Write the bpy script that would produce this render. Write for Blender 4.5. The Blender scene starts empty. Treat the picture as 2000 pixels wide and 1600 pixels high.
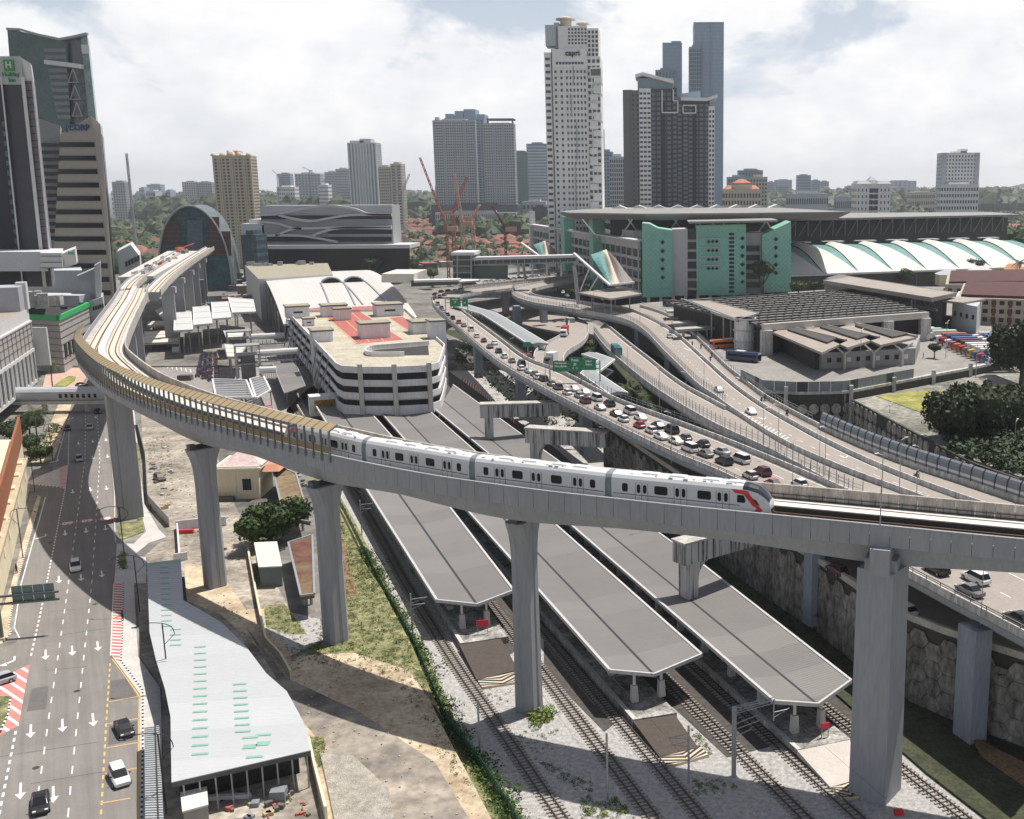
import bpy,math,random
from math import sin,cos,pi,radians,sqrt,atan2,hypot
from mathutils import Vector,Matrix
random.seed(7)
SC=bpy.context.scene
COL=SC.collection
# ------------------------------------------------------------------ camera, world, sun
CAMZ=70.0; PITCH=math.atan(432/2100); ROLL=radians(0.3); FPX=2100.0; PX0=1300.0; PY0=800.0
_R=Vector((1,0,0)); _F=Vector((0,cos(PITCH),-sin(PITCH))); _U=Vector((0,sin(PITCH),cos(PITCH)))
RR=_R*cos(ROLL)-_U*sin(ROLL); UU=_R*sin(ROLL)+_U*cos(ROLL)
CAM=Vector((0,0,CAMZ))
cd=bpy.data.cameras.new('camera'); co=bpy.data.objects.new('camera',cd); COL.objects.link(co)
M3=Matrix((RR,UU,-_F)).transposed()
co.matrix_world=Matrix.Translation(CAM)@M3.to_4x4()
cd.sensor_width=36; cd.lens=36*FPX/2000; cd.shift_x=-(PX0-1000)/2000; cd.clip_start=1; cd.clip_end=40000
SC.camera=co
SUN_DIR=Vector((0.74*cos(radians(68)),0.67*cos(radians(68)),sin(radians(68)))).normalized()
def node(nt,t,**k):
 n=nt.nodes.new(t)
 for a,b in k.items():
  if a.startswith('i_'):n.inputs[a[2:].replace('_',' ')].default_value=b
  else:setattr(n,a,b)
 return n
wd=bpy.data.worlds.new("World"); SC.world=wd; wd.use_nodes=True
def make_world():
 nt=wd.node_tree; nt.nodes.clear(); L=nt.links.new
 out=node(nt,'ShaderNodeOutputWorld'); bg=node(nt,'ShaderNodeBackground'); bg.inputs['Strength'].default_value=SKY_STR
 sk=node(nt,'ShaderNodeTexSky',sky_type='NISHITA',sun_disc=False)
 sk.sun_elevation=math.asin(SUN_DIR.z); sk.sun_rotation=atan2(SUN_DIR.x,SUN_DIR.y)
 sk.air_density=1.0; sk.dust_density=3.0; sk.ozone_density=1.0
 tc=node(nt,'ShaderNodeTexCoord')
 mp=node(nt,'ShaderNodeMapping'); mp.inputs['Scale'].default_value=(1,1,1.7); mp.inputs['Location'].default_value=CLOUD_OFF
 L(tc.outputs['Generated'],mp.inputs[0])
 n1=node(nt,'ShaderNodeTexNoise'); n1.inputs['Scale'].default_value=5.2; n1.inputs['Detail'].default_value=9; n1.inputs['Roughness'].default_value=.56; n1.inputs['Distortion'].default_value=.25
 n2=node(nt,'ShaderNodeTexNoise'); n2.inputs['Scale'].default_value=17; n2.inputs['Detail'].default_value=7; n2.inputs['Roughness'].default_value=.6
 L(mp.outputs[0],n1.inputs['Vector']); L(mp.outputs[0],n2.inputs['Vector'])
 sep=node(nt,'ShaderNodeSeparateXYZ'); L(tc.outputs['Generated'],sep.inputs[0])
 el=node(nt,'ShaderNodeFloatCurve'); cu=el.mapping.curves[0]; cu.points[0].location=(0,.72); cu.points[1].location=(1,.28)
 for pt in((.08,.66),(.20,.50),(.40,.34)):cu.points.new(*pt)
 el.mapping.update(); L(sep.outputs['Z'],el.inputs['Value'])
 e2=node(nt,'ShaderNodeMath',operation='SUBTRACT'); e2.inputs[1].default_value=.5; L(el.outputs[0],e2.inputs[0]); el=e2
 ad=node(nt,'ShaderNodeMath',operation='ADD'); L(n1.outputs[0],ad.inputs[0]); L(el.outputs[0],ad.inputs[1])
 r1=node(nt,'ShaderNodeValToRGB'); r1.color_ramp.elements[0].position=.49; r1.color_ramp.elements[1].position=.56
 L(ad.outputs[0],r1.inputs[0])
 r2=node(nt,'ShaderNodeValToRGB'); r2.color_ramp.elements[0].position=.40; r2.color_ramp.elements[1].position=.64
 r2.color_ramp.elements[0].color=(*CLOUD_A,1); r2.color_ramp.elements[1].color=(*CLOUD_B,1)
 mx2=node(nt,'ShaderNodeMath',operation='MULTIPLY_ADD'); mx2.inputs[1].default_value=.45; L(n2.outputs[0],mx2.inputs[0])
 ml=node(nt,'ShaderNodeMath',operation='MULTIPLY'); ml.inputs[1].default_value=.55; L(n1.outputs[0],ml.inputs[0]); L(ml.outputs[0],mx2.inputs[2])
 L(mx2.outputs[0],r2.inputs[0])
 mix=node(nt,'ShaderNodeMix',data_type='RGBA'); L(r1.outputs[0],mix.inputs['Factor'])
 sm=node(nt,'ShaderNodeMix',data_type='RGBA'); sf=node(nt,'ShaderNodeMapRange'); sf.inputs['From Max'].default_value=.42; sf.inputs['To Min'].default_value=.92; sf.inputs['To Max'].default_value=.06; L(sep.outputs['Z'],sf.inputs['Value']); L(sf.outputs[0],sm.inputs['Factor']); sm.inputs['B'].default_value=(*CLEAR,1)
 L(sk.outputs[0],sm.inputs['A']); L(sm.outputs['Result'],mix.inputs['A']); L(r2.outputs[0],mix.inputs['B'])
 L(mix.outputs['Result'],bg.inputs[0]); L(bg.outputs[0],out.inputs[0])
SKY_STR=0.06; CLOUD_OFF=(2.3,1.1,.4)
CLOUD_A=(12.9,13.2,13.8); CLOUD_B=(16.6,16.4,16.2); CLEAR=(11.8,13.2,15.2)
make_world()
sl=bpy.data.lights.new('sun','SUN'); sl.energy=5.0; sl.angle=radians(.5); sl.color=(1,.955,.89)
so=bpy.data.objects.new('sun',sl); COL.objects.link(so); so.rotation_euler=SUN_DIR.to_track_quat('Z','Y').to_euler(); so.location=(0,0,300)
SC.view_settings.view_transform='Standard'; SC.view_settings.look='None'; SC.view_settings.gamma=1; SC.view_settings.exposure=0.18
SC.view_settings.use_curve_mapping=False
# ------------------------------------------------------------------ photogrammetry of the place: a sight line meets a level
def ray(px,py):
 return(_F+RR*((px-PX0)/FPX)+UU*((PY0-py)/FPX))
def P(px,py,z=0.0):
 d=ray(px,py); t=(z-CAMZ)/d.z
 return(d.x*t,d.y*t)
def P3(px,py,z=0.0):
 a=P(px,py,z); return(a[0],a[1],z)
def AT(px,py,Y):
 d=ray(px,py); t=Y/d.y
 return(d.x*t,CAMZ+d.z*t)
def proj(v):
 d=Vector(v)-CAM; w=d.dot(_F)
 return(PX0+FPX*d.dot(RR)/w,PY0-FPX*d.dot(UU)/w,w)
 # ------------------------------------------------------------------ materials
MATS={}
def mat(name,col,rough=.8,var=.12,ns=.6,bump=0,metal=0,alpha=None,trans=0,col2=None,ns2=None,spec=None,emit=None,streak=0,coord='Object'):
 if name in MATS:return MATS[name]
 m=bpy.data.materials.new(name); m.use_nodes=True; nt=m.node_tree; b=nt.nodes['Principled BSDF']; L=nt.links.new
 b.inputs['Roughness'].default_value=rough; b.inputs['Metallic'].default_value=metal
 if spec is not None:b.inputs['Specular IOR Level'].default_value=spec
 c=(*col,1)
 if var>0 or col2:
  geo=node(nt,'ShaderNodeNewGeometry')
  src=geo.outputs['Position']
  nz=node(nt,'ShaderNodeTexNoise'); nz.inputs['Scale'].default_value=ns; nz.inputs['Detail'].default_value=6; nz.inputs['Roughness'].default_value=.65
  if streak:
   mp=node(nt,'ShaderNodeMapping'); mp.inputs['Scale'].default_value=(1,1,1/streak)if streak>0 else(1,1,1)
   L(src,mp.inputs[0]); src=mp.outputs[0]
  L(src,nz.inputs['Vector'])
  rp=node(nt,'ShaderNodeValToRGB'); e=rp.color_ramp.elements; e[0].position=.32; e[1].position=.68
  a=tuple(max(0,x*(1-var))for x in col); z=tuple(min(1,x*(1+var))for x in(col2 or col));
  e[0].color=(*a,1); e[1].color=(*z,1)
  L(nz.outputs[0],rp.inputs[0]); outc=rp.outputs[0]
  if var>0:
   n3=node(nt,'ShaderNodeTexNoise'); n3.inputs['Scale'].default_value=ns*9; n3.inputs['Detail'].default_value=4; L(src,n3.inputs['Vector'])
   mr=node(nt,'ShaderNodeMapRange'); mr.inputs['From Min'].default_value=.3; mr.inputs['From Max'].default_value=.7; mr.inputs['To Min'].default_value=1-var; mr.inputs['To Max'].default_value=1+var
   L(n3.outputs[0],mr.inputs['Value'])
   vm=node(nt,'ShaderNodeVectorMath',operation='SCALE'); L(outc,vm.inputs[0]); L(mr.outputs[0],vm.inputs['Scale']); outc=vm.outputs[0]
  L(outc,b.inputs['Base Color'])
  if bump:
   bp=node(nt,'ShaderNodeBump'); bp.inputs['Strength'].default_value=bump; bp.inputs['Distance'].default_value=.2
   L(n3.outputs[0]if var>0 else nz.outputs[0],bp.inputs['Height']); L(bp.outputs[0],b.inputs['Normal'])
 else:b.inputs['Base Color'].default_value=c
 if alpha is not None:b.inputs['Alpha'].default_value=alpha
 if trans:b.inputs['Transmission Weight'].default_value=trans
 if emit:b.inputs['Emission Color'].default_value=(*emit[:3],1); b.inputs['Emission Strength'].default_value=emit[3]
 MATS[name]=m; return m
def stripes(name,ca,cb,period,duty=.5,axis='X',ang=0,rough=.8):
 if name in MATS:return MATS[name]
 m=bpy.data.materials.new(name); m.use_nodes=True; nt=m.node_tree; b=nt.nodes['Principled BSDF']; L=nt.links.new
 b.inputs['Roughness'].default_value=rough
 geo=node(nt,'ShaderNodeNewGeometry'); mp=node(nt,'ShaderNodeMapping'); mp.inputs['Rotation'].default_value=(0,0,ang); L(geo.outputs['Position'],mp.inputs[0])
 sp=node(nt,'ShaderNodeSeparateXYZ'); L(mp.outputs[0],sp.inputs[0])
 d=node(nt,'ShaderNodeMath',operation='DIVIDE'); d.inputs[1].default_value=period; L(sp.outputs[axis],d.inputs[0])
 f=node(nt,'ShaderNodeMath',operation='FRACT'); L(d.outputs[0],f.inputs[0])
 g=node(nt,'ShaderNodeMath',operation='GREATER_THAN'); g.inputs[1].default_value=duty; L(f.outputs[0],g.inputs[0])
 mx=node(nt,'ShaderNodeMix',data_type='RGBA'); mx.inputs['A'].default_value=(*ca,1); mx.inputs['B'].default_value=(*cb,1); L(g.outputs[0],mx.inputs['Factor'])
 nz=node(nt,'ShaderNodeTexNoise'); nz.inputs['Scale'].default_value=.8; nz.inputs['Detail'].default_value=6; L(geo.outputs['Position'],nz.inputs['Vector'])
 mr=node(nt,'ShaderNodeMapRange'); mr.inputs['To Min'].default_value=.75; mr.inputs['To Max'].default_value=1.25; L(nz.outputs[0],mr.inputs['Value'])
 vm=node(nt,'ShaderNodeVectorMath',operation='SCALE'); L(mx.outputs['Result'],vm.inputs[0]); L(mr.outputs[0],vm.inputs['Scale']); L(vm.outputs[0],b.inputs['Base Color'])
 MATS[name]=m; return m
 # ------------------------------------------------------------------ mesh builder
WOFF={}
class MB:
 def __init__(s):s.v=[]; s.f=[]; s.m=[]
 def add(s,vs,fs,mi=0):
  n=len(s.v); s.v+=[tuple(a)for a in vs]; s.f+=[tuple(i+n for i in f)for f in fs]; s.m+=[mi]*len(fs); return s
 def box(s,c,d,rz=0,mi=0,taper=1.0):
  x,y,z=c; a,b,h=d[0]/2,d[1]/2,d[2]/2; C,S=cos(rz),sin(rz); vs=[]
  for k,t in((-1,1),(1,taper)):
   for i,j in((-1,-1),(1,-1),(1,1),(-1,1)):
    X,Y=i*a*t,j*b*t; vs.append((x+X*C-Y*S,y+X*S+Y*C,z+k*h))
  return s.add(vs,[(3,2,1,0),(4,5,6,7),(0,1,5,4),(1,2,6,5),(2,3,7,6),(3,0,4,7)],mi)
 def boxz(s,x,y,z0,z1,a,b,rz=0,mi=0,taper=1.0):return s.box((x,y,(z0+z1)/2),(a,b,z1-z0),rz,mi,taper)
 def prism(s,pts,z0,z1,mi=0,mt=None,top=None):
  pts=list(pts); ar=sum(pts[i][0]*pts[(i+1)%len(pts)][1]-pts[(i+1)%len(pts)][0]*pts[i][1]for i in range(len(pts)))
  if ar<0:pts.reverse()
  tp=top or pts
  n=len(pts); vs=[(p[0],p[1],z0)for p in pts]+[(p[0],p[1],z1)for p in(tp if not(top and ar<0)else list(reversed(top)))]
  s.add(vs,[tuple(range(n-1,-1,-1))]+[(i,(i+1)%n,n+(i+1)%n,n+i)for i in range(n)],mi)
  nn=len(s.v)-n; s.f.append(tuple(range(nn,nn+n))); s.m.append(mt if mt is not None else mi); return s
 def poly(s,pts,mi=0):
  return s.add(pts,[tuple(range(len(pts)))],mi)
 def flat(s,pts,z,mi=0):
  pts=list(pts); ar=sum(pts[i][0]*pts[(i+1)%len(pts)][1]-pts[(i+1)%len(pts)][0]*pts[i][1]for i in range(len(pts)))
  if ar<0:pts.reverse()
  return s.add([(p[0],p[1],z)for p in pts],[tuple(range(len(pts)))],mi)
 def tube(s,p0,p1,r,n=6,mi=0,r1=None):
  a=Vector(p0); b=Vector(p1); d=b-a
  if d.length<1e-6:return s
  q=d.to_track_quat('Z','Y'); r1=r if r1 is None else r1; vs=[]
  for c,rr in((a,r),(b,r1)):
   for i in range(n):vs.append(c+q@Vector((rr*cos(2*pi*i/n),rr*sin(2*pi*i/n),0)))
  return s.add(vs,[(i,(i+1)%n,n+(i+1)%n,n+i)for i in range(n)]+[tuple(range(n-1,-1,-1)),tuple(range(n,2*n))],mi)
 def bar(s,p0,p1,w,h,mi=0):
  a=Vector(p0); b=Vector(p1); d=(b-a)
  t=Vector((-d.y,d.x,0));
  if t.length<1e-6:t=Vector((1,0,0))
  t=t.normalized()*(w/2); u=t.cross(d).normalized()*(h/2)
  if d.length<1e-6:return s
  vs=[a-t-u,a+t-u,a+t+u,a-t+u,b-t-u,b+t-u,b+t+u,b-t+u]
  return s.add(vs,[(3,2,1,0),(4,5,6,7),(0,1,5,4),(1,2,6,5),(2,3,7,6),(3,0,4,7)],mi)
 def sweep(s,path,prof,mi=0,closed=True,caps=True):
  N=norms(path); n=len(prof); vs=[]
  for(x,y,z),(nx,ny)in zip(path,N):
   for o,h in prof:vs.append((x+nx*o,y+ny*o,z+h))
  fs=[]; k=n if closed else n-1
  for i in range(len(path)-1):
   for j in range(k):fs.append((i*n+j,i*n+(j+1)%n,(i+1)*n+(j+1)%n,(i+1)*n+j))
  if closed and caps:fs+=[tuple(range(n-1,-1,-1)),tuple((len(path)-1)*n+j for j in range(n))]
  return s.add(vs,fs,mi)
 def build(s,name,mats,parent=None,kind=None,smooth=False,org=None):
  if not s.v:return None
  if parent is not None:o0=WOFF[parent.name]
  elif org:o0=Vector(org)
  else:
   xs=[p[0]for p in s.v]; ys=[p[1]for p in s.v]; o0=Vector(((min(xs)+max(xs))/2,(min(ys)+max(ys))/2,min(p[2]for p in s.v)))
  me=bpy.data.meshes.new(name); me.from_pydata([(p[0]-o0.x,p[1]-o0.y,p[2]-o0.z)for p in s.v],[],s.f)
  if not isinstance(mats,(list,tuple)):mats=[mats]
  for m in mats:me.materials.append(m)
  if len(mats)>1:me.polygons.foreach_set('material_index',s.m)
  if smooth:me.polygons.foreach_set('use_smooth',[True]*len(me.polygons))
  me.update()
  o=bpy.data.objects.new(name,me); COL.objects.link(o); WOFF[o.name]=o0.copy()
  if parent is not None:o.parent=parent
  else:o.location=o0
  if kind:o['kind']=kind
  return o
def norms(path):
 out=[]
 for i in range(len(path)):
  a=path[max(0,i-1)]; b=path[min(len(path)-1,i+1)]; dx,dy=b[0]-a[0],b[1]-a[1]; l=hypot(dx,dy)or 1
  out.append((dy/l,-dx/l))
 return out
def tag(o,label=None,cat=None,group=None,kind=None):
 if label:o['label']=label
 if cat:o['category']=cat
 if group:o['group']=group
 if kind:o['kind']=kind
 return o
def thing(name,label,cat,loc=(0,0,0),rz=0,group=None):
 o=bpy.data.objects.new(name,None); COL.objects.link(o); o.location=loc; o.rotation_euler=(0,0,rz); o.empty_display_size=.5
 WOFF[o.name]=Vector(loc)if rz==0 else Vector((0,0,0)); return tag(o,label,cat,group)
def struct(mb,name,m,**k):return mb.build(name,m,kind='structure',**k)
def inst(me,name,parent,pos,rz=0,sc=None):
 o=bpy.data.objects.new(name,me); COL.objects.link(o); w=WOFF[parent.name]
 o.parent=parent; o.location=(pos[0]-w.x,pos[1]-w.y,pos[2]-w.z); o.rotation_euler=(0,0,rz)
 if sc:o.scale=sc
 WOFF[o.name]=Vector(pos); return o
_ch={}
def kids(o):return _ch.get(o.name,[])
def copy_tree(o,parent=None):
 c=o.copy(); COL.objects.link(c); c.parent=parent; WOFF[c.name]=WOFF[o.name].copy()
 for ch in[x for x in o.children]:copy_tree(ch,c)
 return c
def place(o,loc,rz=0,label=None,group=None):
 o.location=loc; o.rotation_euler=(0,0,rz)
 if label:o['label']=label
 if group:o['group']=group
 return o
def setmat(o,name,m,slot=0):
 for ch in o.children:
  if ch.name.split('.')[0]==name:
   ch.material_slots[slot].link='OBJECT'; ch.material_slots[slot].material=m
def mesh_only(mb,name,mats):
 me=bpy.data.meshes.new(name); me.from_pydata(mb.v,[],mb.f)
 for m in(mats if isinstance(mats,(list,tuple))else[mats]):me.materials.append(m)
 if len(me.materials)>1:me.polygons.foreach_set('material_index',mb.m)
 me.update(); return me
def resample(pts,step,closed=False):
 out=[tuple(pts[0])]; acc=0
 for a,b in zip(pts[:-1],pts[1:]):
  L=math.dist(a,b);
  if L<1e-9:continue
  d=step-acc
  while d<=L:
   t=d/L; out.append(tuple(a[k]+(b[k]-a[k])*t for k in range(len(a)))); d+=step
  acc=L-(d-step)
 return out
def smoothp(pts,n=6):
 out=[]; k=len(pts[0])
 for i in range(len(pts)-1):
  p0=pts[max(0,i-1)]; p1=pts[i]; p2=pts[i+1]; p3=pts[min(len(pts)-1,i+2)]
  for j in range(n):
   t=j/n
   out.append(tuple(.5*(2*p1[c]+(p2[c]-p0[c])*t+(2*p0[c]-5*p1[c]+4*p2[c]-p3[c])*t*t+(3*p1[c]-p0[c]-3*p2[c]+p3[c])*t**3)for c in range(k)))
 out.append(tuple(pts[-1])); return out
def offset(path,d,dz=0):
 return[(p[0]+n[0]*d,p[1]+n[1]*d,p[2]+dz)for p,n in zip(path,norms(path))]
def mid(a,b,t=.5):return tuple(a[k]+(b[k]-a[k])*t for k in range(len(a)))
def pathp(*pp,z=0,n=6,sm=True):
 q=[P3(p[0],p[1],p[2]if len(p)>2 else z)for p in pp]
 return smoothp(q,n)if sm and len(q)>2 else q
_fonts={}
def text_mb(txt,size,bold=.0,depth=.05,shear=0,align='CENTER'):
 cu=bpy.data.curves.new('t','FONT'); cu.body=txt; cu.size=size; cu.align_x=align; cu.align_y='CENTER'; cu.extrude=depth/2; cu.offset=bold; cu.resolution_u=2; cu.shear=shear
 ob=bpy.data.objects.new('t',cu); COL.objects.link(ob); dg=bpy.context.evaluated_depsgraph_get(); me=bpy.data.meshes.new_from_object(ob.evaluated_get(dg))
 vs=[tuple(v.co)for v in me.vertices]; fs=[tuple(p.vertices)for p in me.polygons]
 bpy.data.objects.remove(ob); bpy.data.curves.remove(cu); bpy.data.meshes.remove(me); return vs,fs
def put_text(name,txt,size,m,parent,pos,rz=0,upright=True,depth=.1,bold=.02,rx=None,flip=False):
 vs,fs=text_mb(txt,size,bold,depth); b=MB()
 M=Matrix.Translation(pos)@Matrix.Rotation(rz,4,'Z')@(Matrix.Rotation(pi/2 if upright else 0,4,'X')if rx is None else Matrix.Rotation(rx,4,'X'))
 b.add([M@Vector(v)for v in vs],fs); return b.build(name,m,parent)
 # ------------------------------------------------------------------ palette
def roadmat():
 m=bpy.data.materials.new('worn_asphalt'); m.use_nodes=True; nt=m.node_tree; b=nt.nodes['Principled BSDF']; L=nt.links.new; b.inputs['Roughness'].default_value=.9
 geo=node(nt,'ShaderNodeNewGeometry'); mp=node(nt,'ShaderNodeMapping'); mp.inputs['Rotation'].default_value=(0,0,radians(60.6)); L(geo.outputs['Position'],mp.inputs[0]); m2=node(nt,'ShaderNodeMapping'); m2.inputs['Scale'].default_value=(.03,1.1,1); L(mp.outputs[0],m2.inputs[0]); out=None
 for src,sc,lo,hi in((m2.outputs[0],1.0,.86,1.14),(geo.outputs['Position'],.12,.88,1.12),(geo.outputs['Position'],5,.93,1.07)):
  n=node(nt,'ShaderNodeTexNoise'); n.inputs['Scale'].default_value=sc; n.inputs['Detail'].default_value=6; n.inputs['Roughness'].default_value=.65; L(src,n.inputs['Vector']); r=node(nt,'ShaderNodeMapRange'); r.inputs['From Min'].default_value=.3; r.inputs['From Max'].default_value=.7; r.inputs['To Min'].default_value=lo; r.inputs['To Max'].default_value=hi; L(n.outputs[0],r.inputs['Value'])
  v=node(nt,'ShaderNodeVectorMath',operation='SCALE'); L(r.outputs[0],v.inputs['Scale'])
  if out:L(out,v.inputs[0])
  else:v.inputs[0].default_value=(.20,.186,.172)
  out=v.outputs[0]
 L(out,b.inputs['Base Color']); return m
ASPHR=roadmat()
ASPH=mat('asphalt',(.185,.172,.160),.92,.07,.25,bump=.2)
ASPH2=mat('flyover_asphalt',(.30,.265,.235),.92,.07,.2,bump=.15)
ASPHD=mat('yard_concrete',(.25,.235,.215),.9,.16,.12,bump=.15)
CONC=mat('viaduct_concrete',(.30,.305,.32),.85,.08,.30,streak=7)
CONCL=mat('pale_concrete',(.50,.48,.455),.85,.12,.4,streak=8)
CONCD=mat('stained_concrete',(.42,.41,.39),.9,.30,.9,col2=(.50,.49,.47),streak=9)
CONCW=mat('weathered_concrete',(.20,.195,.18),.92,.5,.25,col2=(.30,.29,.27),streak=5)
PARAP=mat('parapet_concrete',(.36,.34,.31),.9,.22,.6,col2=(.45,.42,.38),streak=6)
PLINTH=mat('track_plinth',(.66,.62,.57),.85,.06,.8)
RUST=mat('rusty_rail',(.105,.055,.035),.7,.2,2)
RAILM=mat('rail_steel',(.06,.045,.035),.5,.2,2)
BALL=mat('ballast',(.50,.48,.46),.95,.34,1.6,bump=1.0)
BALLD=mat('ballast_dark',(.085,.076,.068),.95,.35,1.1,bump=.8)  # dark grime tone, deepened to paint the shade between the platform roofs
SLEEP=mat('sleeper',(.30,.27,.24),.9,.2,2)
SAND=mat('sand',(.40,.30,.19),.95,.22,.16,col2=(.52,.43,.31),bump=.5)
DIRT=mat('grey_dirt',(.20,.175,.145),.95,.30,.12,col2=(.34,.30,.25),bump=.4)
SOIL=mat('brown_soil',(.21,.135,.07),.95,.35,.3,bump=.5)
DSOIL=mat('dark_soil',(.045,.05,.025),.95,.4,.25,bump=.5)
GRASS=mat('grass',(.075,.115,.025),.95,.35,.45,col2=(.25,.23,.12),bump=.8)
GRASSY=mat('dry_grass',(.20,.23,.045),.95,.3,.2,col2=(.30,.27,.08),bump=.6)
LAND=mat('far_land',(.045,.065,.035),.95,.4,.012,col2=(.10,.11,.08))
CITYG=mat('city_ground',(.13,.122,.112),.95,.3,.04,col2=(.20,.19,.17))
WHITE=mat('white_paint',(.74,.73,.71),.7,.10,1.5)
WHITED=mat('worn_white_paint',(.68,.67,.65),.8,.10,2)
YELL=mat('yellow_paint',(.66,.42,.12),.8,.12,2)
REDP=mat('red_paint',(.52,.16,.14),.85,.15,1)
BLACK=mat('black_paint',(.025,.025,.028),.6,.1,1)
WALLW=mat('white_wall',(.60,.595,.59),.8,.05,.3,streak=4)
WALLG=mat('grey_cladding',(.42,.41,.42),.75,.06,.2)
WALLT=mat('taupe_cladding',(.40,.37,.35),.8,.08,.3)
CREAM=mat('cream_wall',(.70,.62,.44),.85,.06,.3,streak=4)
GLASSD=mat('dark_glass',(.018,.022,.028),.2,.0,1,spec=.4)
GLASSB=mat('blue_glass',(.05,.085,.11),.15,.25,.25,spec=.8)
GLASSG=mat('green_glass',(.02,.055,.05),.12,.2,.25,spec=.8)
GLASSBK=mat('black_glass',(.010,.012,.018),.22,0,1,spec=.3)
WIN=mat('window_glass',(.045,.055,.065),.2,.35,.5,spec=.7)
STEEL=mat('galvanised_steel',(.32,.33,.34),.5,.1,2,metal=.3)
DSTEEL=mat('dark_steel',(.075,.08,.085),.5,.1,2)
GREYR=mat('grey_metal_roof',(.215,.20,.19),.6,.05,.08)
ROOFT=mat('taupe_roof',(.30,.26,.22),.75,.12,.15)
ROOFW=mat('white_metal_roof',(.55,.54,.53),.55,.05,.1,streak=-1)
TAN=mat('tan_panel',(.37,.275,.15),.6,.05,1)
TAND=mat('brown_panel',(.24,.165,.08),.6,.08,1)
CLEARG=mat('clear_panel',(.55,.6,.62),.1,0,1,alpha=.07)
TYRE=mat('rubber',(.02,.02,.02),.9,0,1)
# ------------------------------------------------------------------ base land, one sheet to the horizon
def land():
 xs=[-26000,-9000,-4000,-2000,-1100,-700,-500,-380,-300,-230,-170,-120,-80,-40,0,40,80,130,190,260,360,500,700,1100,2000,4000,9000,26000]
 ys=[-3000,-500,0,60,90,120,160,200,240,280,330,380,430,470,510,560,620,700,850,1100,1500,2200,3400,5500,9000,15000,30000]
 def z(x,y):
  k=min(1,max(0,(y-430)/90)); return-.7*(1-k)+3.0*k
 b=MB(); vs=[(x,y,z(x,y))for y in ys for x in xs]; n=len(xs); fs=[(j*n+i,j*n+i+1,(j+1)*n+i+1,(j+1)*n+i)for j in range(len(ys)-1)for i in range(n-1)]
 b.add(vs,fs); struct(b,'ground',LAND,org=(0,0,0))
land()
def patch(name,m,pts,z,z0=None,label=None):
 b=MB()
 if z0 is None:b.flat(pts,z)
 else:b.prism(pts,z0,z)
 return struct(b,name,m)
def Pp(z,*pp):return[P(p[0],p[1],z)for p in pp]
# ------------------------------------------------------------------ west ground with a slope to the tracks
FEN=[(-118,330),(-98,288),(-88,262)]+Pp(1,(648,962),(675,1010),(707,1075),(742,1147),(807,1264),(870,1414),(942,1510),(996,1594))+[(-10,92),(10,50)]
def west():
 b=MB(); L=[(x,y)for x,y in FEN]; n=len(L)
 top=[(x-3.2,y-1.4,2.5)for x,y in L]; bot=[(x+1.6,y+.7,0.02)for x,y in L]; far=[(-330,y,2.5)for x,y in L]; wf=[(-330,600,2.5),(-215,600,2.5)]
 b.poly([(-330,50,2.5)]+list(reversed(top))+[(-150,600,2.5),(-330,600,2.5)][0:2])
 b.add(top+bot,[(i,i+n,i+n+1,i+1)for i in range(n-1)],1)
 struct(b,'west_ground',[CITYG,GRASS],org=(0,0,0))
west()
patch('railway_bed',BALL,[(x+1.5,y+.6)for x,y in FEN]+[(60,60),(55,112),(24.6+9,160),(13.8+9,185.1),(-6,263),(-30,330),(-60,420),(-150,420)],0.0)
patch('railway_bed_painted_shade',BALLD,Pp(0,(660,930),(705,960),(870,1220),(955,1310),(1062,1230),(1062,1310),(1180,1430),(1280,1350),(1420,1480),(1540,1450),(1640,1540),(1700,1400),(1330,1090),(1090,880),(870,720),(560,720),(600,800)),.006)  # shade between the roofs is put into this darker ballast
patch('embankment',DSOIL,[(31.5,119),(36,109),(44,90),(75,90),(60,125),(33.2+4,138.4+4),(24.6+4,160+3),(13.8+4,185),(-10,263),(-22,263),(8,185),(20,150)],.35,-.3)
patch('orange_soil',SOIL,Pp(.8,(1900,1440),(2000,1490),(2040,1540),(2000,1530),(1915,1470)),.9,.3)
Z=2.5
RRT=[(258,640),(232,720),(209,804),(217,897),(225,967),(225,1032),(228,1063),(225,1116),(222,1150),(217,1281),(274,1358),(273,1468),(270,1660)]
RLT=[(-60,1660),(-60,1290),(0,1268),(32,1255),(35,1244),(26,1226),(40,1139),(87,970),(80,966),(58,950),(-60,975),(-60,925),(60,930),(100,925),(108,901),(122,850),(135,813),(148,770),(180,700),(215,640)]
patch('road',ASPHR,Pp(Z,*RRT,*RLT),Z+.004)
patch('pavement',CONCL,Pp(Z,(228,1063),(262,1063),(262,1150),(270,1285),(313,1345),(316,1420),(318,1660),(270,1660),(273,1468),(274,1358),(217,1281),(222,1150),(225,1116)),Z+.13,Z-.1)
patch('footpath',CONCL,Pp(Z,(230,815),(262,800),(268,860),(272,900),(282,985),(310,1035),(325,1050),(290,1062),(262,1085),(285,1090),(285,1140),(232,1140),(232,1120),(250,1100),(262,1062),(285,1040),(272,985),(262,900),(258,850),(232,830)),Z+.12,Z-.1)
patch('verge_grass',GRASS,Pp(Z,(256,862),(272,868),(281,1040),(236,1056),(229,1030),(240,1020),(268,1020),(262,900)),Z+.14,Z-.1)
patch('verge_grass',GRASS,Pp(Z,(236,1078),(246,1080),(247,1108),(240,1113),(231,1104),(232,1088)),Z+.2,Z-.1)
patch('left_pavement',SAND,Pp(Z,(-60,1262),(-2,1262),(22,1240),(17,1226),(33,1139),(80,972),(74,968),(50,1040),(20,1150),(-10,1230),(-60,1235)),Z+.13,Z-.1)
patch('roadside_footpath',SAND,Pp(Z,(60,905),(100,900),(106,895),(132,815),(146,770),(122,770),(90,850),(65,895)),Z+.12,Z-.1)
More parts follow.
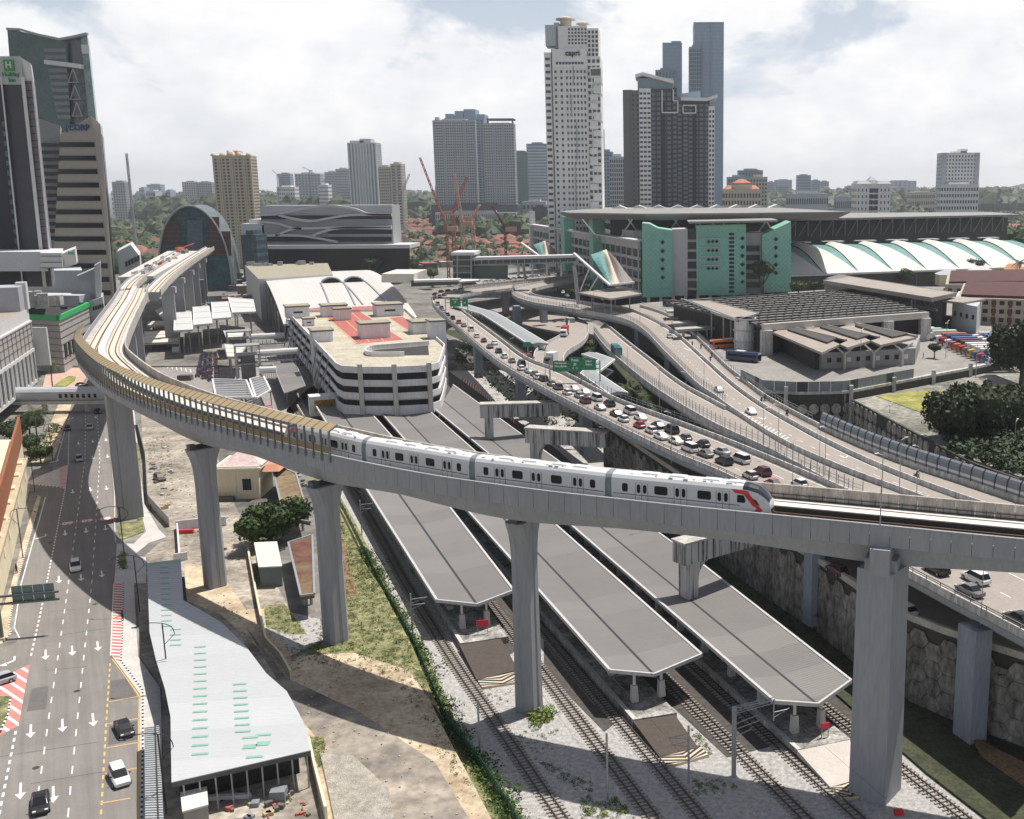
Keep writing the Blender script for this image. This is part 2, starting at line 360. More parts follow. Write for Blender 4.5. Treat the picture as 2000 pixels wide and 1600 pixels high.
patch('plaza_paving',mat('plaza_tiles',(.50,.34,.27),.85,.12,.5),Pp(Z,(80,770),(150,765),(170,735),(160,690),(120,700),(90,730)),Z+.12,Z-.1)
patch('plaza_lawn',GRASSY,Pp(Z,(105,757),(128,757),(146,745),(148,738),(135,737),(118,745)),Z+.5,Z)
patch('vacant_lot',DIRT,Pp(Z,(275,800),(330,800),(420,880),(460,990),(560,1180),(600,1300),(640,1660),(320,1660),(316,1345),(275,1285),(266,1100),(330,1045),(285,985)),Z+.03)
GDT=mat('worn_dirt',(.17,.155,.14),.95,.3,.07,col2=(.36,.31,.25),bump=.5)
patch('sand_lot',SAND,Pp(Z,(362,1100),(425,1110),(480,1190),(560,1190),(640,1240),(700,1260),(800,1290),(880,1450),(960,1600),(960,1680),(640,1680),(605,1460),(520,1280),(430,1200),(358,1172)),Z+.045)
patch('grey_dirt_track',GDT,Pp(Z,(480,1225),(560,1325),(700,1390),(850,1490),(940,1640),(800,1660),(700,1540),(600,1420),(530,1310)),Z+.06)
patch('gravel_heap',mat('pale_gravel',(.36,.33,.285),.95,.3,.9,bump=.9),Pp(Z,(625,1475),(690,1480),(760,1545),(775,1640),(660,1640),(640,1540)),Z+.3,Z)
patch('gravel_strip',BALL,Pp(Z,(510,1205),(560,1195),(625,1210),(640,1265),(580,1290),(560,1262),(525,1240)),Z+.07)
patch('lot_grass',GRASS,Pp(Z,(665,1080),(705,1090),(745,1150),(805,1262),(862,1400),(800,1310),(690,1275),(600,1280),(560,1285),(620,1258),(660,1235),(655,1150)),Z+.075)
patch('orange_track',SOIL,Pp(Z,(640,960),(655,990),(690,1130),(700,1160),(660,1175),(655,1100),(640,1010)),Z+.08)
patch('lot_grass',GRASS,Pp(Z,(652,985),(700,1080),(745,1160),(700,1150),(672,1060)),Z+.085)
patch('lot_grass',GRASS,Pp(Z,(515,1185),(555,1180),(600,1240),(560,1240),(520,1225)),Z+.09)
patch('lot_grass',GRASS,Pp(Z,(605,1440),(632,1440),(636,1480),(625,1500),(612,1480)),Z+.1)
patch('car_park_asphalt',mat('pale_asphalt',(.25,.235,.22),.9,.15,.2),Pp(Z,(285,690),(600,640),(640,740),(600,760),(560,800),(560,880),(430,780),(300,735),(270,715)),Z+.02)
mk=MB(); mky=MB(); mkr=MB(); mkb=MB()
def wl(mb,pts,w,z=Z,dz=.012,dash=None,gap=0,dense=1):
 q=[(*P(*p,z),)for p in pts]
 if dash:
  q=[(x,y,0)for x,y in q]; q=resample(q,.5); L=.5; i=0; n=max(1,round(dash/L)); m=max(1,round(gap/L))
  while i+n<len(q):
   seg=[q[i],q[i+n]]; mb.sweep(seg,[(-w/2,z+dz),(w/2,z+dz)],closed=False); i+=n+m
 else:mb.sweep([(x,y,0)for x,y in q],[(-w/2,z+dz),(w/2,z+dz)],closed=False)
wl(mk,[(135,832),(133,908),(127,956),(93,1130),(84,1175),(59,1288)],.24,dash=1.0,gap=1.0)
wl(mk,[(31,1428),(0,1583),(-12,1640)],.26,dash=1.0,gap=1.0)
wl(mk,[(167,812),(166,897),(153,995),(133,1144),(113,1285),(98,1383),(76,1541),(58,1640)],.15,dash=2.0,gap=3.0)
wl(mk,[(190,812),(195,897),(188,1009),(179,1144),(166,1262),(152,1397),(138,1535),(129,1640)],.15,dash=2.0,gap=3.0)
wl(mk,[(89,971),(41,1142),(28,1226),(38,1246)],.15); wl(mk,[(110,903),(124,851),(137,814)],.13)
wl(mk,[(222,1140),(216,1281)],.15)
wl(mky,[(215,1296),(207,1420),(197,1597),(194,1650)],.2,dash=1.0,gap=1.0)
wl(mky,[(219,1287),(236,1308),(272.5,1360),(271.5,1468),(268,1640)],.2)
for a,c in(((212,1371),(272,1360)),((210,1414),(272,1403)),((208,1461),(271,1450)),((205,1511),(269,1500)),((198,1569),(255,1559))):wl(mky,[a,c],.17)
def arrow(px,py,k=1.0,turn=0):
 x,y=P(px,py,Z); d=Vector((P(px-1.5,py+12,Z)[0]-x,P(px-1.5,py+12,Z)[1]-y,0)).normalized()if True else 0
 d=Vector((.49,-.87,0)); n=Vector((.87,.49,0)); o=Vector((x,y,Z+.013)); s=k
 if not turn:
  mk.poly([o-d*2*s-n*.13,o-d*2*s+n*.13,o+d*.6*s+n*.13,o+d*.6*s-n*.13]); mk.poly([o+d*.6*s-n*.55,o+d*.6*s+n*.55,o+d*2*s])
 else:
  mk.poly([o-d*1.6-n*.13,o-d*1.6+n*.13,o+d*.2+n*.13,o+d*.2-n*.13]); mk.poly([o+d*.2+n*.13,o-n*1.0+d*1.0,o-n*1.1+d*.6,o-d*.2-n*.13]); mk.poly([o-n*.9+d*1.6,o-n*.9+d*.2,o-n*2.0+d*1.1])
for a in[(127,1041),(168,1036),(206,1031),(115,1132),(158,1128),(199,1121),(89,1279),(141,1271),(191,1262),(60,1428),(122,1417),(182,1406),(142,960),(176,956),(208,953),(181,894),(210,891),(153,866),(181,862),(207,859),(187,815),(40,1545),(104,1552)]:arrow(*a)
for a in[(89,1047),(113,900),(118,865),(142,817),(28,1290)]:arrow(*a,turn=1)
for px,py in((132,1022),(170,1017),(206,1013)):
 x,y=P(px,py,Z); rz=atan2(-.87,.49)+pi/2
 e=[(x+cos(t)*1.65*cos(rz)-sin(t)*1.35*sin(rz),y+cos(t)*1.65*sin(rz)+sin(t)*1.35*cos(rz),Z+.012)for t in[2*pi*i/20 for i in range(20)]]
 mkr.poly(e)
 vs,fs=text_mb('60',2.0,.09,0.0); Mx=Matrix.Translation((x,y,Z+.02))@Matrix.Rotation(rz+pi,4,'Z')@Matrix.Diagonal((1,1.3,1,1))
 mk.add([Mx@Vector(v)for v in vs],fs)
struct(mk,'white_road_markings',WHITE,org=(0,0,0)); struct(mky,'yellow_road_markings',YELL,org=(0,0,0)); struct(mkr,'red_speed_pads',REDP,org=(0,0,0))
HAT=stripes('hatched_red_paint',(.50,.17,.15),(.68,.62,.60),1.1,.62,'Y',radians(8))
patch('hatched_marking',HAT,Pp(Z,(223,1140),(240,1140),(238,1250),(234,1296),(218,1281)),Z+.14,Z)
patch('hatched_marking',stripes('hatched_red_paint_b',(.55,.2,.17),(.7,.66,.64),1.5,.7,'Y',radians(38)),Pp(Z,(58,1298),(36,1418),(0,1436),(-40,1450),(-40,1340),(0,1325)),Z+.012)
patch('traffic_island',mat('island_paving',(.5,.47,.44),.9,.15,.8),Pp(Z,(50,945),(128,953),(134,908),(110,918),(80,930)),Z+.13,Z)
patch('hatched_marking',HAT,Pp(Z,(116,952),(128,953),(134,909),(117,917)),Z+.137,Z+.1)
patch('island_grass',GRASS,Pp(Z,(-40,1365),(0,1362),(19,1362),(15,1395),(0,1425),(-40,1440)),Z+.18,Z)
b=MB()
for a,c in(((60,1531),(200,1508)),((0,1478),(190,1450)),((90,1310),(170,1302)),((120,1240),(205,1228)),((165,905),(215,903)),((175,935),(222,931)),((95,1195),(150,1190))):wl(b,[a,c],.09,dz=.009)
for a in((186,1180),(98,1060),(150,1350),(70,1500)):x,y=P(*a,Z); b.poly([(x+.42*cos(2*pi*k/10),y+.42*sin(2*pi*k/10),Z+.01)for k in range(10)])
struct(b,'road_joints_and_covers',mat('tar_dark',(.045,.042,.04),.9,.3,2),org=(0,0,0))
patch('road_repair',mat('patched_asphalt',(.13,.122,.115),.95,.12,.6),Pp(Z,(216,1330),(250,1325),(268,1362),(214,1366)),Z+.008); patch('road_repair',MATS['patched_asphalt'],Pp(Z,(214,1418),(268,1408),(269,1445),(211,1456)),Z+.008); patch('road_repair',MATS['patched_asphalt'],Pp(Z,(62,1345),(95,1340),(90,1385),(52,1390)),Z+.008)
def kerb(pts,step=.55,name='kerb',a=WHITE,c=BLACK,w=.22,hgt=.17,label=None,z=Z):
 q=resample([(*P(*p,z),0)for p in pts],step); root=thing(name,label or 'row of painted kerbstones along the road','kerb',(q[0][0],q[0][1],z)); root['kind']='structure'
 for k in('label','category'):del root[k]
 bw=MB(); bb=MB()
 for i in range(len(q)-1):
  rz=atan2(q[i+1][1]-q[i][1],q[i+1][0]-q[i][0]); (bw if i%2 else bb).box(((q[i][0]+q[i+1][0])/2,(q[i][1]+q[i+1][1])/2,z+hgt/2),(step*.98,w,hgt),rz)
 o=bw.build('white_kerbstones',a,root,kind='stuff'); o=bb.build('black_kerbstones',c,root,kind='stuff')
kerb([(241,1140),(239,1250),(236,1292),(279,1350),(279,1468),(276,1640)])
kerb([(79,975),(33,1139),(17,1226),(22,1238),(0,1260)])
kerb([(0,1432),(16,1396),(21,1362)]); kerb([(58,946),(128,954)],a=WHITE,c=REDP)
kerb([(226,1060),(224,1030),(224,967),(218,900),(212,830)],1.0,a=CONCL,c=CONCL)
kerb([(248,1112),(236,1114),(229,1104),(231,1086),(240,1080)],.8)
# ------------------------------------------------------------------ the tracks
TD=Vector((.4085,-.9128,0)); TN=Vector((.9128,.4085,0))
def line_from(px,py,s0,s1,bend=0):
 x,y=P(px,py,0); q=[]
 for i in range(25):
  s=s0+(s1-s0)*i/24; q.append((x+TD.x*s,y+TD.y*s,0))
 return q
TRK=[smoothp([(-128,360,0),(-112,325,0)]+[(*p,0)for p in Pp(0,(680,945),(750,1065),(797,1150),(887,1294),(968,1411),(1095,1597))]+[(-3,92,0)],4),line_from(1185,1480,-235,45),line_from(1212,1411,-235,45),line_from(1442,1470,-235,40),line_from(1550,1484,-235,40),line_from(1772,1512,-225,40)]
SLM=MB(); SLM.box((0,0,.09),(2.3,.26,.17)); SLM=mesh_only(SLM,'sleeper',SLEEP)
for ti,q in enumerate(TRK):
 root=thing('railway_track',['leftmost railway track beside the green mesh fence','railway track passing the foot of the pillar at the chevron ramp','railway track between the first and middle platform roofs','railway track left of the lattice cantilever mast','railway track beside the pale concrete ramp','railway track right of the thick square pier'][ti],'railway track',q[0])
 for s in(-.5,.5):
  b=MB(); b.sweep(offset(q,s*1.05),[(-.07,.17),(.07,.17),(.07,.34),(-.07,.34)]); b.build('rail',RAILM,root)
 r=resample(q,.75); near=[p for p in r if p[1]<215]; far=[p for p in r if p[1]>=215]
 sb=MB()
 for i in range(len(r)-1):
  rz=atan2(r[i+1][1]-r[i][1],r[i+1][0]-r[i][0])+pi/2; p=r[i]
  if p[1]<215 and i:
   if len(near)<300:inst(SLM,'sleeper',root,(p[0],p[1],0),rz)
   else:sb.box((p[0],p[1],.09),(2.3,.26,.17),rz)
  else:sb.box((p[0],p[1],.09),(2.3,.26,.17),rz)
 if sb.v:sb.build('far_sleepers',SLEEP,root,kind='stuff')
 # ------------------------------------------------------------------ rail viaduct
RT=32.5
OUT=[(-313.3,699.4),(-271.8,580.8),(-229.2,461.1),(-191.3,372.3),(-165,310.6),(-149.5,275),(-137.2,248.7),(-124.1,227.8),(-110.7,208.8),(-99,194.6),(-87.4,182.1),(-76.5,172.0),(-63.4,160.6),(-52,151.2),(-43.0,144.3),(-30.2,136),(-16,128.9),(-6.2,124.9),(2.9,121.3),(20,115.2),(37.8,108.8),(62,100.5)]
OUTP=resample([(*p,RT)for p in smoothp(OUT,8)],1.1)
CLFULL=offset(OUTP,-5.0)
iS=min(range(len(CLFULL)),key=lambda i:abs(CLFULL[i][1]-425))
CL=CLFULL[iS:]; CLF=CLFULL[:iS+1]
PIERS=[]
def cl_near(x,y,c=CL):return min(range(len(c)),key=lambda i:(c[i][0]-x)**2+(c[i][1]-y)**2)
pier_px=[((1712,1563),0,'sq'),((1033,1392),0,'fl'),((644,1262),2.5,'fl'),((405,1152),2.5,'fl'),((247,1015),2.5,'wd')]
for pp,z,k in pier_px:
 x,y=P(*pp,z); PIERS.append([cl_near(x,y+1),z,k,(x,y+1.3)])
i0=PIERS[-1][0]
for s in(150,196):PIERS.append([max(2,i0-int(s/1.1)),2.5,'st',None])
def deckrings(c,w=5.0,piers=None):
 b=MB(); N=norms(c); pr=[]
 for i,((x,y,z),(nx,ny))in enumerate(zip(c,N)):
  hd=0
  if piers:
   for j,_,k,_p in piers:
    s=abs(i-j)*1.1; hd=max(hd,(.9 if k in('sq','fl')else .5)*math.exp(-(s/13)**2))
  a=w/5
  prof=[(-w,-.25),(-w,-1.5),(-3.5*a,-1.75),(-2.6*a,-3.5-hd),(2.6*a,-3.5-hd),(3.5*a,-1.75),(w,-1.5),(w,-.25)]
  for o,h in prof:b.v.append((x+nx*o,y+ny*o,z+h))
 n=8
 for i in range(len(c)-1):
  for j in range(n):b.f.append((i*n+j,i*n+(j+1)%n,(i+1)*n+(j+1)%n,(i+1)*n+j)); b.m.append(0)
 b.f+=[tuple(range(n-1,-1,-1)),tuple((len(c)-1)*n+j for j in range(n))]; b.m+=[0,0]
 return b
PTAN=mat('track_plinth_tan',(.60,.53,.44),.85,.1,.6)
via=thing('rail_viaduct','long curved grey concrete railway viaduct carrying the white train','viaduct',(CL[-40][0],CL[-40][1],0))
deckrings(CL,5,PIERS).build('box_girder',CONC,via)
def strip(c,o0,o1,h0,h1,name,m,par=None,kind=None):
 b=MB(); b.sweep(c,[(o0,h0),(o1,h0),(o1,h1),(o0,h1)]); return b.build(name,m,par or via,kind)
strip(CL,-4.9,4.9,-.25,-.2,'deck_surface',PARAP)
strip(CL,-.75,.75,-.2,.75,'centre_walkway',PLINTH); strip(CL,.76,.95,-.19,.68,'walkway_face_shade',mat('painted_face_shade',(.055,.048,.04),.9,.3,1.5))  # dark strip paints the shade on the walkway's near face
strip(CL,-4.7,-3.85,-.2,-.05,'side_walkway',PLINTH)
iD=cl_near(-40,150);
for s in(-1,1):
 c=offset(CL,s*2.2)
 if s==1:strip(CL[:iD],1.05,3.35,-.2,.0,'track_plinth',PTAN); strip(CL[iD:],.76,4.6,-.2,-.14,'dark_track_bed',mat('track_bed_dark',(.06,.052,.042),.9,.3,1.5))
 else:strip(CL,-3.35,-1.05,-.2,.0,'track_plinth',PTAN)
 for r in(-.72,.72):
  o=s*2.2+r; strip(CL,o-.11,o+.11,0,.16,'rail',RUST)
bb=MB(); r=resample(offset(CL[iD:],2.2),.85)
for i in range(len(r)-1):bb.box((r[i][0],r[i][1],r[i][2]-.1),(.55,2.2,.12),atan2(r[i+1][1]-r[i][1],r[i+1][0]-r[i][0]))
bb.build('rail_plinth_blocks',mat('plinth_block',(.20,.16,.11),.9,.3,2),via,kind='stuff')
PMO=MB(); PMO.box((0,0,-.33),(2.14,.24,2.38)); PMO.box((0,0,.93),(2.17,.34,.13)); PMO=mesh_only(PMO,'parapet_panel',CONC)
PMI=MB(); PMI.box((0,0,.02),(2.14,.24,3.08)); PMI.box((0,0,1.63),(2.17,.34,.13)); PMI=mesh_only(PMI,'parapet_panel_stained',PARAP)
def panels(c,off,me,limY=250):
 q=resample(offset(c,off),2.2); fb=MB()
 for i in range(len(q)-1):
  m_=mid(q[i],q[i+1]); rz=atan2(q[i+1][1]-q[i][1],q[i+1][0]-q[i][0])
  if m_[1]<limY:inst(me,'parapet_panel',via,m_,rz)
  else:fb.box((m_[0],m_[1],m_[2]-.3+(0 if me is PMO else .35)),(2.2,.24,2.6 if me is PMO else 3.3),rz)
 if fb.v:fb.build('far_parapet',CONC if me is PMO else PARAP,via)
panels(CL,5.13,PMO); panels(CL,-5.13,PMI)
b=MB(); b.sweep(offset(CL[cl_near(-60,165):],-4.9),[(-.03,.45),(.03,.45),(.03,.55),(-.03,.55)]); b.sweep(offset(CL[cl_near(-60,165):],-4.9),[(-.03,-.02),(.03,-.02),(.03,.1),(-.03,.1)]); b.build('cable_tray',DSTEEL,via)
b=MB(); q=resample(offset(CL[cl_near(-60,165):],-4.85),1.6)
for p in q:b.box((p[0],p[1],p[2]+.2),(.07,.07,1.0))
b.build('cable_brackets',DSTEEL,via,kind='stuff')
def branch(path,w,lab):
 v=thing('rail_viaduct',lab,'viaduct',(path[-1][0],path[-1][1],0)); deckrings(path,w).build('box_girder',CONC,v)
 for s in(-1,1):strip(path,s*w-.15,s*w+.15,-1.6,1.0,'parapet',CONC if s>0 else PARAP,v)
 strip(path,-w+.2,w-.2,-.25,-.2,'deck_surface',PARAP,v); strip(path,-1.2,1.2,-.2,0,'track_plinth',PTAN,v)
 for r_ in(-.72,.72):strip(path,r_-.14,r_+.14,0,.16,'rail',RUST,v)
 strip(path,1.6,2.4,-.2,.3,'side_walkway',PLINTH,v)
 return v
INN=[(-304.8+2,729.8),(-225.1,498.2),(-199.7,425),(-193.7,407.0)]
bl=[(p[0],p[1],RT)for p in offset(resample([(*p,RT)for p in smoothp(OUT[:5],8)],6),-2.6)if p[1]>418]
branch(bl,2.6,'left single-track branch of the viaduct running into the domed terminal')
ip=[(p[0],p[1],RT)for p in smoothp([(-192,410),(-199.7,430),(-225.1,498.2),(-265,615),(-302.8,729.8)],8)]; ip.reverse()
branch(offset(ip,2.6),2.6,'right single-track branch of the viaduct running into the domed terminal')
b=MB(); b.prism([(-243,480),(-230,486),(-296,690),(-316,690)],RT-1.2,RT+.1); tag(b.build('station_approach_slab',CONCL),'pale concrete slab with builders gear between the two viaduct branches','slab')
cols=[(.5,.14,.07),(.35,.36,.37),(.55,.53,.5),(.12,.15,.2),(.6,.58,.5)]
rnd=random.Random(3)
for i in range(26):
 t=rnd.random(); x=-240-62*t+rnd.uniform(-4,4); y=492+190*t; s=rnd.uniform(.8,2.4); k=rnd.randrange(5)
 b=MB(); b.box((x,y,RT+.1+s*.35),(s*1.5,s,s*.7),rnd.random()*3); b.box((x+.3,y,RT+.1+s*.8),(s*.5,s*.6,s*.3),rnd.random()*3)
 tag(b.build('material_stack',mat('site_colour_%d'%k,cols[k],.8,.2,1)),'small stack of building material on the viaduct approach slab','stack','building material stacked on the approach slab')
x,y=P(352,492,RT); b=MB(); b.box((x,y,RT+1.6),(6,3.4,2.6),1.2,taper=.8); b.box((x+2.5,y-6,RT+1.2),(4,3,2),.4,taper=.7); b.tube((x,y,RT+2),(x+7,y+5,RT+5),.3)
tag(b.build('orange_machine',mat('machine_orange',(.55,.13,.06),.6,.1,1)),'orange machine standing at the station end of the viaduct','machine')
def tdir(i,c=CL):a=c[max(0,i-3)]; d=c[min(len(c)-1,i+3)]; return atan2(d[1]-a[1],d[0]-a[0])
labs={'sq':'thick square grey concrete pier at the right, tallest in the photo',0:'flared pier standing in the white ballast among the tracks',1:'flared pier standing in the grass of the sand lot',2:'flared pier in the dusty lot beside the cream house','wd':'broad straight pier on the verge beside the road'}
k=0
for i,z0,kind,pos in PIERS:
 x,y,_=CL[i]; ang=tdir(i)
 if pos:kk=.85 if kind in('sq','wd')else .72; x,y=x+(pos[0]-x)*kk,y+(pos[1]-y)*kk
 if kind=='sq':
  t=thing('viaduct_pier',labs['sq'],'pier',(x,y,0)); b=MB()
  b.boxz(x,y,-.5,RT-4.4,4.6,4.6,radians(-36),0,.94); b.build('shaft',CONC,t)
  b=MB(); b.boxz(x,y,RT-4.4,RT-3.0,3.6,4.2,ang); b.boxz(x,y,RT-4.5,RT-1.5,2.2,6.4,ang); b.build('pier_head',CONC,t)
  continue
 if kind=='fl':
  t=thing('viaduct_pier',labs[k],'pier',(x,y,z0)); k+=1; b=MB(); rings=[]
  zt=RT-5.2
  for zz,wt in[(z0-.4,3.3),(zt-7,3.05),(zt-5,3.15),(zt-3.4,3.4),(zt-2.1,3.9),(zt-1.1,4.6),(zt-.5,5.1),(zt,5.4)]:
   a=2.8/2 if zz>z0 else 3.0/2; h=wt/2; ch=.5
   rings.append([(X,Yy,zz)for X,Yy in[(-a+ch,-h),(-.35,-h),(-.2,-h+.14),(.2,-h+.14),(.35,-h),(a-ch,-h),(a,-h+ch),(a,-.3),(a-.14,-.2),(a-.14,.2),(a,.3),(a,h-ch),(a-ch,h),(-a+ch,h),(-a,h-ch),(-a,.3),(-a+.14,.2),(-a+.14,-.2),(-a,-.3),(-a,-h+ch)]])
  n=20
  for rg in rings:
   for X,Yy,zz in rg:b.v.append((x+X*cos(ang)-Yy*sin(ang),y+X*sin(ang)+Yy*cos(ang),zz))
  for r_ in range(len(rings)-1):
   for j in range(n):b.f.append((r_*n+j,r_*n+(j+1)%n,(r_+1)*n+(j+1)%n,(r_+1)*n+j)); b.m.append(0)
  b.f.append(tuple((len(rings)-1)*n+j for j in range(n))); b.m.append(0)
  b.build('shaft',CONC,t)
  for s in(-1,1):
   b=MB(); b.boxz(x-s*sin(ang)*1.9,y+s*cos(ang)*1.9,zt,RT-4.35,1.3,1.1,ang); b.build('bearing',DSTEEL,t)
  b=MB(); b.boxz(x,y,zt+.02,RT-4.5,.5,4.6,ang); b.build('bearing_shelf',mat('bearing_gap',(.06,.06,.06),.9,.1,1),t)
 elif kind=='wd':
  t=thing('viaduct_pier',labs['wd'],'pier',(x,y,z0)); b=MB()
  b.boxz(x,y,z0-.4,RT-3.4,3.0,4.6,ang,0,1.0); b.boxz(x+cos(ang)*1.55,y+sin(ang)*1.55,z0-.4,RT-3.6,.25,2.6,ang); b.boxz(x-cos(ang)*1.55,y-sin(ang)*1.55,z0-.4,RT-3.6,.25,2.6,ang)
  b.build('shaft',CONC,t)
 else:
  t=thing('viaduct_pier','straight pier under the inner edge of the far viaduct','pier',(x,y,z0),group='piers under the far straight of the viaduct'); b=MB(); b.boxz(x,y,z0,RT-3.4,3,5,ang); b.boxz(x,y,RT-6,RT-3.3,3,7.5,ang); b.build('shaft',CONC,t)
for(x,y)in((-214,470),(-232,520),(-249,570),(-267,620),(-285,672)):
 b=MB(); b.boxz(x-3,y,2,RT-3.4,3,5,radians(-70)); b.boxz(x-8,y-2,RT-6,RT-3.4,18,3,radians(12)); tag(b.build('viaduct_pier',CONC),'straight pier under the viaduct branches near the terminal','pier','piers under the two station branches')
a0=cl_near(-146,268); a1=cl_near(-45.4,149.2)
edge=resample(offset(CL[a0:a1+1],5.32),2.0)
bar=thing('noise_barrier','noise barrier with tan cranked top and grey posts along the outer curve','barrier',edge[0])
pm=MB(); pm.box((0,0,2.42),(.16,.30,3.9)); pm.bar((0,0,4.33),(0,1.5,5.05),.16,.22); pm.box((0,-.16,.35),(.3,.12,.9)); POSTM=mesh_only(pm,'barrier_post',mat('barrier_steel',(.17,.19,.19),.5,.08,1,metal=.2))
bm_=MB(); bm_.box((0,.05,1.55),(1.84,.1,.95)); BROWNM=mesh_only(bm_,'absorber_panel',TAND)
cm_=MB(); cm_.box((0,.05,3.17),(1.84,.03,2.26)); CLEARM=mesh_only(cm_,'clear_panel',CLEARG)
tm_=MB(); tm_.bar((0,.03,4.36),(0,1.52,5.08),1.93,.07); TANM=mesh_only(tm_,'top_panel',TAN)
for i in range(len(edge)):
 j=min(i,len(edge)-2); rz=atan2(edge[j+1][1]-edge[j][1],edge[j+1][0]-edge[j][0])
 inst(POSTM,'post',bar,edge[i],rz)
 if i<len(edge)-1:
  m_=mid(edge[i],edge[i+1])
  inst(BROWNM,'absorber_panel',bar,m_,rz); inst(CLEARM,'clear_panel',bar,m_,rz); inst(TANM,'top_panel',bar,m_,rz)
  # ------------------------------------------------------------------ the train
TRP=offset(CL,2.2)
def arc(path):
 s=[0]
 for a,b_ in zip(path[:-1],path[1:]):s.append(s[-1]+math.dist(a,b_))
 return s
TS=arc(TRP)
def at_s(s):
 import bisect
 i=max(1,min(len(TS)-1,bisect.bisect(TS,s))); t=(s-TS[i-1])/(TS[i]-TS[i-1]); return mid(TRP[i-1],TRP[i],t)
fx,fy=P(1502,1003,33.2); iF=cl_near(fx,fy+1,TRP); sF=TS[iF]+.2
train=thing('train','white four-car metro train with red and black nose on the viaduct','train',at_s(sF-38))
TW=mat('train_white',(.64,.64,.64),.35,.02,1,spec=.5); TR=mat('train_red',(.62,.02,.03),.35,.02,1); TG=mat('train_grey_gangway',(.20,.23,.24),.7,.1,2)
prof=[(-1.34,.25),(-1.38,1.0),(-1.38,2.6),(-1.28,3.05),(-1.0,3.42),(-.5,3.62),(0,3.68),(.5,3.62),(1.0,3.42),(1.28,3.05),(1.38,2.6),(1.38,1.0),(1.34,.25)]
def carpos(a,b_):
 p=at_s(a); q=at_s(b_); c=mid(p,q); return c,atan2(q[1]-p[1],q[0]-p[0])
def rectw(b,x0,x1,z0,z1,side,off=1.40,ch=.12):
 y=-off*side if side>0 else off
 y=off*(-1 if side>0 else 1); yy=y*1.0; yi=y*.93
 pts=[(x0+ch,z0),(x1-ch,z0),(x1,z0+ch),(x1,z1-ch),(x1-ch,z1),(x0+ch,z1),(x0,z1-ch),(x0,z0+ch)]
 if side<0:pts=pts[::-1]
 n=8; b.add([(p[0],yi,p[1])for p in pts]+[(p[0],yy,p[1])for p in pts],[tuple(range(n,2*n))]+[(i,(i+1)%n,n+(i+1)%n,n+i)for i in range(n)])
CARL=18.9
def make_car(s_head,length,nose=0,label=None):
 c,rz=carpos(s_head-length,s_head); b0=s_head
 car=bpy.data.objects.new('train_car',None); COL.objects.link(car); car.parent=train; car.location=Vector(c)-WOFF[train.name]; car.rotation_euler=(0,0,rz); WOFF[car.name]=Vector((0,0,0))
 car.empty_display_size=.5
 L=length/2; xs=[(-L,1,0)];
 if label:car['label']=label
 secs=[]
 if nose<=0:secs.append((-L,1,1))
 if nose<0:secs=[(-L,.40,.62),(-L+.15,.52,.78),(-L+.7,.72,.88),(-L+1.5,.90,.95),(-L+2.6,.985,.99),(-L+3.4,1,1)]
 elif nose==0:secs=[(-L,1,1)]
 else:secs=[(-L,1,1)]
 if nose>0:secs+=[(L-3.4,1,1),(L-2.6,.985,.99),(L-1.5,.90,.95),(L-.7,.72,.88),(L-.15,.52,.78),(L,.40,.62)]
 else:secs+=[(L,1,1)]
 b=MB(); n=len(prof)
 for x,hs,ws in secs:
  for y,z in prof:
   zz=z if z<1.0 else 1.0+(z-1.0)*(hs if hs>.5 else hs)
   zz=z if hs==1 else .25+(z-.25)*hs*1.0 if z>.5 else z
   b.v.append((x,y*ws,zz))
 for i in range(len(secs)-1):
  for j in range(n):b.f.append((i*n+j,(i+1)*n+j,(i+1)*n+(j+1)%n,i*n+(j+1)%n)); b.m.append(0)
 b.f+=[tuple(range(n)),tuple((len(secs)-1)*n+j for j in range(n-1,-1,-1))]; b.m+=[0,0]
 body=b.build('body',TW,car,smooth=False)
 for side in(1,-1):
  f=[.09,.34,.64,.91]; wds=[.75,1.55,1.55,.75]
  if nose>0:f=[.09,.325,.60]; wds=[.75,1.7,1.7]
  if nose<0:f=[.40,.675,.91]; wds=[1.7,1.7,.75]
  for fr,w in zip(f,wds):
   x=-L+fr*length; b=MB(); rectw(b,x-w/2,x+w/2,1.45,2.5,side,1.40,.16); b.build('window',GLASSBK,car)
  ds=[.20,.485,.80]if nose==0 else[.20,.45,.715]if nose>0 else[.285,.55,.80]
  for fr in ds:
   x=-L+fr*length; b=MB(); rectw(b,x-.78,x+.78,.32,2.72,side,1.392,.04); d=b.build('door',TW,car)
   for s in(-1,1):
    b=MB(); rectw(b,x+s*.40-.23,x+s*.40+.23,1.42,2.5,side,1.415,.16); o=b.build('door_window',GLASSBK,d)
   b=MB(); rectw(b,x-.02,x+.02,.35,2.7,side,1.41,.002); rectw(b,x-.82,x-.785,.32,2.72,side,1.41,.002); rectw(b,x+.785,x+.82,.32,2.72,side,1.41,.002); b.build('door_seam',DSTEEL,d)
  b=MB(); x0=-L+.2 if nose>=0 else-L+3.2; x1=L-.2 if nose<=0 else L-3.6; rectw(b,x0,x1,1.12,1.20,side,1.408,.01); b.build('black_stripe',BLACK,car)
  b=MB(); rectw(b,-L+.3 if nose>=0 else-L+2.5,L-.3 if nose<=0 else L-2.5,-.15,.24,side,1.2,.02); b.build('underframe',DSTEEL,car)
 b=MB()
 for x in(-5.2,-1.7,2.6,5.6):
  b=MB(); b.boxz(x,0,3.6,3.74,2.2,1.15,0,0,.85); b.build('roof_unit',TW,car)
 b=MB(); rr_=random.Random(int(s_head));
 for k_ in range(16):b.boxz(rr_.uniform(-L+1,L-4 if nose>0 else L-1),rr_.choice((-1,1))*rr_.uniform(.6,.95),3.40,3.60,rr_.uniform(.2,.6),.1)
 b.build('roof_fittings',mat('roof_fitting',(.45,.46,.47),.6,.1,2),car,kind='stuff')
 b=MB();
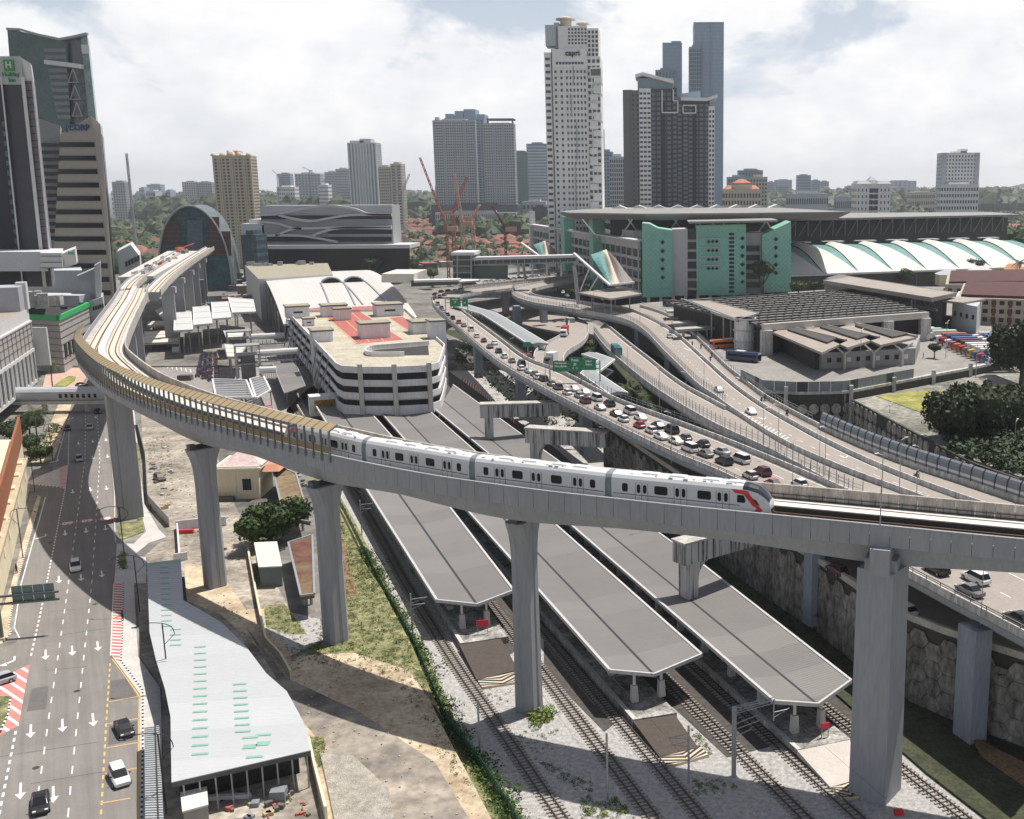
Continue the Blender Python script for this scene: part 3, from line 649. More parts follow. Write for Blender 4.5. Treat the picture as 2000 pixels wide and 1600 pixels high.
 for x in(-6.5,6.5):
  for dx in(-1,1):
   for y in(-.75,.75):b.tube((x+dx,y-.06,.42-.2),(x+dx,y+.06,.42-.2),.4,12)
 b.build('wheels',DSTEEL,car)
 if nose:
  g=1 if nose>0 else-1
  def X(v):return g*(L+v)
  b=MB()
  def ring(x,hs,ws,pr=prof):
   return[(X(x),y*ws,(.25+(z-.25)*hs if hs!=1 else z))for y,z in pr]
  sc_=[(-3.3,1,1),(-2.6,.985,.99),(-1.5,.90,.95),(-.7,.72,.88),(-.12,.50,.76)]
  sub=range(3,10)
  for(xa,ha,wa),(xb,hb,wb)in zip(sc_[:-1],sc_[1:]):
   ra=ring(xa,ha,wa); rb=ring(xb,hb,wb)
   for j in range(3,9):
    q=[Vector(ra[j]),Vector(rb[j]),Vector(rb[j+1]),Vector(ra[j+1])]
    up=Vector((g*.03,0,.035)); q=[v+up for v in q]
    if g<0:q=q[::-1]
    b.poly(q)
  b.build('windscreen',mat('windscreen_glass',(.03,.035,.04),.1,0,1,spec=.9),car)
  for side in(1,-1):
   ys=-1 if side>0 else 1
   def S(v,z):
    ws=1
    for(xa,_,wa),(xb,_,wb)in zip([(-3.4,1,1)]+secs_n,secs_n):
     if xa<=v<=xb:ws=wa+(wb-wa)*(v-xa)/(xb-xa)
    yb=1.38 if 1.0<=z<=2.6 else(1.34+.04*(z-.25)/.75 if z<1 else 1.38-.1*(z-2.6)/.45)
    return(X(v),ys*(yb*ws+.02),z)
   secs_n=[(-2.6,.985,.99),(-1.5,.90,.95),(-.7,.72,.88),(-.15,.52,.78),(0,.40,.62)]
   def patchs(pts,m,nm):
    b=MB(); q=[S(*p)for p in pts]
    if(g>0)!=(side>0):q=q[::-1]
    b.poly(q); b.build(nm,m,car)
   patchs([(-4.7,3.02),(-3.4,3.02),(-2.6,2.92),(-2.3,2.5),(-3.1,2.5),(-4.1,2.6)],TR,'red_livery')
   patchs([(-3.1,2.5),(-2.3,2.5),(-1.1,1.05),(-1.5,.95),(-2.0,1.2)],TR,'red_livery')
   patchs([(-1.1,1.05),(-.85,.8),(-1.15,.3),(-2.0,.3),(-1.7,.75),(-1.5,.95)],TR,'red_livery')
   patchs([(-2.0,.3),(-1.7,.62),(-3.0,.48),(-4.8,.3)],TR,'red_livery')
   patchs([(-3.9,1.5),(-3.0,1.5),(-2.85,1.8),(-3.1,2.42),(-3.9,2.42)],GLASSBK,'cab_window')
   patchs([(-2.2,2.2),(-1.6,1.95),(-1.15,1.3),(-1.7,1.55)],BLACK,'cab_side_window')
  b=MB(); b.box((X(-.25),0,.72),(.75,1.25,.4),0); b.build('coupler_cover',BLACK,car); b=MB(); b.tube((X(-.2),0,.35),(X(.55),0,.3),.12); b.build('coupler',DSTEEL,car)
 return car
s=sF;
make_car(s,19.9,1,'leading car with red and black nose'); s-=19.9
gl=[]
for k in range(2):gl.append(s); s-=.8; make_car(s,CARL); s-=CARL
gl.append(s); s-=.8; make_car(s,19.5,-1,'tail car with red end behind the noise barrier')
for g in gl:
 c,rz=carpos(g-.8,g); b=MB()
 q=[(-.42,y*.93,.3+(z-.25)*.96)for y,z in prof]; q2=[(.42,y*.93,.3+(z-.25)*.96)for y,z in prof]; n=len(prof)
 b.add([(c[0]+p[0]*cos(rz)-p[1]*sin(rz),c[1]+p[0]*sin(rz)+p[1]*cos(rz),c[2]+p[2])for p in q+q2],[(i,n+i,n+(i+1)%n,(i+1)%n)for i in range(n)]+[tuple(range(n)),tuple(range(2*n-1,n-1,-1))]); b.build('gangway_bellows',TG,train)
def deck_mast(px,py,lab):
 x,y=P(px,py,RT+1); t=thing('deck_mast',lab,'mast',(x,y,RT+.9)); b=MB(); b.tube((x,y,RT+.9),(x,y,RT+6.2),.07); b.build('pole',STEEL,t)
deck_mast(1719,1025,'thin grey mast clamped to the near parapet ahead of the train')
# ------------------------------------------------------------------ platform roofs
def ribmat(name,col,ang,period=.6,rough=.6,depth=.5,var=.06):
 m=bpy.data.materials.new(name); m.use_nodes=True; nt=m.node_tree; b=nt.nodes['Principled BSDF']; L=nt.links.new
 b.inputs['Roughness'].default_value=rough; geo=node(nt,'ShaderNodeNewGeometry'); mp=node(nt,'ShaderNodeMapping'); mp.inputs['Rotation'].default_value=(0,0,ang); L(geo.outputs['Position'],mp.inputs[0])
 sp=node(nt,'ShaderNodeSeparateXYZ'); L(mp.outputs[0],sp.inputs[0])
 mu=node(nt,'ShaderNodeMath',operation='MULTIPLY'); mu.inputs[1].default_value=2*pi/period; L(sp.outputs['X'],mu.inputs[0])
 s=node(nt,'ShaderNodeMath',operation='SINE'); L(mu.outputs[0],s.inputs[0])
 bp=node(nt,'ShaderNodeBump'); bp.inputs['Strength'].default_value=depth; bp.inputs['Distance'].default_value=.06; L(s.outputs[0],bp.inputs['Height']); L(bp.outputs[0],b.inputs['Normal'])
 d=node(nt,'ShaderNodeMath',operation='MULTIPLY'); d.inputs[1].default_value=1/7.3; L(sp.outputs['X'],d.inputs[0]); fl=node(nt,'ShaderNodeMath',operation='FLOOR'); L(d.outputs[0],fl.inputs[0])
 wn=node(nt,'ShaderNodeTexWhiteNoise',noise_dimensions='1D'); L(fl.outputs[0],wn.inputs['W'])
 nz=node(nt,'ShaderNodeTexNoise'); nz.inputs['Scale'].default_value=.25; nz.inputs['Detail'].default_value=7; L(geo.outputs['Position'],nz.inputs['Vector'])
 ad=node(nt,'ShaderNodeMath',operation='ADD'); L(wn.outputs[0],ad.inputs[0]); L(nz.outputs[0],ad.inputs[1])
 mr=node(nt,'ShaderNodeMapRange'); mr.inputs['From Max'].default_value=2; mr.inputs['To Min'].default_value=1-var*2; mr.inputs['To Max'].default_value=1+var*2; L(ad.outputs[0],mr.inputs['Value'])
 vm=node(nt,'ShaderNodeVectorMath',operation='SCALE'); vm.inputs[0].default_value=col; L(mr.outputs[0],vm.inputs['Scale']); L(vm.outputs[0],b.inputs['Base Color']); return m
TANG=atan2(TD.y,TD.x)
PRF=ribmat('ribbed_grey_roof',(.170,.160,.152),-TANG,.55,.6,.35,.10)
FAS=mat('fascia_white',(.46,.455,.45),.7,.15,1.5)
def lerp_poly(pts,n):
 s=[0]
 for a,b in zip(pts[:-1],pts[1:]):s.append(s[-1]+math.dist(a,b))
 out=[]
 for i in range(n):
  t=s[-1]*i/(n-1); k=0
  while k<len(s)-2 and s[k+1]<t:k+=1
  out.append(mid(pts[k],pts[k+1],(t-s[k])/max(1e-9,s[k+1]-s[k])))
 return out
def plat_roof(le,gu,ri,lab,z=6.0):
 n=30
 Lp=lerp_poly([P3(*p,z)for p in le],n); G=lerp_poly([P3(*p,z)for p in gu],n); R=lerp_poly([P3(*p,z)for p in ri],n)
 t=thing('platform_roof',lab,'platform roof',(G[-1][0],G[-1][1],1.1))
 for nm,E in(('left_roof_slope',Lp),('right_roof_slope',R)):
  b=MB()
  for i in range(n-1):
   a,c,d,e=Vector(E[i]),Vector(E[i+1]),Vector(G[i+1]),Vector(G[i])
   a.z=c.z=z+.1; d.z=e.z=z-.45; e=e+(a-e)*.02; d=d+(c-d)*.02
   q=[a,c,d,e]
   nrm=(q[1]-q[0]).cross(q[2]-q[0]); q=q if nrm.z>0 else q[::-1]
   b.poly(q); b.poly([v-Vector((0,0,.14))for v in q[::-1]])
  b.build(nm,PRF,t)
 for E in(Lp,R):
  b=MB(); b.sweep([(p[0],p[1],z+.1)for p in E],[(-.2,-.45),(.2,-.45),(.2,.1),(-.2,.1)]); b.build('fascia',FAS,t)
 b=MB(); b.sweep([(p[0],p[1],z-.5)for p in G],[(-.22,-.3),(.22,-.3),(.22,.07),(-.22,.07)]); b.build('gutter',BLACK,t)
 b=MB(); b.bar((*Lp[-1][:2],z-.05),(*G[-1][:2],z-.6+.2),.3,.5); b.bar((*G[-1][:2],z-.6+.2),(*R[-1][:2],z-.05),.3,.5); b.build('end_fascia',FAS,t)
 GG=resample([(p[0],p[1],0)for p in G],9.0); GG.reverse();
 d0=Vector((G[-1][0]-G[-2][0],G[-1][1]-G[-2][1],0)).normalized(); nn=Vector((-d0.y,d0.x,0))
 g0=Vector((G[-1][0],G[-1][1],0))-d0*2.4
 for k in range(11):
  for s in(-2.0,2.0):
   p=g0-d0*9.0*k+nn*s; b=MB(); b.boxz(p.x,p.y,1.1,3.5,.95,.95,TANG,0,.8); b.build('column_plinth',CONCL,t); b=MB(); b.boxz(p.x,p.y,3.5,5.6,.3,.3,TANG); b.build('column',WHITED,t)
  if k<4:b=MB(); p=g0-d0*9.0*k; b.bar(tuple(p-nn*4.6)[:2]+(5.35,),tuple(p+nn*4.6)[:2]+(5.35,),.2,.3); b.build('cross_beam',DSTEEL,t)
 return t
plat_roof([(605,774),(637,825),(713,951),(853,1173)],[(649,780),(697,844),(781,964),(932,1177)],[(706,786),(772,861),(869,979),(1003,1154)],'grey butterfly platform roof nearest the green fence, shortest of the three')
plat_roof([(725,784),(796,865),(901,984),(1003,1098),(1191,1310)],[(763,784),(847,871),(1051,1077),(1278,1313)],[(812,780),(929,883),(1070,1012),(1370,1279)],'middle grey butterfly platform roof behind the flared pier in the tracks')
plat_roof([(826,780),(956,888),(1105,1017),(1512,1370)],[(866,780),(943,843),(1179,1030),(1320,1144),(1598,1371)],[(885,752),(1033,860),(1096,905),(1366,1099),(1662,1330)],'right-hand grey butterfly platform roof with the portal columns through it')
def platform(pp,ramp,chev,lab,rm,back):
 t=thing('platform',lab,'platform',(*P(*pp[0],1.1),0)); a=[P(*p,1.1)for p in pp]
 b=MB(); q=a+[(a[1][0]-TD.x*back,a[1][1]-TD.y*back),(a[0][0]-TD.x*back,a[0][1]-TD.y*back)]; b.prism(q,0,1.1); b.build('slab',CONCW,t)
 b=MB(); b.prism([(x,y)for x,y in[a[0],(a[0][0]+TN.x*.6,a[0][1]+TN.y*.6),(a[0][0]+TN.x*.6-TD.x*back,a[0][1]+TN.y*.6-TD.y*back),(a[0][0]-TD.x*back,a[0][1]-TD.y*back)]],1.1,1.15); b.build('edge_coping',CONCL,t)
 r=[P3(*ramp[0],1.05),P3(*ramp[1],1.05),P3(*ramp[2],.35),P3(*ramp[3],.35)]
 b=MB(); v=r+[(x,y,-.1)for x,y,_ in r]; b.add(v,[(0,3,2,1),(0,1,5,4),(1,2,6,5),(2,3,7,6),(3,0,4,7)]); b.build('ramp',rm,t)
 c=[P3(*p,.3)for p in chev]; b=MB(); b.prism([(x,y)for x,y,_ in c],0,.3); b.build('end_block',mat('cream_paint',(.62,.50,.36),.8,.1,1),t)
 e0,e1,e2,e3=[Vector(p)for p in c]; b=MB(); n=6
 def uv(u,v):return tuple((e0*(1-u)+e1*u)*(1-v)+(e3*(1-u)+e2*u)*v+Vector((0,0,.02)))
 for i in range(-6,n):
  for sgn in(0,1):
   u0,u1=(0,.5)if sgn==0 else(1,.5); v0=i/n*1.9; dv=.95/n; sl=.55
   q=[]
   for u,v in((u0,v0),(u1,v0+sl),(u1,v0+sl+dv),(u0,v0+dv)):
    q.append((u,min(1,max(0,v))))
   if abs(q[0][1]-q[3][1])+abs(q[1][1]-q[2][1])>1e-4:
    qq=[uv(*p)for p in q]; b.poly(qq if sgn==0 else qq[::-1])
 b.build('chevron_stripes',BLACK,t)
 return t
DKR=mat('oiled_timber',(.07,.055,.045),.85,.2,1.2); RMP=mat('pale_ramp',(.50,.46,.42),.85,.1,.6)
platform([(899,1257),(993,1243)],[(897,1259),(978,1247),(1012,1308),(931,1328)],[(932,1327),(1014,1310),(1024,1330),(942,1343)],'island platform with dark ramp and red notice board under the first roof',DKR,165)
platform([(1236,1406),(1322,1392)],[(1236,1408),(1318,1396),(1364,1460),(1288,1478)],[(1288,1478),(1366,1455),(1384,1475),(1306,1497)],'island platform with dark ramp under the middle roof',DKR,195)
platform([(1557,1465),(1662,1444)],[(1557,1466),(1660,1445),(1680,1520),(1622,1538)],[(1622,1538),(1665,1526),(1684,1552),(1645,1562)],'island platform with pale concrete ramp beside the square pier',RMP,215)
def board(px,py,z,w,h,lab,rz=0):
 x,y=P(px,py,z); t=thing('notice_board',lab,'sign',(x,y,z)); b=MB(); b.boxz(x,y,z+1.2,z+1.2+h,w,.12,rz); b.build('board',mat('notice_red',(.62,.03,.05),.5,.03,1),t)
 for s in(-.4,.4):b=MB(); b.boxz(x+s*w*cos(rz),y+s*w*sin(rz),z,z+1.2,.1,.1,rz); b.build('leg',STEEL,t)
board(943,1238,1.1,1.9,1.1,'red notice board on two legs at the first platform end',.2); board(1611,1440,1.1,1.1,.8,'small red notice board beside the pale ramp',.2)
# ------------------------------------------------------------------ overhead line masts
def mast(px,py,h,lab,arm=0,z=0):
 x,y=P(px,py,z); t=thing('line_mast',lab,'mast',(x,y,z)); b=MB(); b.tube((x,y,z),(x,y,z+h),.13,6); b.build('pole',STEEL,t)
 if arm:
  for hh,L_ in((h-1.0,2.6),(h-2.0,2.2)):
   b=MB(); e=Vector((x,y,z+hh))+TN*arm*L_; b.tube((x,y,z+hh),e,.05,5); b.tube((x,y,z+hh-.7),e,.04,5); b.build('bracket_arm',STEEL,t)
 return t
mast(707,1045,7.5,'overhead line mast with bracket in the shade behind the fence',1); mast(806,1240,7,'overhead line mast beside the first platform roof',1); mast(938,1484,8,'plain steel mast by the overgrown green fence'); mast(1187,1562,8.5,'plain steel mast in the white ballast'); mast(1345,1530,7.5,'mast with bracket arms in front of the middle ramp',-1)
x,y=P(1433,1524,0); t=thing('gantry_mast','lattice cantilever mast over the tracks by the right platform','mast',(x,y,0))
b=MB(); b.boxz(x,y,0,9.6,.42,.42,TANG); b.build('pole',STEEL,t); b=MB(); b.boxz(x,y,0,.4,1,1,TANG); b.build('base',CONCL,t)
b=MB(); e=Vector((x,y,9.4))+TN*5.4
for dz in(0,-.7):
 for dn in(-.25,.25):b.tube((x+TD.x*dn,y+TD.y*dn,9.5+dz),(e.x+TD.x*dn,e.y+TD.y*dn,9.5+dz*.6),.06,5)
for i in range(9):
 a=Vector((x,y,9.5)).lerp(e,i/9); c=Vector((x,y,9.5)).lerp(e,(i+1)/9); b.tube(a+TD*.25*(1 if i%2 else-1),c+TD*.25*(-1 if i%2 else 1),.04,4); b.tube((a.x,a.y,a.z-.6*(i%2)),(c.x,c.y,c.z-.6*((i+1)%2)),.04,4)
b.build('lattice_boom',STEEL,t)
b=MB()
for hh,k in((7.8,3.0),(7.1,3.6),(6.2,2.4)):q=Vector((x,y,hh))+TN*k; b.tube((x,y,hh-.5),q,.06,5)
b.build('bracket_arm',STEEL,t); b=MB(); b.tube(e,e-Vector((0,0,2.8)),.09); q=e-Vector((0,0,1.6)); b.tube(q-Vector((0,0,.8)),q+TN*2.2,.05,5); b.tube(q-Vector((0,0,.1)),q+TN*2.0-Vector((0,0,.1)),.05,5); b.build('drop_post',STEEL,t)
b=MB()
for tk in TRK[1:5]:
 q=resample([p for p in tk if p[1]<175],12)
 for a,c in zip(q[:-1],q[1:]):b.tube((a[0],a[1],5.3),(c[0],c[1],5.3),.018,4)
tag(b.build('overhead_wires',DSTEEL),'thin overhead contact wires above the railway tracks','wires')
# ------------------------------------------------------------------ car park on top of the platforms
kp=thing('parking_building','white multi-storey car park with red courts on its roof','building',(*P(760,783,6),0))
ZT=20.0
FL,BL,BR,FR=P(650,700,ZT),P(560,606,ZT),P(792,603,ZT),P(868,672,ZT)
front=[P(*p,ZT)for p in((651,702),(656,708),(668,714),(700,716),(768,716),(836,713),(856,707),(860,698))]
foot=[BL]+front+[FR,BR]
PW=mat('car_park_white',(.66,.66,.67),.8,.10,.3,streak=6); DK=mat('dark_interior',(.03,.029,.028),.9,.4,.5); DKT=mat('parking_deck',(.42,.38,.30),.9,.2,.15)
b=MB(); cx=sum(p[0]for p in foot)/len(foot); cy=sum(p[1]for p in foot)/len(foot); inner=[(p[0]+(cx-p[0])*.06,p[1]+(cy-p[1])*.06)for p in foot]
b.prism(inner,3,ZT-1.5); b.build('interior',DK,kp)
def band(z0,z1,nm,pts=foot,w=.35,m=None):
 b=MB(); q=[(x,y,0)for x,y in pts]+[(*pts[0],0)]; b.sweep(q,[(-w/2,z0),(w/2,z0),(w/2,z1),(-w/2,z1)]); b.build(nm,m or PW,kp)
for z0,z1 in((5.6,8.4),(10.4,12.2),(14.2,16.0),(18.0,20.0)):band(z0,z1,'parapet_band')
for z0 in(10.0,14.0):b=MB(); b.prism(foot,z0,z0+.3); b.build('floor_slab',CONCL,kp)
b=MB(); b.prism(foot,ZT-1.3,ZT-1.0); b.build('roof_deck',DKT,kp)
def at_ring(t_):
 return mid(front[0],front[-1],t_)
for p in((702,716),(769,716),(837,713)):
 x,y=P(*p,ZT); x+=TD.x*.5; y+=TD.y*.5; b=MB(); b.boxz(x,y,3.5,ZT+.8,1.4,1.2,TANG); b.build('column',CONCL,kp)
for i in range(10):
 for A_,B_ in((FL,BL),):
  x,y=mid(A_,B_,(i+.6)/10); b=MB(); b.bar((x,y,ZT),(x-TN.x*2.6,y-TN.y*2.6,9),.35,.35); b.bar((x,y,13),(x-TN.x*2.8,y-TN.y*2.8,5),.3,.3); b.build('raking_strut',STEEL,kp)
b=MB()
for i in range(14):
 x,y=mid(FR,BR,(i+.5)/14); b.boxz(x+TN.x*.2,y+TN.y*.2,5,ZT-1,.8,.5,TANG)
b.build('side_fins',PW,kp)
RC=mat('red_court',(.38,.11,.095),.85,.12,.25)
for q in([(622,606),(663,604),(700,607),(738,632),(788,664),(696,672)],[(760,621),(786,619),(805,631),(806,652)],[(602,603),(633,600),(633,606),(606,609)],[(687,599),(732,598),(734,603),(690,606)]):
 b=MB(); b.prism([P(*p,ZT-1)for p in q],ZT-1.0,ZT-.97); b.build('sports_court',RC,kp)
b=MB()
for a,c in(((640,621),(696,670)),((696,670),(775,664)),((663,615),(722,668)),((687,611),(750,666)),((760,621),(806,652)),((652,612),(668,625))):
 p,q=P(*a,ZT-1),P(*c,ZT-1); b.bar((*p,ZT-.955),(*q,ZT-.955),.3,.02)
b.build('court_lines',YELL,kp)
hole=[P(*p,ZT-.9)for p in((716,688),(735,683),(836,675),(838,693),(790,694),(735,694),(716,692))]
b=MB(); b.prism(hole,ZT-1.0,ZT-.93); b.build('ramp_opening',DK,kp); b=MB(); q=[(x,y,0)for x,y in hole[:1]+hole[::-1][:3]+[]]; q=[(*P(*p,ZT-.9),0)for p in((838,674),(735,682),(718,686),(714,690),(722,695),(760,696),(790,695))]
b.sweep(smoothp(q,5),[(-.25,ZT-.9),(.25,ZT-.9),(.25,ZT+.5),(-.25,ZT+.5)]); b.build('ramp_parapet',PW,kp)
RTOP=mat('penthouse_roof',(.30,.27,.20),.9,.2,.4)
def pent(px0,px1,pyb,h,d,nm='stair_house',z=ZT-1.0,base=None,win=True):
 a=Vector(P(px0,pyb,z)); c=Vector(P(px1,pyb,z)); w=(c-a).length; m_=(a+c)/2; rz=TANG+pi/2
 cxy=(m_.x-TD.x*d/2,m_.y-TD.y*d/2); z0=z if base is None else base
 b=MB(); b.boxz(*cxy,z0,z+h,w,d,rz); o=b.build(nm,PW,kp); b=MB(); b.boxz(*cxy,z+h,z+h+.45,w+.9,d+.9,rz); b.build('roof_slab',DSTEEL,o)
 b=MB(); b.boxz(*cxy,z+h+.4,z+h+.5,w+.1,d+.1,rz); b.build('roof_screed',RTOP,o)
 if win:b=MB(); b.boxz(m_.x+TD.x*.02,m_.y+TD.y*.02,z+h*.45,z+h*.62,w*.4,.1,rz); b.build('slot_window',GLASSD,o)
 return o
pent(562,604,622,4.6,9); pent(632,678,619,4.4,9,win=False); pent(655,686,626,4.4,5,win=False); pent(737,788,618,4.6,10); pent(707,762,661,5,9,win=False)
pent(612,650,668,3.6,9,base=3,win=False); pent(808,856,652,4,10,base=3,win=False); pent(842,872,640+22,6.0,6,base=3,win=False); pent(594,614,637,2.6,5,'plant_box')
for zz in(8.5,13.0):
 a=P(612,668,ZT-1); b=MB(); m_=Vector(P(629,668,ZT-1)); b.boxz(m_.x+TD.x*.06,m_.y+TD.y*.06,zz,zz+2.4,3.2,.12,TANG+pi/2); b.build('stair_window',GLASSBK,kp)
b=MB(); m_=Vector(P(640,700,ZT)); b.boxz(m_.x-2+TD.x*1.0,m_.y+TD.y*1.0,3,9,9,5,TANG+pi/2); b.build('ground_bay',PW,kp); b=MB(); b.boxz(m_.x-2+TD.x*3.55,m_.y+TD.y*3.55,4.5,7.8,6.5,.1,TANG+pi/2); b.build('bay_window',mat('ochre_screen',(.22,.15,.02),.7,.5,1.5),kp)
# ------------------------------------------------------------------ barrel-vaulted station hall
vh=thing('station_hall','station hall under a broad white barrel-vaulted roof with two lunettes','building',(-190,520,0))
VR=ribmat('vault_roof',(.52,.505,.48),-TANG-pi/2,1.6,.6,.35,.05)
R0=Vector((-221,592,0)); W_=60
prof_=[]
for i in range(17):
 t_=i/16; s=-45+165*t_; zz=24.5-13.5*(abs(s)/120)**2.1 if s>0 else 24.5-3*(abs(s)/45)**2; prof_.append((s,zz))
b=MB()
for s,zz in prof_:
 for w in(0,W_):p=R0+TD*s+TN*w; b.v.append((p.x,p.y,zz))
for s,zz in prof_:
 for w in(0,W_):p=R0+TD*s+TN*w; b.v.append((p.x,p.y,zz-.9))
n=len(prof_)
for i in range(n-1):b.f+=[(2*i,2*i+2,2*i+3,2*i+1),(2*n+2*i+1,2*n+2*i+3,2*n+2*i+2,2*n+2*i),(2*i,2*n+2*i,2*n+2*i+2,2*i+2),(2*i+1,2*i+3,2*n+2*i+3,2*n+2*i+1)]; b.m+=[0]*4
b.f+=[(2*(n-1),2*n+2*(n-1),2*n+2*(n-1)+1,2*(n-1)+1)]; b.m.append(0)
b.build('vault',VR,vh)
b=MB(); q=[]
for s,zz in prof_:p=R0+TD*s+TN*.9; b.v.append((p.x,p.y,zz-.9));
for s,zz in prof_:p=R0+TD*s+TN*.9; b.v.append((p.x,p.y,2.5))
b.f=[(i,i+1,n+i+1,n+i)for i in range(n-1)]; b.m=[0]*(n-1); b.build('gable_glazing',GLASSD,vh)
b=MB(); p=R0+TD*35+TN*32; b.boxz(p.x,p.y,0,12,150,W_-4,TANG); b.build('hall_body',mat('hall_dark',(.10,.10,.10),.8,.2,.3),vh)
b=MB()
for i in range(9):p=R0+TD*(-30+17*i)-TN*1.0; b.boxz(p.x,p.y,2.5,15+1.2*i if i<5 else 20-1.6*(i-5),.7,.7,TANG)
b.build('gable_columns',STEEL,vh,kind='stuff')
def zroof(s):return 24.5-13.5*(s/120)**2.1
for w in(31,42.5):
 s0=46; p=R0+TD*s0+TN*w; z0=zroof(s0); b=MB(); N=10; rr=5.2
 arcp=[(rr*cos(pi*i/N),rr*.78*sin(pi*i/N))for i in range(N+1)]
 f=[tuple(p+TN*x+Vector((0,0,z0-1.2+zz)))for x,zz in arcp]; b.poly(f if(Vector(f[1])-Vector(f[0])).cross(Vector(f[2])-Vector(f[0])).dot(TD)>0 else f[::-1]); b.build('lunette_glass',GLASSBK,vh)
 b=MB()
 for i in range(N):
  a=p+TN*arcp[i][0]+Vector((0,0,z0-1.2+arcp[i][1])); c=p+TN*arcp[i+1][0]+Vector((0,0,z0-1.2+arcp[i+1][1])); b.tube(a+TD*.4,c+TD*.4,.45,5)
 b.build('lunette_frame',STEEL,vh)
 b=MB(); a0=p+TD*.5; zb=z0-1.0
 hood=[(x*1.08,zz*1.08)for x,zz in arcp]
 for i in range(N):
  q=[p-TD*0+TN*hood[i][0]+Vector((0,0,z0-1.2+hood[i][1])),p+TN*hood[i+1][0]+Vector((0,0,z0-1.2+hood[i+1][1])),p-TD*14+TN*hood[i+1][0]*.6+Vector((0,0,zroof(s0-14)-.2+hood[i+1][1]*.1)),p-TD*14+TN*hood[i][0]*.6+Vector((0,0,zroof(s0-14)-.2+hood[i][1]*.1))]
  b.poly(q)
 b.build('lunette_hood',VR,vh)
 b=MB();
 for sx in(-1,1):
  qq=[p+TD*k+TN*sx*(rr+.3+k*.04)+Vector((0,0,zroof(s0+k)-z0-.0+z0-0+.25))for k in(0,10,20,30,40,52)]
  for a,c in zip(qq[:-1],qq[1:]):b.bar(a,c,.7,.5)
 b.build('roof_kerb',STEEL,vh)
def block(name,lab,cat,poly,z0,z1,m,mt=None,par=None,group=None):
 b=MB(); b.prism(poly,z0,z1,0,1 if mt else None); o=b.build(name,[m,mt]if mt else m,par)
 if par is None:tag(o,lab,cat,group)
 return o
t=thing('station_block','flat-roofed white block behind the vaulted station hall','building',(-215,640,0)); q=[P(*p,25)for p in((478,518),(505,545),(650,536),(640,514))]
block('body',0,0,q,0,25,WALLW,RTOP,t); rnd=random.Random(5); b=MB()
for i in range(9):a=mid(q[0],q[3],.1+.09*i); b.boxz(a[0]+rnd.uniform(-3,3),a[1]-8+rnd.uniform(-4,4),25,25+rnd.uniform(1,2.6),rnd.uniform(2,5),2.5,rnd.random())
b.build('roof_plant',STEEL,t,kind='stuff')
# ------------------------------------------------------------------ bus interchange canopies and stair towers left of the tracks
CANW=mat('canopy_white',(.54,.54,.53),.5,.05,.2)
def canopy(pp,z,lab,m=CANW,legs=True,th=.7,gz=2.5,zs=None,seam=2,group=None,truss=False):
 q=[P3(p[0],p[1],z+(zs[i]if zs else 0))for i,p in enumerate(pp)]; t=thing('canopy',lab,'canopy',(sum(a[0]for a in q)/len(q),sum(a[1]for a in q)/len(q),gz),group=group)
 ar=sum(q[i][0]*q[(i+1)%len(q)][1]-q[(i+1)%len(q)][0]*q[i][1]for i in range(len(q)))
 if ar<0:q=q[::-1]
 n=len(q); b=MB(); b.add([(x,y,zz-th)for x,y,zz in q]+q,[tuple(range(n-1,-1,-1)),tuple(range(n,2*n))]+[(i,(i+1)%n,n+(i+1)%n,n+i)for i in range(n)]); b.build('roof',m,t)
 b=MB()
 for i in range(n):b.bar(q[i],q[(i+1)%n],.35,.35)
 b.build('roof_edge',WHITED if m is CANW else STEEL,t)
 if n==4 and seam:
  b=MB()
  for k in range(1,seam+1):b.bar(mid(q[0],q[3],k/(seam+1)),mid(q[1],q[2],k/(seam+1)),.25,.2)
  b.build('roof_seam',STEEL,t)
 if legs:
  c=Vector((sum(a[0]for a in q)/n,sum(a[1]for a in q)/n,0))
  for i in range(n):
   p=Vector(q[i][:2]+(0,))*.6+c*.4; b=MB(); b.tube((p.x,p.y,gz),(p.x,p.y,q[i][2]-th-(3 if truss else 0)),.28,6)
   if truss:b.tube((p.x,p.y,q[i][2]-th-3),(p.x*.6+q[i][0]*.4,p.y*.6+q[i][1]*.4,q[i][2]-th),.15,5); b.tube((p.x,p.y,q[i][2]-th-3),(c.x,c.y,q[i][2]-th),.15,5)
   b.build('leg',STEEL,t)
 return t
canopy([(341,611),(373,609),(376,644),(340,646)],14.5,'white square canopy on tall truss legs, leftmost of the stepped four',truss=True)
canopy([(377,600),(408,598),(414,632),(379,635)],15.2,'white square canopy on tall truss legs, second from the left',truss=True)
canopy([(413,591),(445,589),(451,620),(416,623)],15.9,'white square canopy on tall truss legs, third from the left',truss=True)
canopy([(446,581),(494,585),(499,609),(454,611)],16.6,'white square canopy on tall truss legs, rightmost of the four',truss=True)
canopy([(283,648),(352,645),(350,668),(277,671)],7,'low cream bus shelter roof beside the viaduct',mat('cream_roof',(.60,.57,.50),.6,.08,.3))
canopy([(290,628),(338,626),(338,634),(287,636)],7,'narrow cream shelter roof behind the low bus shelter',MATS['cream_roof'])
canopy([(303,606),(345,590),(372,608),(341,628),(318,622)],8,'pale triangular tent roof at the foot of the viaduct piers',MATS['cream_roof'],seam=0)
def pergola(pp,z,lab,n=10):
 q=[P3(*p,z)for p in pp]; t=thing('pergola',lab,'pergola',(q[0][0],q[0][1],2.5)); b=MB()
 for i in range(4):b.bar(q[i],q[(i+1)%4],.5,.5)
 b.build('frame',WHITED,t)
 for k in range(1,n):b=MB(); b.bar(mid(q[0],q[3],k/n),mid(q[1],q[2],k/n),1.3,.2); b.build('slat',STEEL,t)
 for p in q:b=MB(); b.tube((p[0],p[1],2.5),p,.2); b.build('leg',STEEL,t)
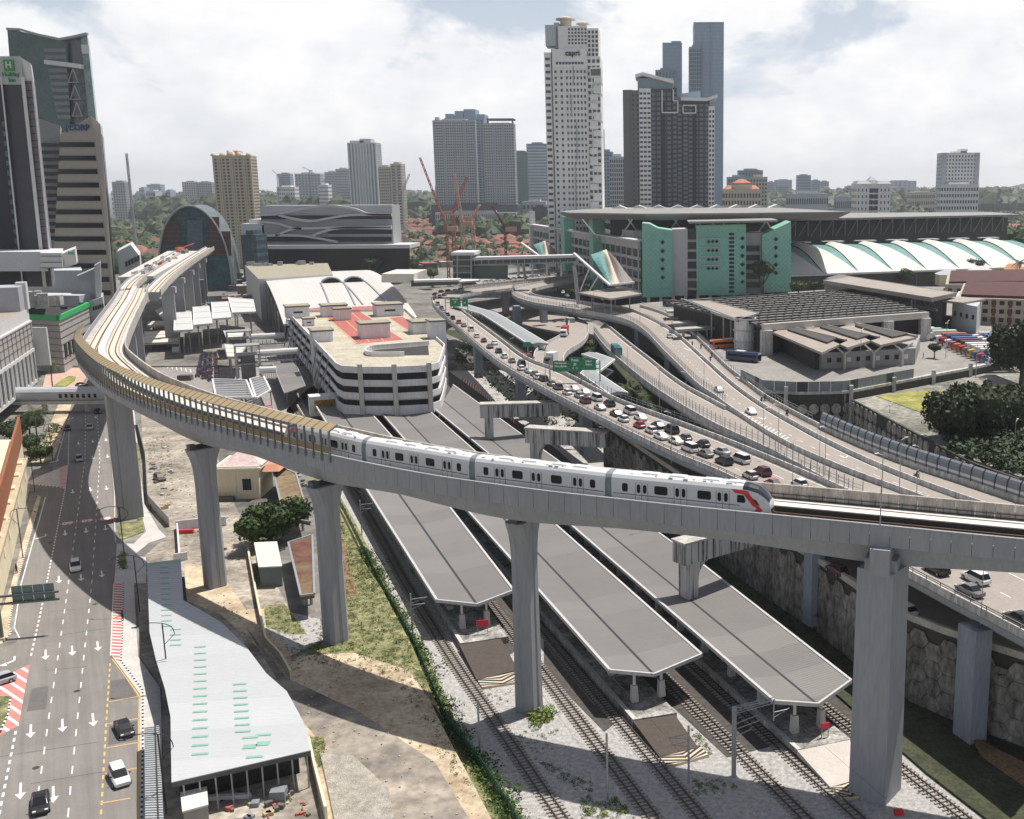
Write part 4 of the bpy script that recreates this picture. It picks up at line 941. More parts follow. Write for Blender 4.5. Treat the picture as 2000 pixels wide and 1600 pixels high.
pergola([(415,741),(481,743),(495,777),(422,776)],8,'louvred grey pergola roof above the railway walkway'); pergola([(488,741),(514,734),(528,762),(500,778)],8,'louvred grey pergola roof beside the platform canopy',8)
canopy([(533,712),(575,705),(596,754),(556,768)],8,'dark grey pitched canopy left of the car park',PRF,seam=1)
canopy([(436,646),(477,645),(473,661),(442,660)],11,'pale square roof beside the rear stair tower',MATS['cream_roof'])
canopy([(438,672),(482,675),(467,699),(444,697)],11,'pale square roof beside the front stair tower',MATS['cream_roof'])
def stair(px,py,w,d,h,lab,zb=2.5):
 x,y=P(px,py,zb); t=thing('stair_tower',lab,'stair tower',(x,y,zb)); rz=TANG+pi/2
 C_,S_=cos(rz),sin(rz)
 for i in(-1,1):
  for j in(-1,1):b=MB(); b.boxz(x+i*w/2*C_-j*d/2*S_,y+i*w/2*S_+j*d/2*C_,zb,zb+h,.5,.5,rz); b.build('column',CONCL,t)
 for k in(.5,.75,1):b=MB(); b.boxz(x,y,zb+h*k-.4,zb+h*k,w+.6,d+.6,rz); b.build('landing',STEEL,t)
 b=MB(); b.boxz(x,y,zb,zb+h*.7,w*.6,d*.6,rz); b.build('lift_shaft',mat('shaft_grey',(.16,.16,.17),.7,.1,.5),t)
stair(470,700,9,6,11.5,'grey open stair tower at the rear footbridge'); stair(487,742,8,6,13,'grey open stair tower at the front footbridge')
def bridge(a,c,z,lab,r=1.2):
 p,q=P(*a,z),P(*c,z); t=thing('footbridge',lab,'footbridge',(*p,z)); b=MB(); b.tube((*p,z),(*q,z),r,10); b.build('roof',WALLW,t); b=MB(); b.bar((*p,z-3.2),(*q,z-3.2),2.2,.3); b.build('deck',STEEL,t)
 for k in range(8):m_=mid(p,q,(k+.5)/8); b=MB(); b.boxz(m_[0],m_[1],z-3.2,z-.5,.15,.15); b.build('post',STEEL,t)
bridge((491,658),(556,655),12,'covered footbridge with white tube roof, rearmost of three'); bridge((503,690),(583,685),12,'covered footbridge with white tube roof, middle of three'); bridge((507,723),(540,722),10,'short covered footbridge with white tube roof, nearest of three')
p,q=P(28,772,8),P(215,770,8); t=thing('skywalk','pale tubular footbridge crossing the road to the mall','footbridge',(*p,8)); b=MB(); b.tube((*p,8.2),(*q,8.2),2.3,14); b.build('tube_roof',mat('tube_cladding',(.42,.44,.46),.5,.08,.4),t)
b=MB(); b.bar((*p,5.8),(*q,5.8),4,1.0); b.build('deck',CONCL,t)
for k in range(7):m_=mid(p,q,.52+.06*k); b=MB(); b.boxz(m_[0],m_[1]-2.15,7.4,8.6,.9,.3); b.build('window',GLASSD,t)
for k in(.3,.75):m_=mid(p,q,k); b=MB(); b.boxz(m_[0],m_[1],2.5,5.5,1.2,1.2); b.build('pier',CONCL,t)
for px,py,w,h,lab in((392,592,7,14,'dark grey ventilation shaft beside the far viaduct'),(405,590,1.2,22,'tall thin dark pylon at the terminal end')):
 x,y=P(px,py,4); b=MB(); b.boxz(x,y,4,4+h,w,w*.8,TANG); tag(b.build('shaft',mat('shaft_grey',(.16,.16,.17),.7,.1,.5)),lab,'shaft')
 # ------------------------------------------------------------------ elevated roads
def eqn(pts,n):return lerp_poly(pts,n)
def deck(name,lab,le,ri,z=17.5,n=60,th=1.6,par=(1,1),ph=1.05,surf=None,girder=True,sm=4):
 A=[P3(p[0],p[1],(p[2]if len(p)>2 else z))for p in le]; B=[P3(p[0],p[1],(p[2]if len(p)>2 else z))for p in ri]
 A=eqn(smoothp(A,sm),n); B=eqn(smoothp(B,sm),n)
 t=thing(name,lab,'flyover',(A[n//2][0],A[n//2][1],0))
 b=MB()
 for i in range(n-1):b.poly([A[i+1],B[i+1],B[i],A[i]]if(Vector(B[i])-Vector(A[i])).cross(Vector(A[i+1])-Vector(A[i])).z<0 else[A[i],B[i],B[i+1],A[i+1]])
 b.build('road_surface',surf or ASPH2,t)
 b=MB()
 for i in range(n):
  a,c=Vector(A[i]),Vector(B[i]); d=(c-a).normalized()
  ins=d*min(1.8,(c-a).length*.2)
  b.v+=[tuple(a-d*.35-Vector((0,0,.05))),tuple(c+d*.35-Vector((0,0,.05))),tuple(c+d*.35-Vector((0,0,.75))),tuple(c-ins-Vector((0,0,1.0))),tuple(c-ins-Vector((0,0,th+.6))),tuple(a+ins-Vector((0,0,th+.6))),tuple(a+ins-Vector((0,0,1.0))),tuple(a-d*.35-Vector((0,0,.75)))]
 for i in range(n-1):
  for j in range(8):b.f.append((i*8+j,i*8+(j+1)%8,(i+1)*8+(j+1)%8,(i+1)*8+j)); b.m.append(0)
 b.f+=[(7,6,5,4,3,2,1,0),tuple((n-1)*8+j for j in range(8))]; b.m+=[0,0]; b.build('deck',CONC,t)
 for k,E in enumerate((A,B)):
  if par[k]:b=MB(); b.sweep(E,[(-.2,-.7),(.2,-.7),(.14,ph),(-.14,ph)]); b.build('parapet',CONCD,t)
 return t,A,B
nearA=[(2060,1269),(2000,1235),(1790,1125),(1446,940),(1320,886),(1230,844),(1140,799),(1050,752),(969,704),(900,645),(862,610),(846,594),(846,582),(866,573),(920,563),(1000,554),(1080,545),(1150,538)]
nearA=[(x,y+9*max(.3,(y-400)/600))for x,y in nearA]
farA=[(2160,1165),(2000,1085),(1790,1015),(1650,962),(1530,911),(1422,866),(1320,827),(1200,782),(1101,731),(1029,703),(975,663),(915,618),(893,600),(886,590),(898,581),(935,574),(1000,566),(1080,556),(1150,548)]
flyA,A1,A2=deck('flyover','long elevated road full of queuing cars with weathered parapet',nearA,farA,n=110,th=1.5)
def lane(A,B,f,w,m,par,dash=None,gap=0,i0=0,i1=None,dz=.012,nm='lane_line'):
 b=MB(); q=[tuple(Vector(a).lerp(Vector(c),f))for a,c in zip(A,B)][i0:i1]
 q=smoothp(q,3)
 if dash:
  r=resample(q,.5); i=0; n,g=round(dash/.5),round(gap/.5)
  while i+n<len(r):b.sweep([r[i],r[i+n]],[(-w/2,dz),(w/2,dz)],closed=False); i+=n+g
 else:b.sweep(q,[(-w/2,dz),(w/2,dz)],closed=False)
 b.build(nm,m,par)
lane(A1,A2,.06,.2,WHITE,flyA); lane(A1,A2,.37,.16,WHITE,flyA,2,4); lane(A1,A2,.66,.16,WHITE,flyA,4,2,i1=70); lane(A1,A2,.92,.2,WHITE,flyA,i1=75)
b=MB(); q=resample(A1[:85],3.0);
for p in q:b.box((p[0],p[1],p[2]+1.35),(.1,.1,.6))
b.sweep([(p[0],p[1],p[2]+1.6)for p in q],[(-.06,-.06),(.06,-.06),(.06,.06),(-.06,.06)]); b.sweep([(p[0],p[1],p[2]+1.3)for p in q],[(-.04,-.04),(.04,-.04),(.04,.04),(-.04,.04)]); b.build('railing',mat('railing_steel',(.15,.15,.15),.6,.2,1),flyA)
nearC=[(1150,536,18.5),(1080,548,18.5),(1020,560,18.5),(1001,570,18.5),(1006,582),(1040,594),(1100,604),(1180,617),(1228,630),(1262,652),(1296,688),(1330,722),(1364,756),(1398,779),(1430,803),(1530,867),(1650,921),(1775,968),(1900,1015),(2060,1075)]
farC=[(1160,546,18.5),(1090,556,18.5),(1045,566,18.5),(1035,574,18.5),(1050,580),(1100,587),(1160,595),(1211,602),(1245,612),(1279,628),(1313,648),(1347,677),(1381,708),(1415,739),(1449,767),(1494,798),(1587,851),(1681,898),(1775,938),(1869,973),(2000,1018),(2100,1052)]
rampC,C1,C2=deck('curved_ramp','S-curved elevated ramp sweeping down beside the motorcycle lane',nearC,farC,n=100,th=1.4)
nearD=[(1236,606),(1265,614),(1298,632),(1332,657),(1366,690),(1400,722),(1434,752),(1480,785),(1587,846),(1681,893),(1775,933),(1869,968),(2000,1013),(2100,1046)]
farD=[(1250,600),(1279,608),(1313,622),(1347,648),(1381,681),(1415,715),(1449,743),(1500,781),(1587,829),(1681,873),(1775,910),(1869,941),(2000,985),(2100,1018)]
laneD,D1,D2=deck('motorcycle_lane','narrow elevated motorcycle lane along the outer side of the ramp',nearD,farD,n=80,th=1.0,par=(0,1))
nearB=[(1160,652,13),(1185,684,13.5),(1228,722,14.5),(1269,755,15.5),(1313,785,16.5),(1350,808,17.3),(1410,841),(1500,883),(1590,931),(1650,964),(1760,1003),(2000,1085),(2100,1125)]
farB=[(1180,632,13),(1228,672,13.8),(1269,704,14.8),(1304,733,15.8),(1338,757,16.6),(1372,776,17.2),(1420,802),(1470,832),(1560,885),(1650,925),(1775,970),(2000,1045),(2100,1085)]
rampB,B1,B2=deck('slip_ramp','slip ramp carrying a bus up to join the S-curved ramp',nearB,farB,n=80,th=1.3,par=(1,0),z=17.48)
b=MB(); q=[tuple(p)for p in B2 if proj(p)[0]<1428]; b.sweep(q,[(-.2,-.7),(.2,-.7),(.15,1.0),(-.15,1.0)]); b.build('parapet',CONCD,rampB)
b=MB()
for i in range(14):
 t_=i/14; p=P(1440+t_*95,812+t_*52,17.5); q=P(1452+t_*95,806+t_*52,17.5); b.bar((*p,17.52),(*q,17.52),.35,.02)
b.build('gore_hatching',WHITE,rampC)
b=MB()
for i in range(5):p=P(1760+i*30,965+i*9,17.5); q=P(1790+i*28,958+i*9.5,17.5); b.bar((*p,17.53),(*q,17.53),.3,.02)
b.build('yellow_hatching',YELL,rampC)
lane(C1,C2,.92,.18,WHITE,rampC); lane(C1,C2,.5,.15,WHITE,rampC,2,4,i0=52); lane(B1,B2,.9,.15,WHITE,rampB,i1=50); lane(B1,B2,.08,.15,WHITE,rampB)
def turn_mark(px,py,z=17.5):
 p,q=P(px,py,z),P(px+11,py+5,z); r=P(px+16,py+1,z); mk2.bar((*p,z+.03),(*q,z+.03),.3,.02); mk2.bar((*q,z+.03),(*r,z+.03),.3,.02)
mk2=MB()
for a in((1296,640),(1335,680),(1480,815),(1640,890),(1705,912)):turn_mark(*a)
mk2.build('arrow_markings',WHITE,rampC)
deck('loop_ramp','pale loop ramp with a lorry joining the queue flyover',[(1112,612,13),(1110,640,14),(1095,658,15),(1062,676,16.2),(1046,690,17),(1043,703,17.4)],[(1150,632,13),(1148,655,14),(1136,672,15),(1108,690,16.2),(1100,705,17),(1103,722,17.4)],n=30,th=1.2)
deck('plaza_deck','elevated forecourt deck in front of the customs building',[(900,548,17.2),(1000,536,17.2),(1150,520,17.2),(1250,515,17.2)],[(905,562,17.2),(1000,552,17.2),(1150,538,17.2),(1250,530,17.2)],n=20)
def fence_line(E,lab,step=3.0,h=2.6,i0=0,i1=None,zoff=.9,rails=(.9,1.9,2.5),m=None,panel=False):
 q=resample(E[i0:i1],step); t=thing('road_fence',lab,'fence',q[0]); pm_=MB(); pm_.box((0,0,zoff+(h-zoff)/2),(.12,.12,h-zoff)); me=mesh_only(pm_,'fence_post',m or STEEL)
 for i,p in enumerate(q[:290]):inst(me,'post',t,p)
 b=MB()
 for r_ in rails:b.sweep([(p[0],p[1],p[2]+r_)for p in q],[(-.03,-.03),(.03,-.03),(.03,.03),(-.03,.03)])
 b.build('rail',m or STEEL,t)
 if panel:b=MB(); b.sweep(q,[(-.01,zoff),(.01,zoff),(.01,h-.2),(-.01,h-.2)]); b.build('mesh_panel',CLEARG,t)
ifx=lambda E,x:min(range(len(E)),key=lambda i:abs(proj(E[i])[0]-x))
fence_line(B1,'steel fence with tall posts along the slip ramp parapet',2.6,3.4,0,ifx(B1,1720),m=mat('fence_grey',(.21,.22,.23),.6,.1,1),panel=True)
fence_line(C1,'steel fence with tall posts along the inner side of the S-curved ramp',2.6,3.0,ifx(C1[8:],1060)+8,ifx(C1[8:],1425)+8,m=MATS['fence_grey'],panel=True)
fence_line(A2,'post and rail fence on the far parapet of the flyover',3.0,2.8,ifx(A2[:80],1660),ifx(A2[:80],1090),m=MATS['fence_grey'])
fence_line(D2,'low white post fence on the outer motorcycle lane parapet',2.4,2.2,0,ifx(D2,1600),m=STEEL)
fence_line(farp:=[P3(*p,12)for p in((905,600),(960,640),(1010,660),(1045,690))],'mesh fence below the covered walkway',2.5,3,zoff=-4)
E=[p for p in D2 if 1588<proj(p)[0]<2100]; q=resample(E,2.9); t=thing('road_noise_screen','curved blue-grey noise screen with white stripe along the right ramp','barrier',q[0])
cv=MB(); pr=[(0,.9),(0,2.2),(.06,2.9),(.3,3.4),(.65,3.7)]
scr=MB();
for(o0,h0),(o1,h1),k in zip(pr[:-1],pr[1:],range(4)):scr.add([(-1.38,o0,h0),(1.38,o0,h0),(1.38,o1,h1),(-1.38,o1,h1)],[(0,1,2,3)],0)
SCM=mesh_only(scr,'screen_panel',mat('screen_tint',(.20,.225,.25),.75,.08,1))
st_=MB(); st_.box((0,-.05,1.75),(2.76,.06,.5)); STM=mesh_only(st_,'pale_strip',WALLW); ps=MB()
for(o0,h0),(o1,h1)in zip(pr[:-1],pr[1:]):ps.bar((0,o0-.06,h0),(0,o1-.06,h1),.18,.2)
PSM=mesh_only(ps,'post',mat('screen_post',(.05,.06,.07),.5,.1,1))
for i in range(len(q)-1):
 a,c=q[i],q[i+1]; rz=atan2(c[1]-a[1],c[0]-a[0]); m_=mid(a,c)
 if(Vector((-sin(rz),cos(rz),0))).dot(Vector((TN.x,TN.y,0)))<0:rz+=pi
 inst(SCM,'screen_panel',t,m_,rz); inst(STM,'pale_strip',t,m_,rz); inst(PSM,'post',t,a,rz)
def rpier(px,py,z0,zt,w,d,lab,m=None,rz=None):
 x,y=P(px,py,z0); b=MB(); b.boxz(x,y,z0-.5,zt,w,d,TANG if rz is None else rz); return tag(b.build('road_pier',m or CONC),lab,'pier')
BCON=mat('bluegrey_concrete',(.25,.28,.33),.85,.12,.5,streak=6)
rpier(1893,1440,.3,15.6,3.4,2.6,'grey flyover pier at the right, beside the block retaining wall',BCON); rpier(1588,1212,2,15.6,2.4,2.4,'blue-grey flyover pier left of the thick square pier',BCON)
rpier(1345,1060,3,15.6,2.6,2.4,'flyover pier hidden behind the viaduct',BCON); rpier(1216,905,4,15.6,3,2.6,'blue-grey flyover pier behind the train roof',BCON); rpier(1018,800,3,15.6,3.2,2.6,'blue-grey flyover pier beside the barrier fence',BCON); rpier(935,735,3,15.6,3.2,2.6,'flyover pier nearest the car park tower',BCON)
rpier(1145,885,3,15.6,3,2.6,'blue-grey flyover pier behind the second portal',BCON)
for i,(px,py)in enumerate(((1115,668),(1010,640),(988,610),(1250,690),(1310,750),(1062,628),(1380,800),(1190,668))):rpier(px,py,5,15.5,4,3,['ramp pier beneath the loop of the S-curved ramp','double pier under the bend of the far flyover','pier at the tip of the curved ramp','pier under the middle of the S-curved ramp','pier under the lower S-curve','slim pier under the S-curve start','pier under the gore of the two ramps','pier under the slip ramp by the bus'][i],BCON if i%2 else CONC)
STN=mat('streaked_concrete',(.50,.50,.49),.9,.25,.8,col2=(.62,.62,.61),streak=14)
def streaks(name):
 m=bpy.data.materials.new(name); m.use_nodes=True; nt=m.node_tree; b=nt.nodes['Principled BSDF']; L=nt.links.new; b.inputs['Roughness'].default_value=.9
 geo=node(nt,'ShaderNodeNewGeometry'); mp=node(nt,'ShaderNodeMapping'); mp.inputs['Scale'].default_value=(1.6,1.6,.05); L(geo.outputs['Position'],mp.inputs[0])
 nz=node(nt,'ShaderNodeTexNoise'); nz.inputs['Scale'].default_value=1.1; nz.inputs['Detail'].default_value=5; nz.inputs['Roughness'].default_value=.7; L(mp.outputs[0],nz.inputs['Vector'])
 r=node(nt,'ShaderNodeValToRGB'); e=r.color_ramp.elements; e[0].position=.40; e[1].position=.52; e[0].color=(.06,.06,.055,1); e[1].color=(.48,.48,.47,1); L(nz.outputs[0],r.inputs[0]); L(r.outputs[0],b.inputs['Base Color']); return m
STK=streaks('rain_streaked_concrete')
def portal(colpx,zc,beam_to,zt,lab,w=3.0,bh=3.4,arch=True):
 x,y=P(*colpx,6.0); x2,y2=P(*beam_to,zt); t=thing('portal_frame',lab,'portal frame',(x,y,0)); d=Vector((x2-x,y2-y,0)); rz=atan2(d.y,d.x); u=d.normalized()
 b=MB(); b.boxz(x,y,0,zt-bh,w*.72,w*.8,rz,0); b.build('column',STK,t); b=MB(); c=Vector((x,y,0))+u*(d.length/2-w/2)
 b.boxz(c.x,c.y,zt-bh,zt,d.length+w*.4,w,rz); b.build('beam',STK,t); b=MB(); b.boxz(c.x,c.y,zt,zt+.35,d.length+w*.5,w+.5,rz); b.build('capping',PARAP,t)
 if arch:
  b=MB(); s=3.0; pts=[(0,0),(s,0)]+[(s-s*sin(a),-s+s*cos(a))for a in[pi/2*i/6 for i in range(1,7)]]
  o=Vector((x,y,zt-bh))+u*w*.36; side=Vector((-u.y,u.x,0))*w*.4
  n=len(pts); vs=[o+u*p[0]+Vector((0,0,p[1]))+side*k for k in(-1,1)for p in pts]; b.add(vs,[tuple(range(n)),tuple(range(2*n-1,n-1,-1))]+[(i,n+i,n+(i+1)%n,(i+1)%n)for i in range(n)]); b.build('haunch',STK,t)
portal((956,852),6,(1100,786),14.6,'stained concrete portal frame beside the car park, first of three',arch=False); portal((1048,905),6,(1195,845),14.6,'stained concrete portal frame behind the train, middle of three'); portal((1345,1160),6,(1480,1020),15,'stained concrete portal frame through the right platform roof')
wp=[(49.8+9,120.0-16),(49.8,120.0),(33.2,138.4),(24.6,160.0),(13.8,185.1),(0,222),(-15.6,263.5)]
wpp=[(x,y,0)for x,y in wp]; ws=resample(smoothp(wpp,4),2.5); t=thing('retaining_wall','high retaining wall of hexagonal precast slabs beside the tracks','wall',(wp[2][0],wp[2][1],0))
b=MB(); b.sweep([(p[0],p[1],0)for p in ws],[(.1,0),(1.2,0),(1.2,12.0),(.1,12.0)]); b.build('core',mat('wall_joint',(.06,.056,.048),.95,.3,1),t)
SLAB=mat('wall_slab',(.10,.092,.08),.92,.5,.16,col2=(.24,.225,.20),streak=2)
def hexmesh(k,nm):
 hx=MB(); rr=random.Random(k); pts=[(1.65,0),(.82,1.23),(-.82,1.23),(-1.65,0),(-.82,-1.23),(.82,-1.23)]; pts=[(a*rr.uniform(.985,1.01),c*rr.uniform(.985,1.01))for a,c in pts]; n=6; d=-.10-.03*k
 hx.add([(p[0],0,p[1])for p in pts]+[(p[0]*.98,d,p[1]*.98)for p in pts],[tuple(range(2*n-1,n-1,-1))]+[(i,(i+1)%n,n+(i+1)%n,n+i)for i in range(n)]); return mesh_only(hx,nm,SLAB)
HXS=[hexmesh(k,'wall_slab')for k in range(4)]
hxr=MB(); rnd=random.Random(9); off_in=offset(ws,.0)
for i in range(len(ws)-1):
 a,c=ws[i],ws[i+1]; rz=atan2(c[1]-a[1],c[0]-a[0]); m_=mid(a,c);
 n_=Vector((-sin(rz),cos(rz)))
 if n_.dot(Vector((-1,-.3)))>0:rz2=rz+pi
 else:rz2=rz
 for k in range(6):
  dz=k*2.5+(1.25 if i%2 else 0)
  if dz>11.2:continue
  cnt_=globals().get('cnt_',0)+1
  if cnt_>290:hxr.box((m_[0]+sin(rz2)*.12,m_[1]-cos(rz2)*.12,dz),(2.3,.2,2.3),rz2); continue
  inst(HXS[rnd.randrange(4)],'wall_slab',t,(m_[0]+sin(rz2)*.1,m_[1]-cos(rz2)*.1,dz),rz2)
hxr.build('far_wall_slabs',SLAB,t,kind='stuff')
b=MB(); b.sweep([(p[0],p[1],12)for p in ws],[(-.35,0),(1.1,0),(1.1,.5),(.2,.5),(.2,.95),(-.35,.95)]); b.build('wall_coping',mat('coping_pale',(.44,.41,.35),.9,.2,.5),t)  # coping in a paler, warmer tone than the slabs
patch('lower_road',ASPH2,[(p[0],p[1])for p in offset(ws,.9)]+[(10,275),(30,232),(45,200),(60,165),(85,120)],12.0,-.5)
# ------------------------------------------------------------------ generic high-rise on a rectangular or rotated plan
def grid_windows(b,o,u,w,z0,z1,floors,cols,ww=.6,wh=.55,out=.12,skip=None,mi=0):
 """window panes standing just proud of a wall; o = wall start, u = unit direction"""
 n=Vector((u.y,-u.x,0)); fh=(z1-z0)/floors; cw=w/cols
 for i in range(floors):
  for j in range(cols):
   if skip and skip(i,j):continue
   a=o+u*(cw*(j+.5-ww/2)); c=o+u*(cw*(j+.5+ww/2)); zz=z0+fh*(i+.5-wh/2); zt=z0+fh*(i+.5+wh/2)
   p=[(a.x+n.x*out,a.y+n.y*out,zz),(c.x+n.x*out,c.y+n.y*out,zz),(c.x+n.x*out,c.y+n.y*out,zt),(a.x+n.x*out,a.y+n.y*out,zt)]
   q=[(a.x,a.y,zz),(c.x,c.y,zz),(c.x,c.y,zt),(a.x,a.y,zt)]
   b.add(p+q,[(0,1,2,3),(4,5,1,0),(7,3,2,6),(4,0,3,7),(5,6,2,1)],mi)
def tower(name,lab,cat,px0,px1,pyt,Y,d,m,floors=20,cols=8,rz=0,wm=None,ww=.6,wh=.5,z0=3.0,slabs=False,fins=0,finm=None,crown=None,group=None,side=True,cw2=None,slabm=None,roofm=None):
 x0,zt=AT(px0,pyt,Y); x1,_=AT(px1,pyt,Y); w=x1-x0
 if rz:
  k=abs(cos(rz))+abs(sin(rz))*d/w; w=w/k
  d=d/k
 cx=(x0+x1)/2; cy=Y+d/2; t=thing(name,lab,cat,(cx,cy,z0),group=group); b=MB(); b.boxz(cx,cy,z0,zt,w,d,rz); b.build('body',m,t)
 C_,S_=cos(rz),sin(rz)
 def cr(i,j):return Vector((cx+i*w/2*C_-j*d/2*S_,cy+i*w/2*S_+j*d/2*C_,0))
 faces=[(cr(-1,-1),Vector((C_,S_,0)),w,cols)]
 if side:
  sd=-1 if(cx>0)else 1
  if rz>.02:sd=1
  if rz<-.02:sd=-1
  if sd>0:faces.append((cr(1,-1),Vector((-S_,C_,0)),d,max(2,int(cols*d/w))))
  else:faces.append((cr(-1,1),Vector((S_,-C_,0)),d,max(2,int(cols*d/w))))
 b=MB()
 for o,u,l,c in faces:grid_windows(b,o,u,l,z0+2,zt-1.5,floors,c,ww,wh)
 b.build('windows',wm or WIN,t,kind='stuff')
 if slabs:
  b=MB()
  for i in range(floors+1):z=z0+2+(zt-3.5-z0)*i/floors; b.boxz(cx,cy,z-.25,z+.25,w+.9,d+.9,rz)
  b.build('floor_bands',slabm or m,t,kind='stuff')
 if fins:
  for j in range(fins+1):
   p=cr(-1,-1)+Vector((C_,S_,0))*w*j/fins; b=MB(); b.boxz(p.x,p.y,z0,zt+.5,w*.03+.5,1.2,rz); b.build('pilaster',finm or m,t)
 for(fx,fw,h)in(crown or[(.5,.5,4)]):
  p=cr(-1,0)+Vector((C_,S_,0))*w*fx; b=MB(); b.boxz(p.x,p.y,zt,zt+h,w*fw,d*.7,rz); b.build('roof_plant_room',roofm or m,t)
 b=MB(); b.boxz(cx,cy,zt-.1,zt+1.0,w+.3,d+.3,rz); b.build('parapet',m,t)
 return t,cx,cy,w,d,zt
def col(n,c,v=.06,r=.8,s=.05):return mat(n,c,r,v,s)
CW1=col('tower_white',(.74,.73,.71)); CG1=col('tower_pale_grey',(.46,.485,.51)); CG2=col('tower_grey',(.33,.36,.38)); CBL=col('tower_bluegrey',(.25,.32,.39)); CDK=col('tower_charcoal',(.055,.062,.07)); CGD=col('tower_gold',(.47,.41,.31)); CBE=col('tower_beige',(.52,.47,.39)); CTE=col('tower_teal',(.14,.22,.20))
DW=mat('tower_window_dark',(.03,.035,.045),.3,.3,.3,spec=.6); BW2=mat('tower_window_blue',(.07,.11,.15),.25,.3,.2,spec=.6)
T=tower
T('apartment_tower','small grey tower far left above the trees beside the beige striped office','tower',218,243,356,2600,30,CG2,14,5,wm=DW)
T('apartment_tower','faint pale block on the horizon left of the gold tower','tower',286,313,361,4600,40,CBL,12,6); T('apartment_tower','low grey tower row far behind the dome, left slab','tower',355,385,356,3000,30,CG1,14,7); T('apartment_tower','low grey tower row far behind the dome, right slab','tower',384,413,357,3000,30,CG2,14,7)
t,cx,cy,w,d,zt=T('apartment_tower','tall gold and cream apartment tower with dark window columns and domed crown','tower',411,486,306,950,26,CGD,34,9,rz=.12,wm=DW,ww=.62,fins=6,finm=CGD,crown=[(.5,.3,5)])
for k,s in((.0,.5),(.25,.55),(.5,.8),(.75,.55),(1,.5)):
 b=MB(); x=cx-w/2+w*k; r=5.2*s; b.v=[];
 for i in range(5):
  zz=zt+.5+r*1.1*sin(pi/2*i/4); rr=max(.2,r*cos(pi/2*i/4)); b.v+=[(x+rr*cos(2*pi*j/8),cy-d/2+3+rr*sin(2*pi*j/8),zz)for j in range(8)]
 b.f=[(i*8+j,i*8+(j+1)%8,i*8+8+(j+1)%8,i*8+8+j)for i in range(4)for j in range(8)]; b.m=[0]*len(b.f); b.build('crown_dome',mat('crown_tan',(.58,.45,.32),.8,.2,.3),t)
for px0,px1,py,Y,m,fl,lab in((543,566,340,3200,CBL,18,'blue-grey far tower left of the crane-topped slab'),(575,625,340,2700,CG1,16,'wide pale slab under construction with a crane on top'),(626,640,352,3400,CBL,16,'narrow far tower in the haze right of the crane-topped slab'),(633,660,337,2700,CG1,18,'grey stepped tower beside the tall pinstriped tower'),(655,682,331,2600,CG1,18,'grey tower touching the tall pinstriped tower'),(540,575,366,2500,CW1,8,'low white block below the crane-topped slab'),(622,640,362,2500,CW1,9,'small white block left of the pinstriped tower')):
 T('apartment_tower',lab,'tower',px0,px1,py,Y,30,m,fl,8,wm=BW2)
T('apartment_tower','tall pale pinstriped tower standing alone in the haze','tower',679,733,280,2000,40,CG1,36,8,wm=BW2,ww=.5,wh=.8,fins=9,finm=CW1,crown=[(.3,.5,5),(.6,.4,8)])
T('apartment_tower','beige twin-slab tower right of the pinstriped tower, lower slab','tower',738,762,327,1900,30,CBE,20,6,wm=DW); T('apartment_tower','beige twin-slab tower right of the pinstriped tower, taller slab','tower',762,783,321,1900,30,CBE,22,2,wm=DW)
t=T('apartment_tower','blue-grey rear tower with stepped dark crown behind the twin towers','tower',868,945,232,2000,60,CBL,40,10,wm=BW2,ww=.7,wh=.6,crown=[(.1,.2,9),(.35,.22,14),(.62,.3,17),(.9,.2,8)],roofm=CBL)
T('apartment_tower','left twin tower with pale facade and hundreds of dark windows','tower',846,926,236,1880,20,CG1,40,18,wm=DW,ww=.6,wh=.5,crown=[(.08,.1,6),(.5,.6,3)],fins=4,finm=CG2,slabs=True,slabm=CG1)
T('apartment_tower','right twin tower with dark frame on its roof','tower',943,1002,242,1860,30,CG1,38,13,wm=DW,ww=.6,wh=.5,crown=[(.55,.6,2)],fins=3,finm=CG2,slabs=True,slabm=CG1)
b=MB(); x0,z=AT(952,233,1865); x1,_=AT(1001,233,1865); b.bar((x0,1865,z),(x1,1865,z),2.5,2.5); b.bar((x0,1895,z),(x1,1895,z),2.5,2.5)
for x in(x0,x1):b.bar((x,1865,z),(x,1895,z),2.5,2.5); b.boxz(x,1866,z-14,z,2.5,2.5)
tag(b.build('roof_frame',CDK),'open dark frame on top of the right twin tower','roof frame')
T('podium','dark podium below the twin towers','building',842,1010,402,1840,60,CDK,4,24,wm=DW); T('podium','pale colonnaded car park below the twin towers','building',850,1008,417,1820,15,CG1,3,40,wm=DW,ww=.5,wh=.7)
T('office_tower','plain green glass tower between the twin towers and the striped office','tower',1000,1032,298,2300,40,CTE,26,4,wm=mat('olive_glass',(.12,.16,.12),.3,.1,.1)); T('office_tower','office tower with white horizontal stripes left of the white hotel tower','tower',1028,1068,282,2100,40,CBL,26,1,wm=CW1,ww=.9,wh=.42)
T('office_block','low pale block at the foot of the striped office tower','building',1020,1066,395,1900,25,CG1,3,6); T('office_block','dark low block left of the white hotel tower','building',1040,1068,405,1700,25,CDK,3,1)
T('office_tower','slim blue glass tower peeking out right of the white hotel tower','tower',1168,1179,254,1500,20,CBL,20,2,wm=BW2); T('office_tower','blue-grey office tower behind the patterned facade','tower',1172,1196,298,1400,30,CBL,24,4,wm=BW2); T('office_tower','tower with scattered dark slots in a pale facade left of the charcoal tower','tower',1190,1220,308,1200,30,CG1,20,7,wm=DW,ww=.6,wh=.7,)
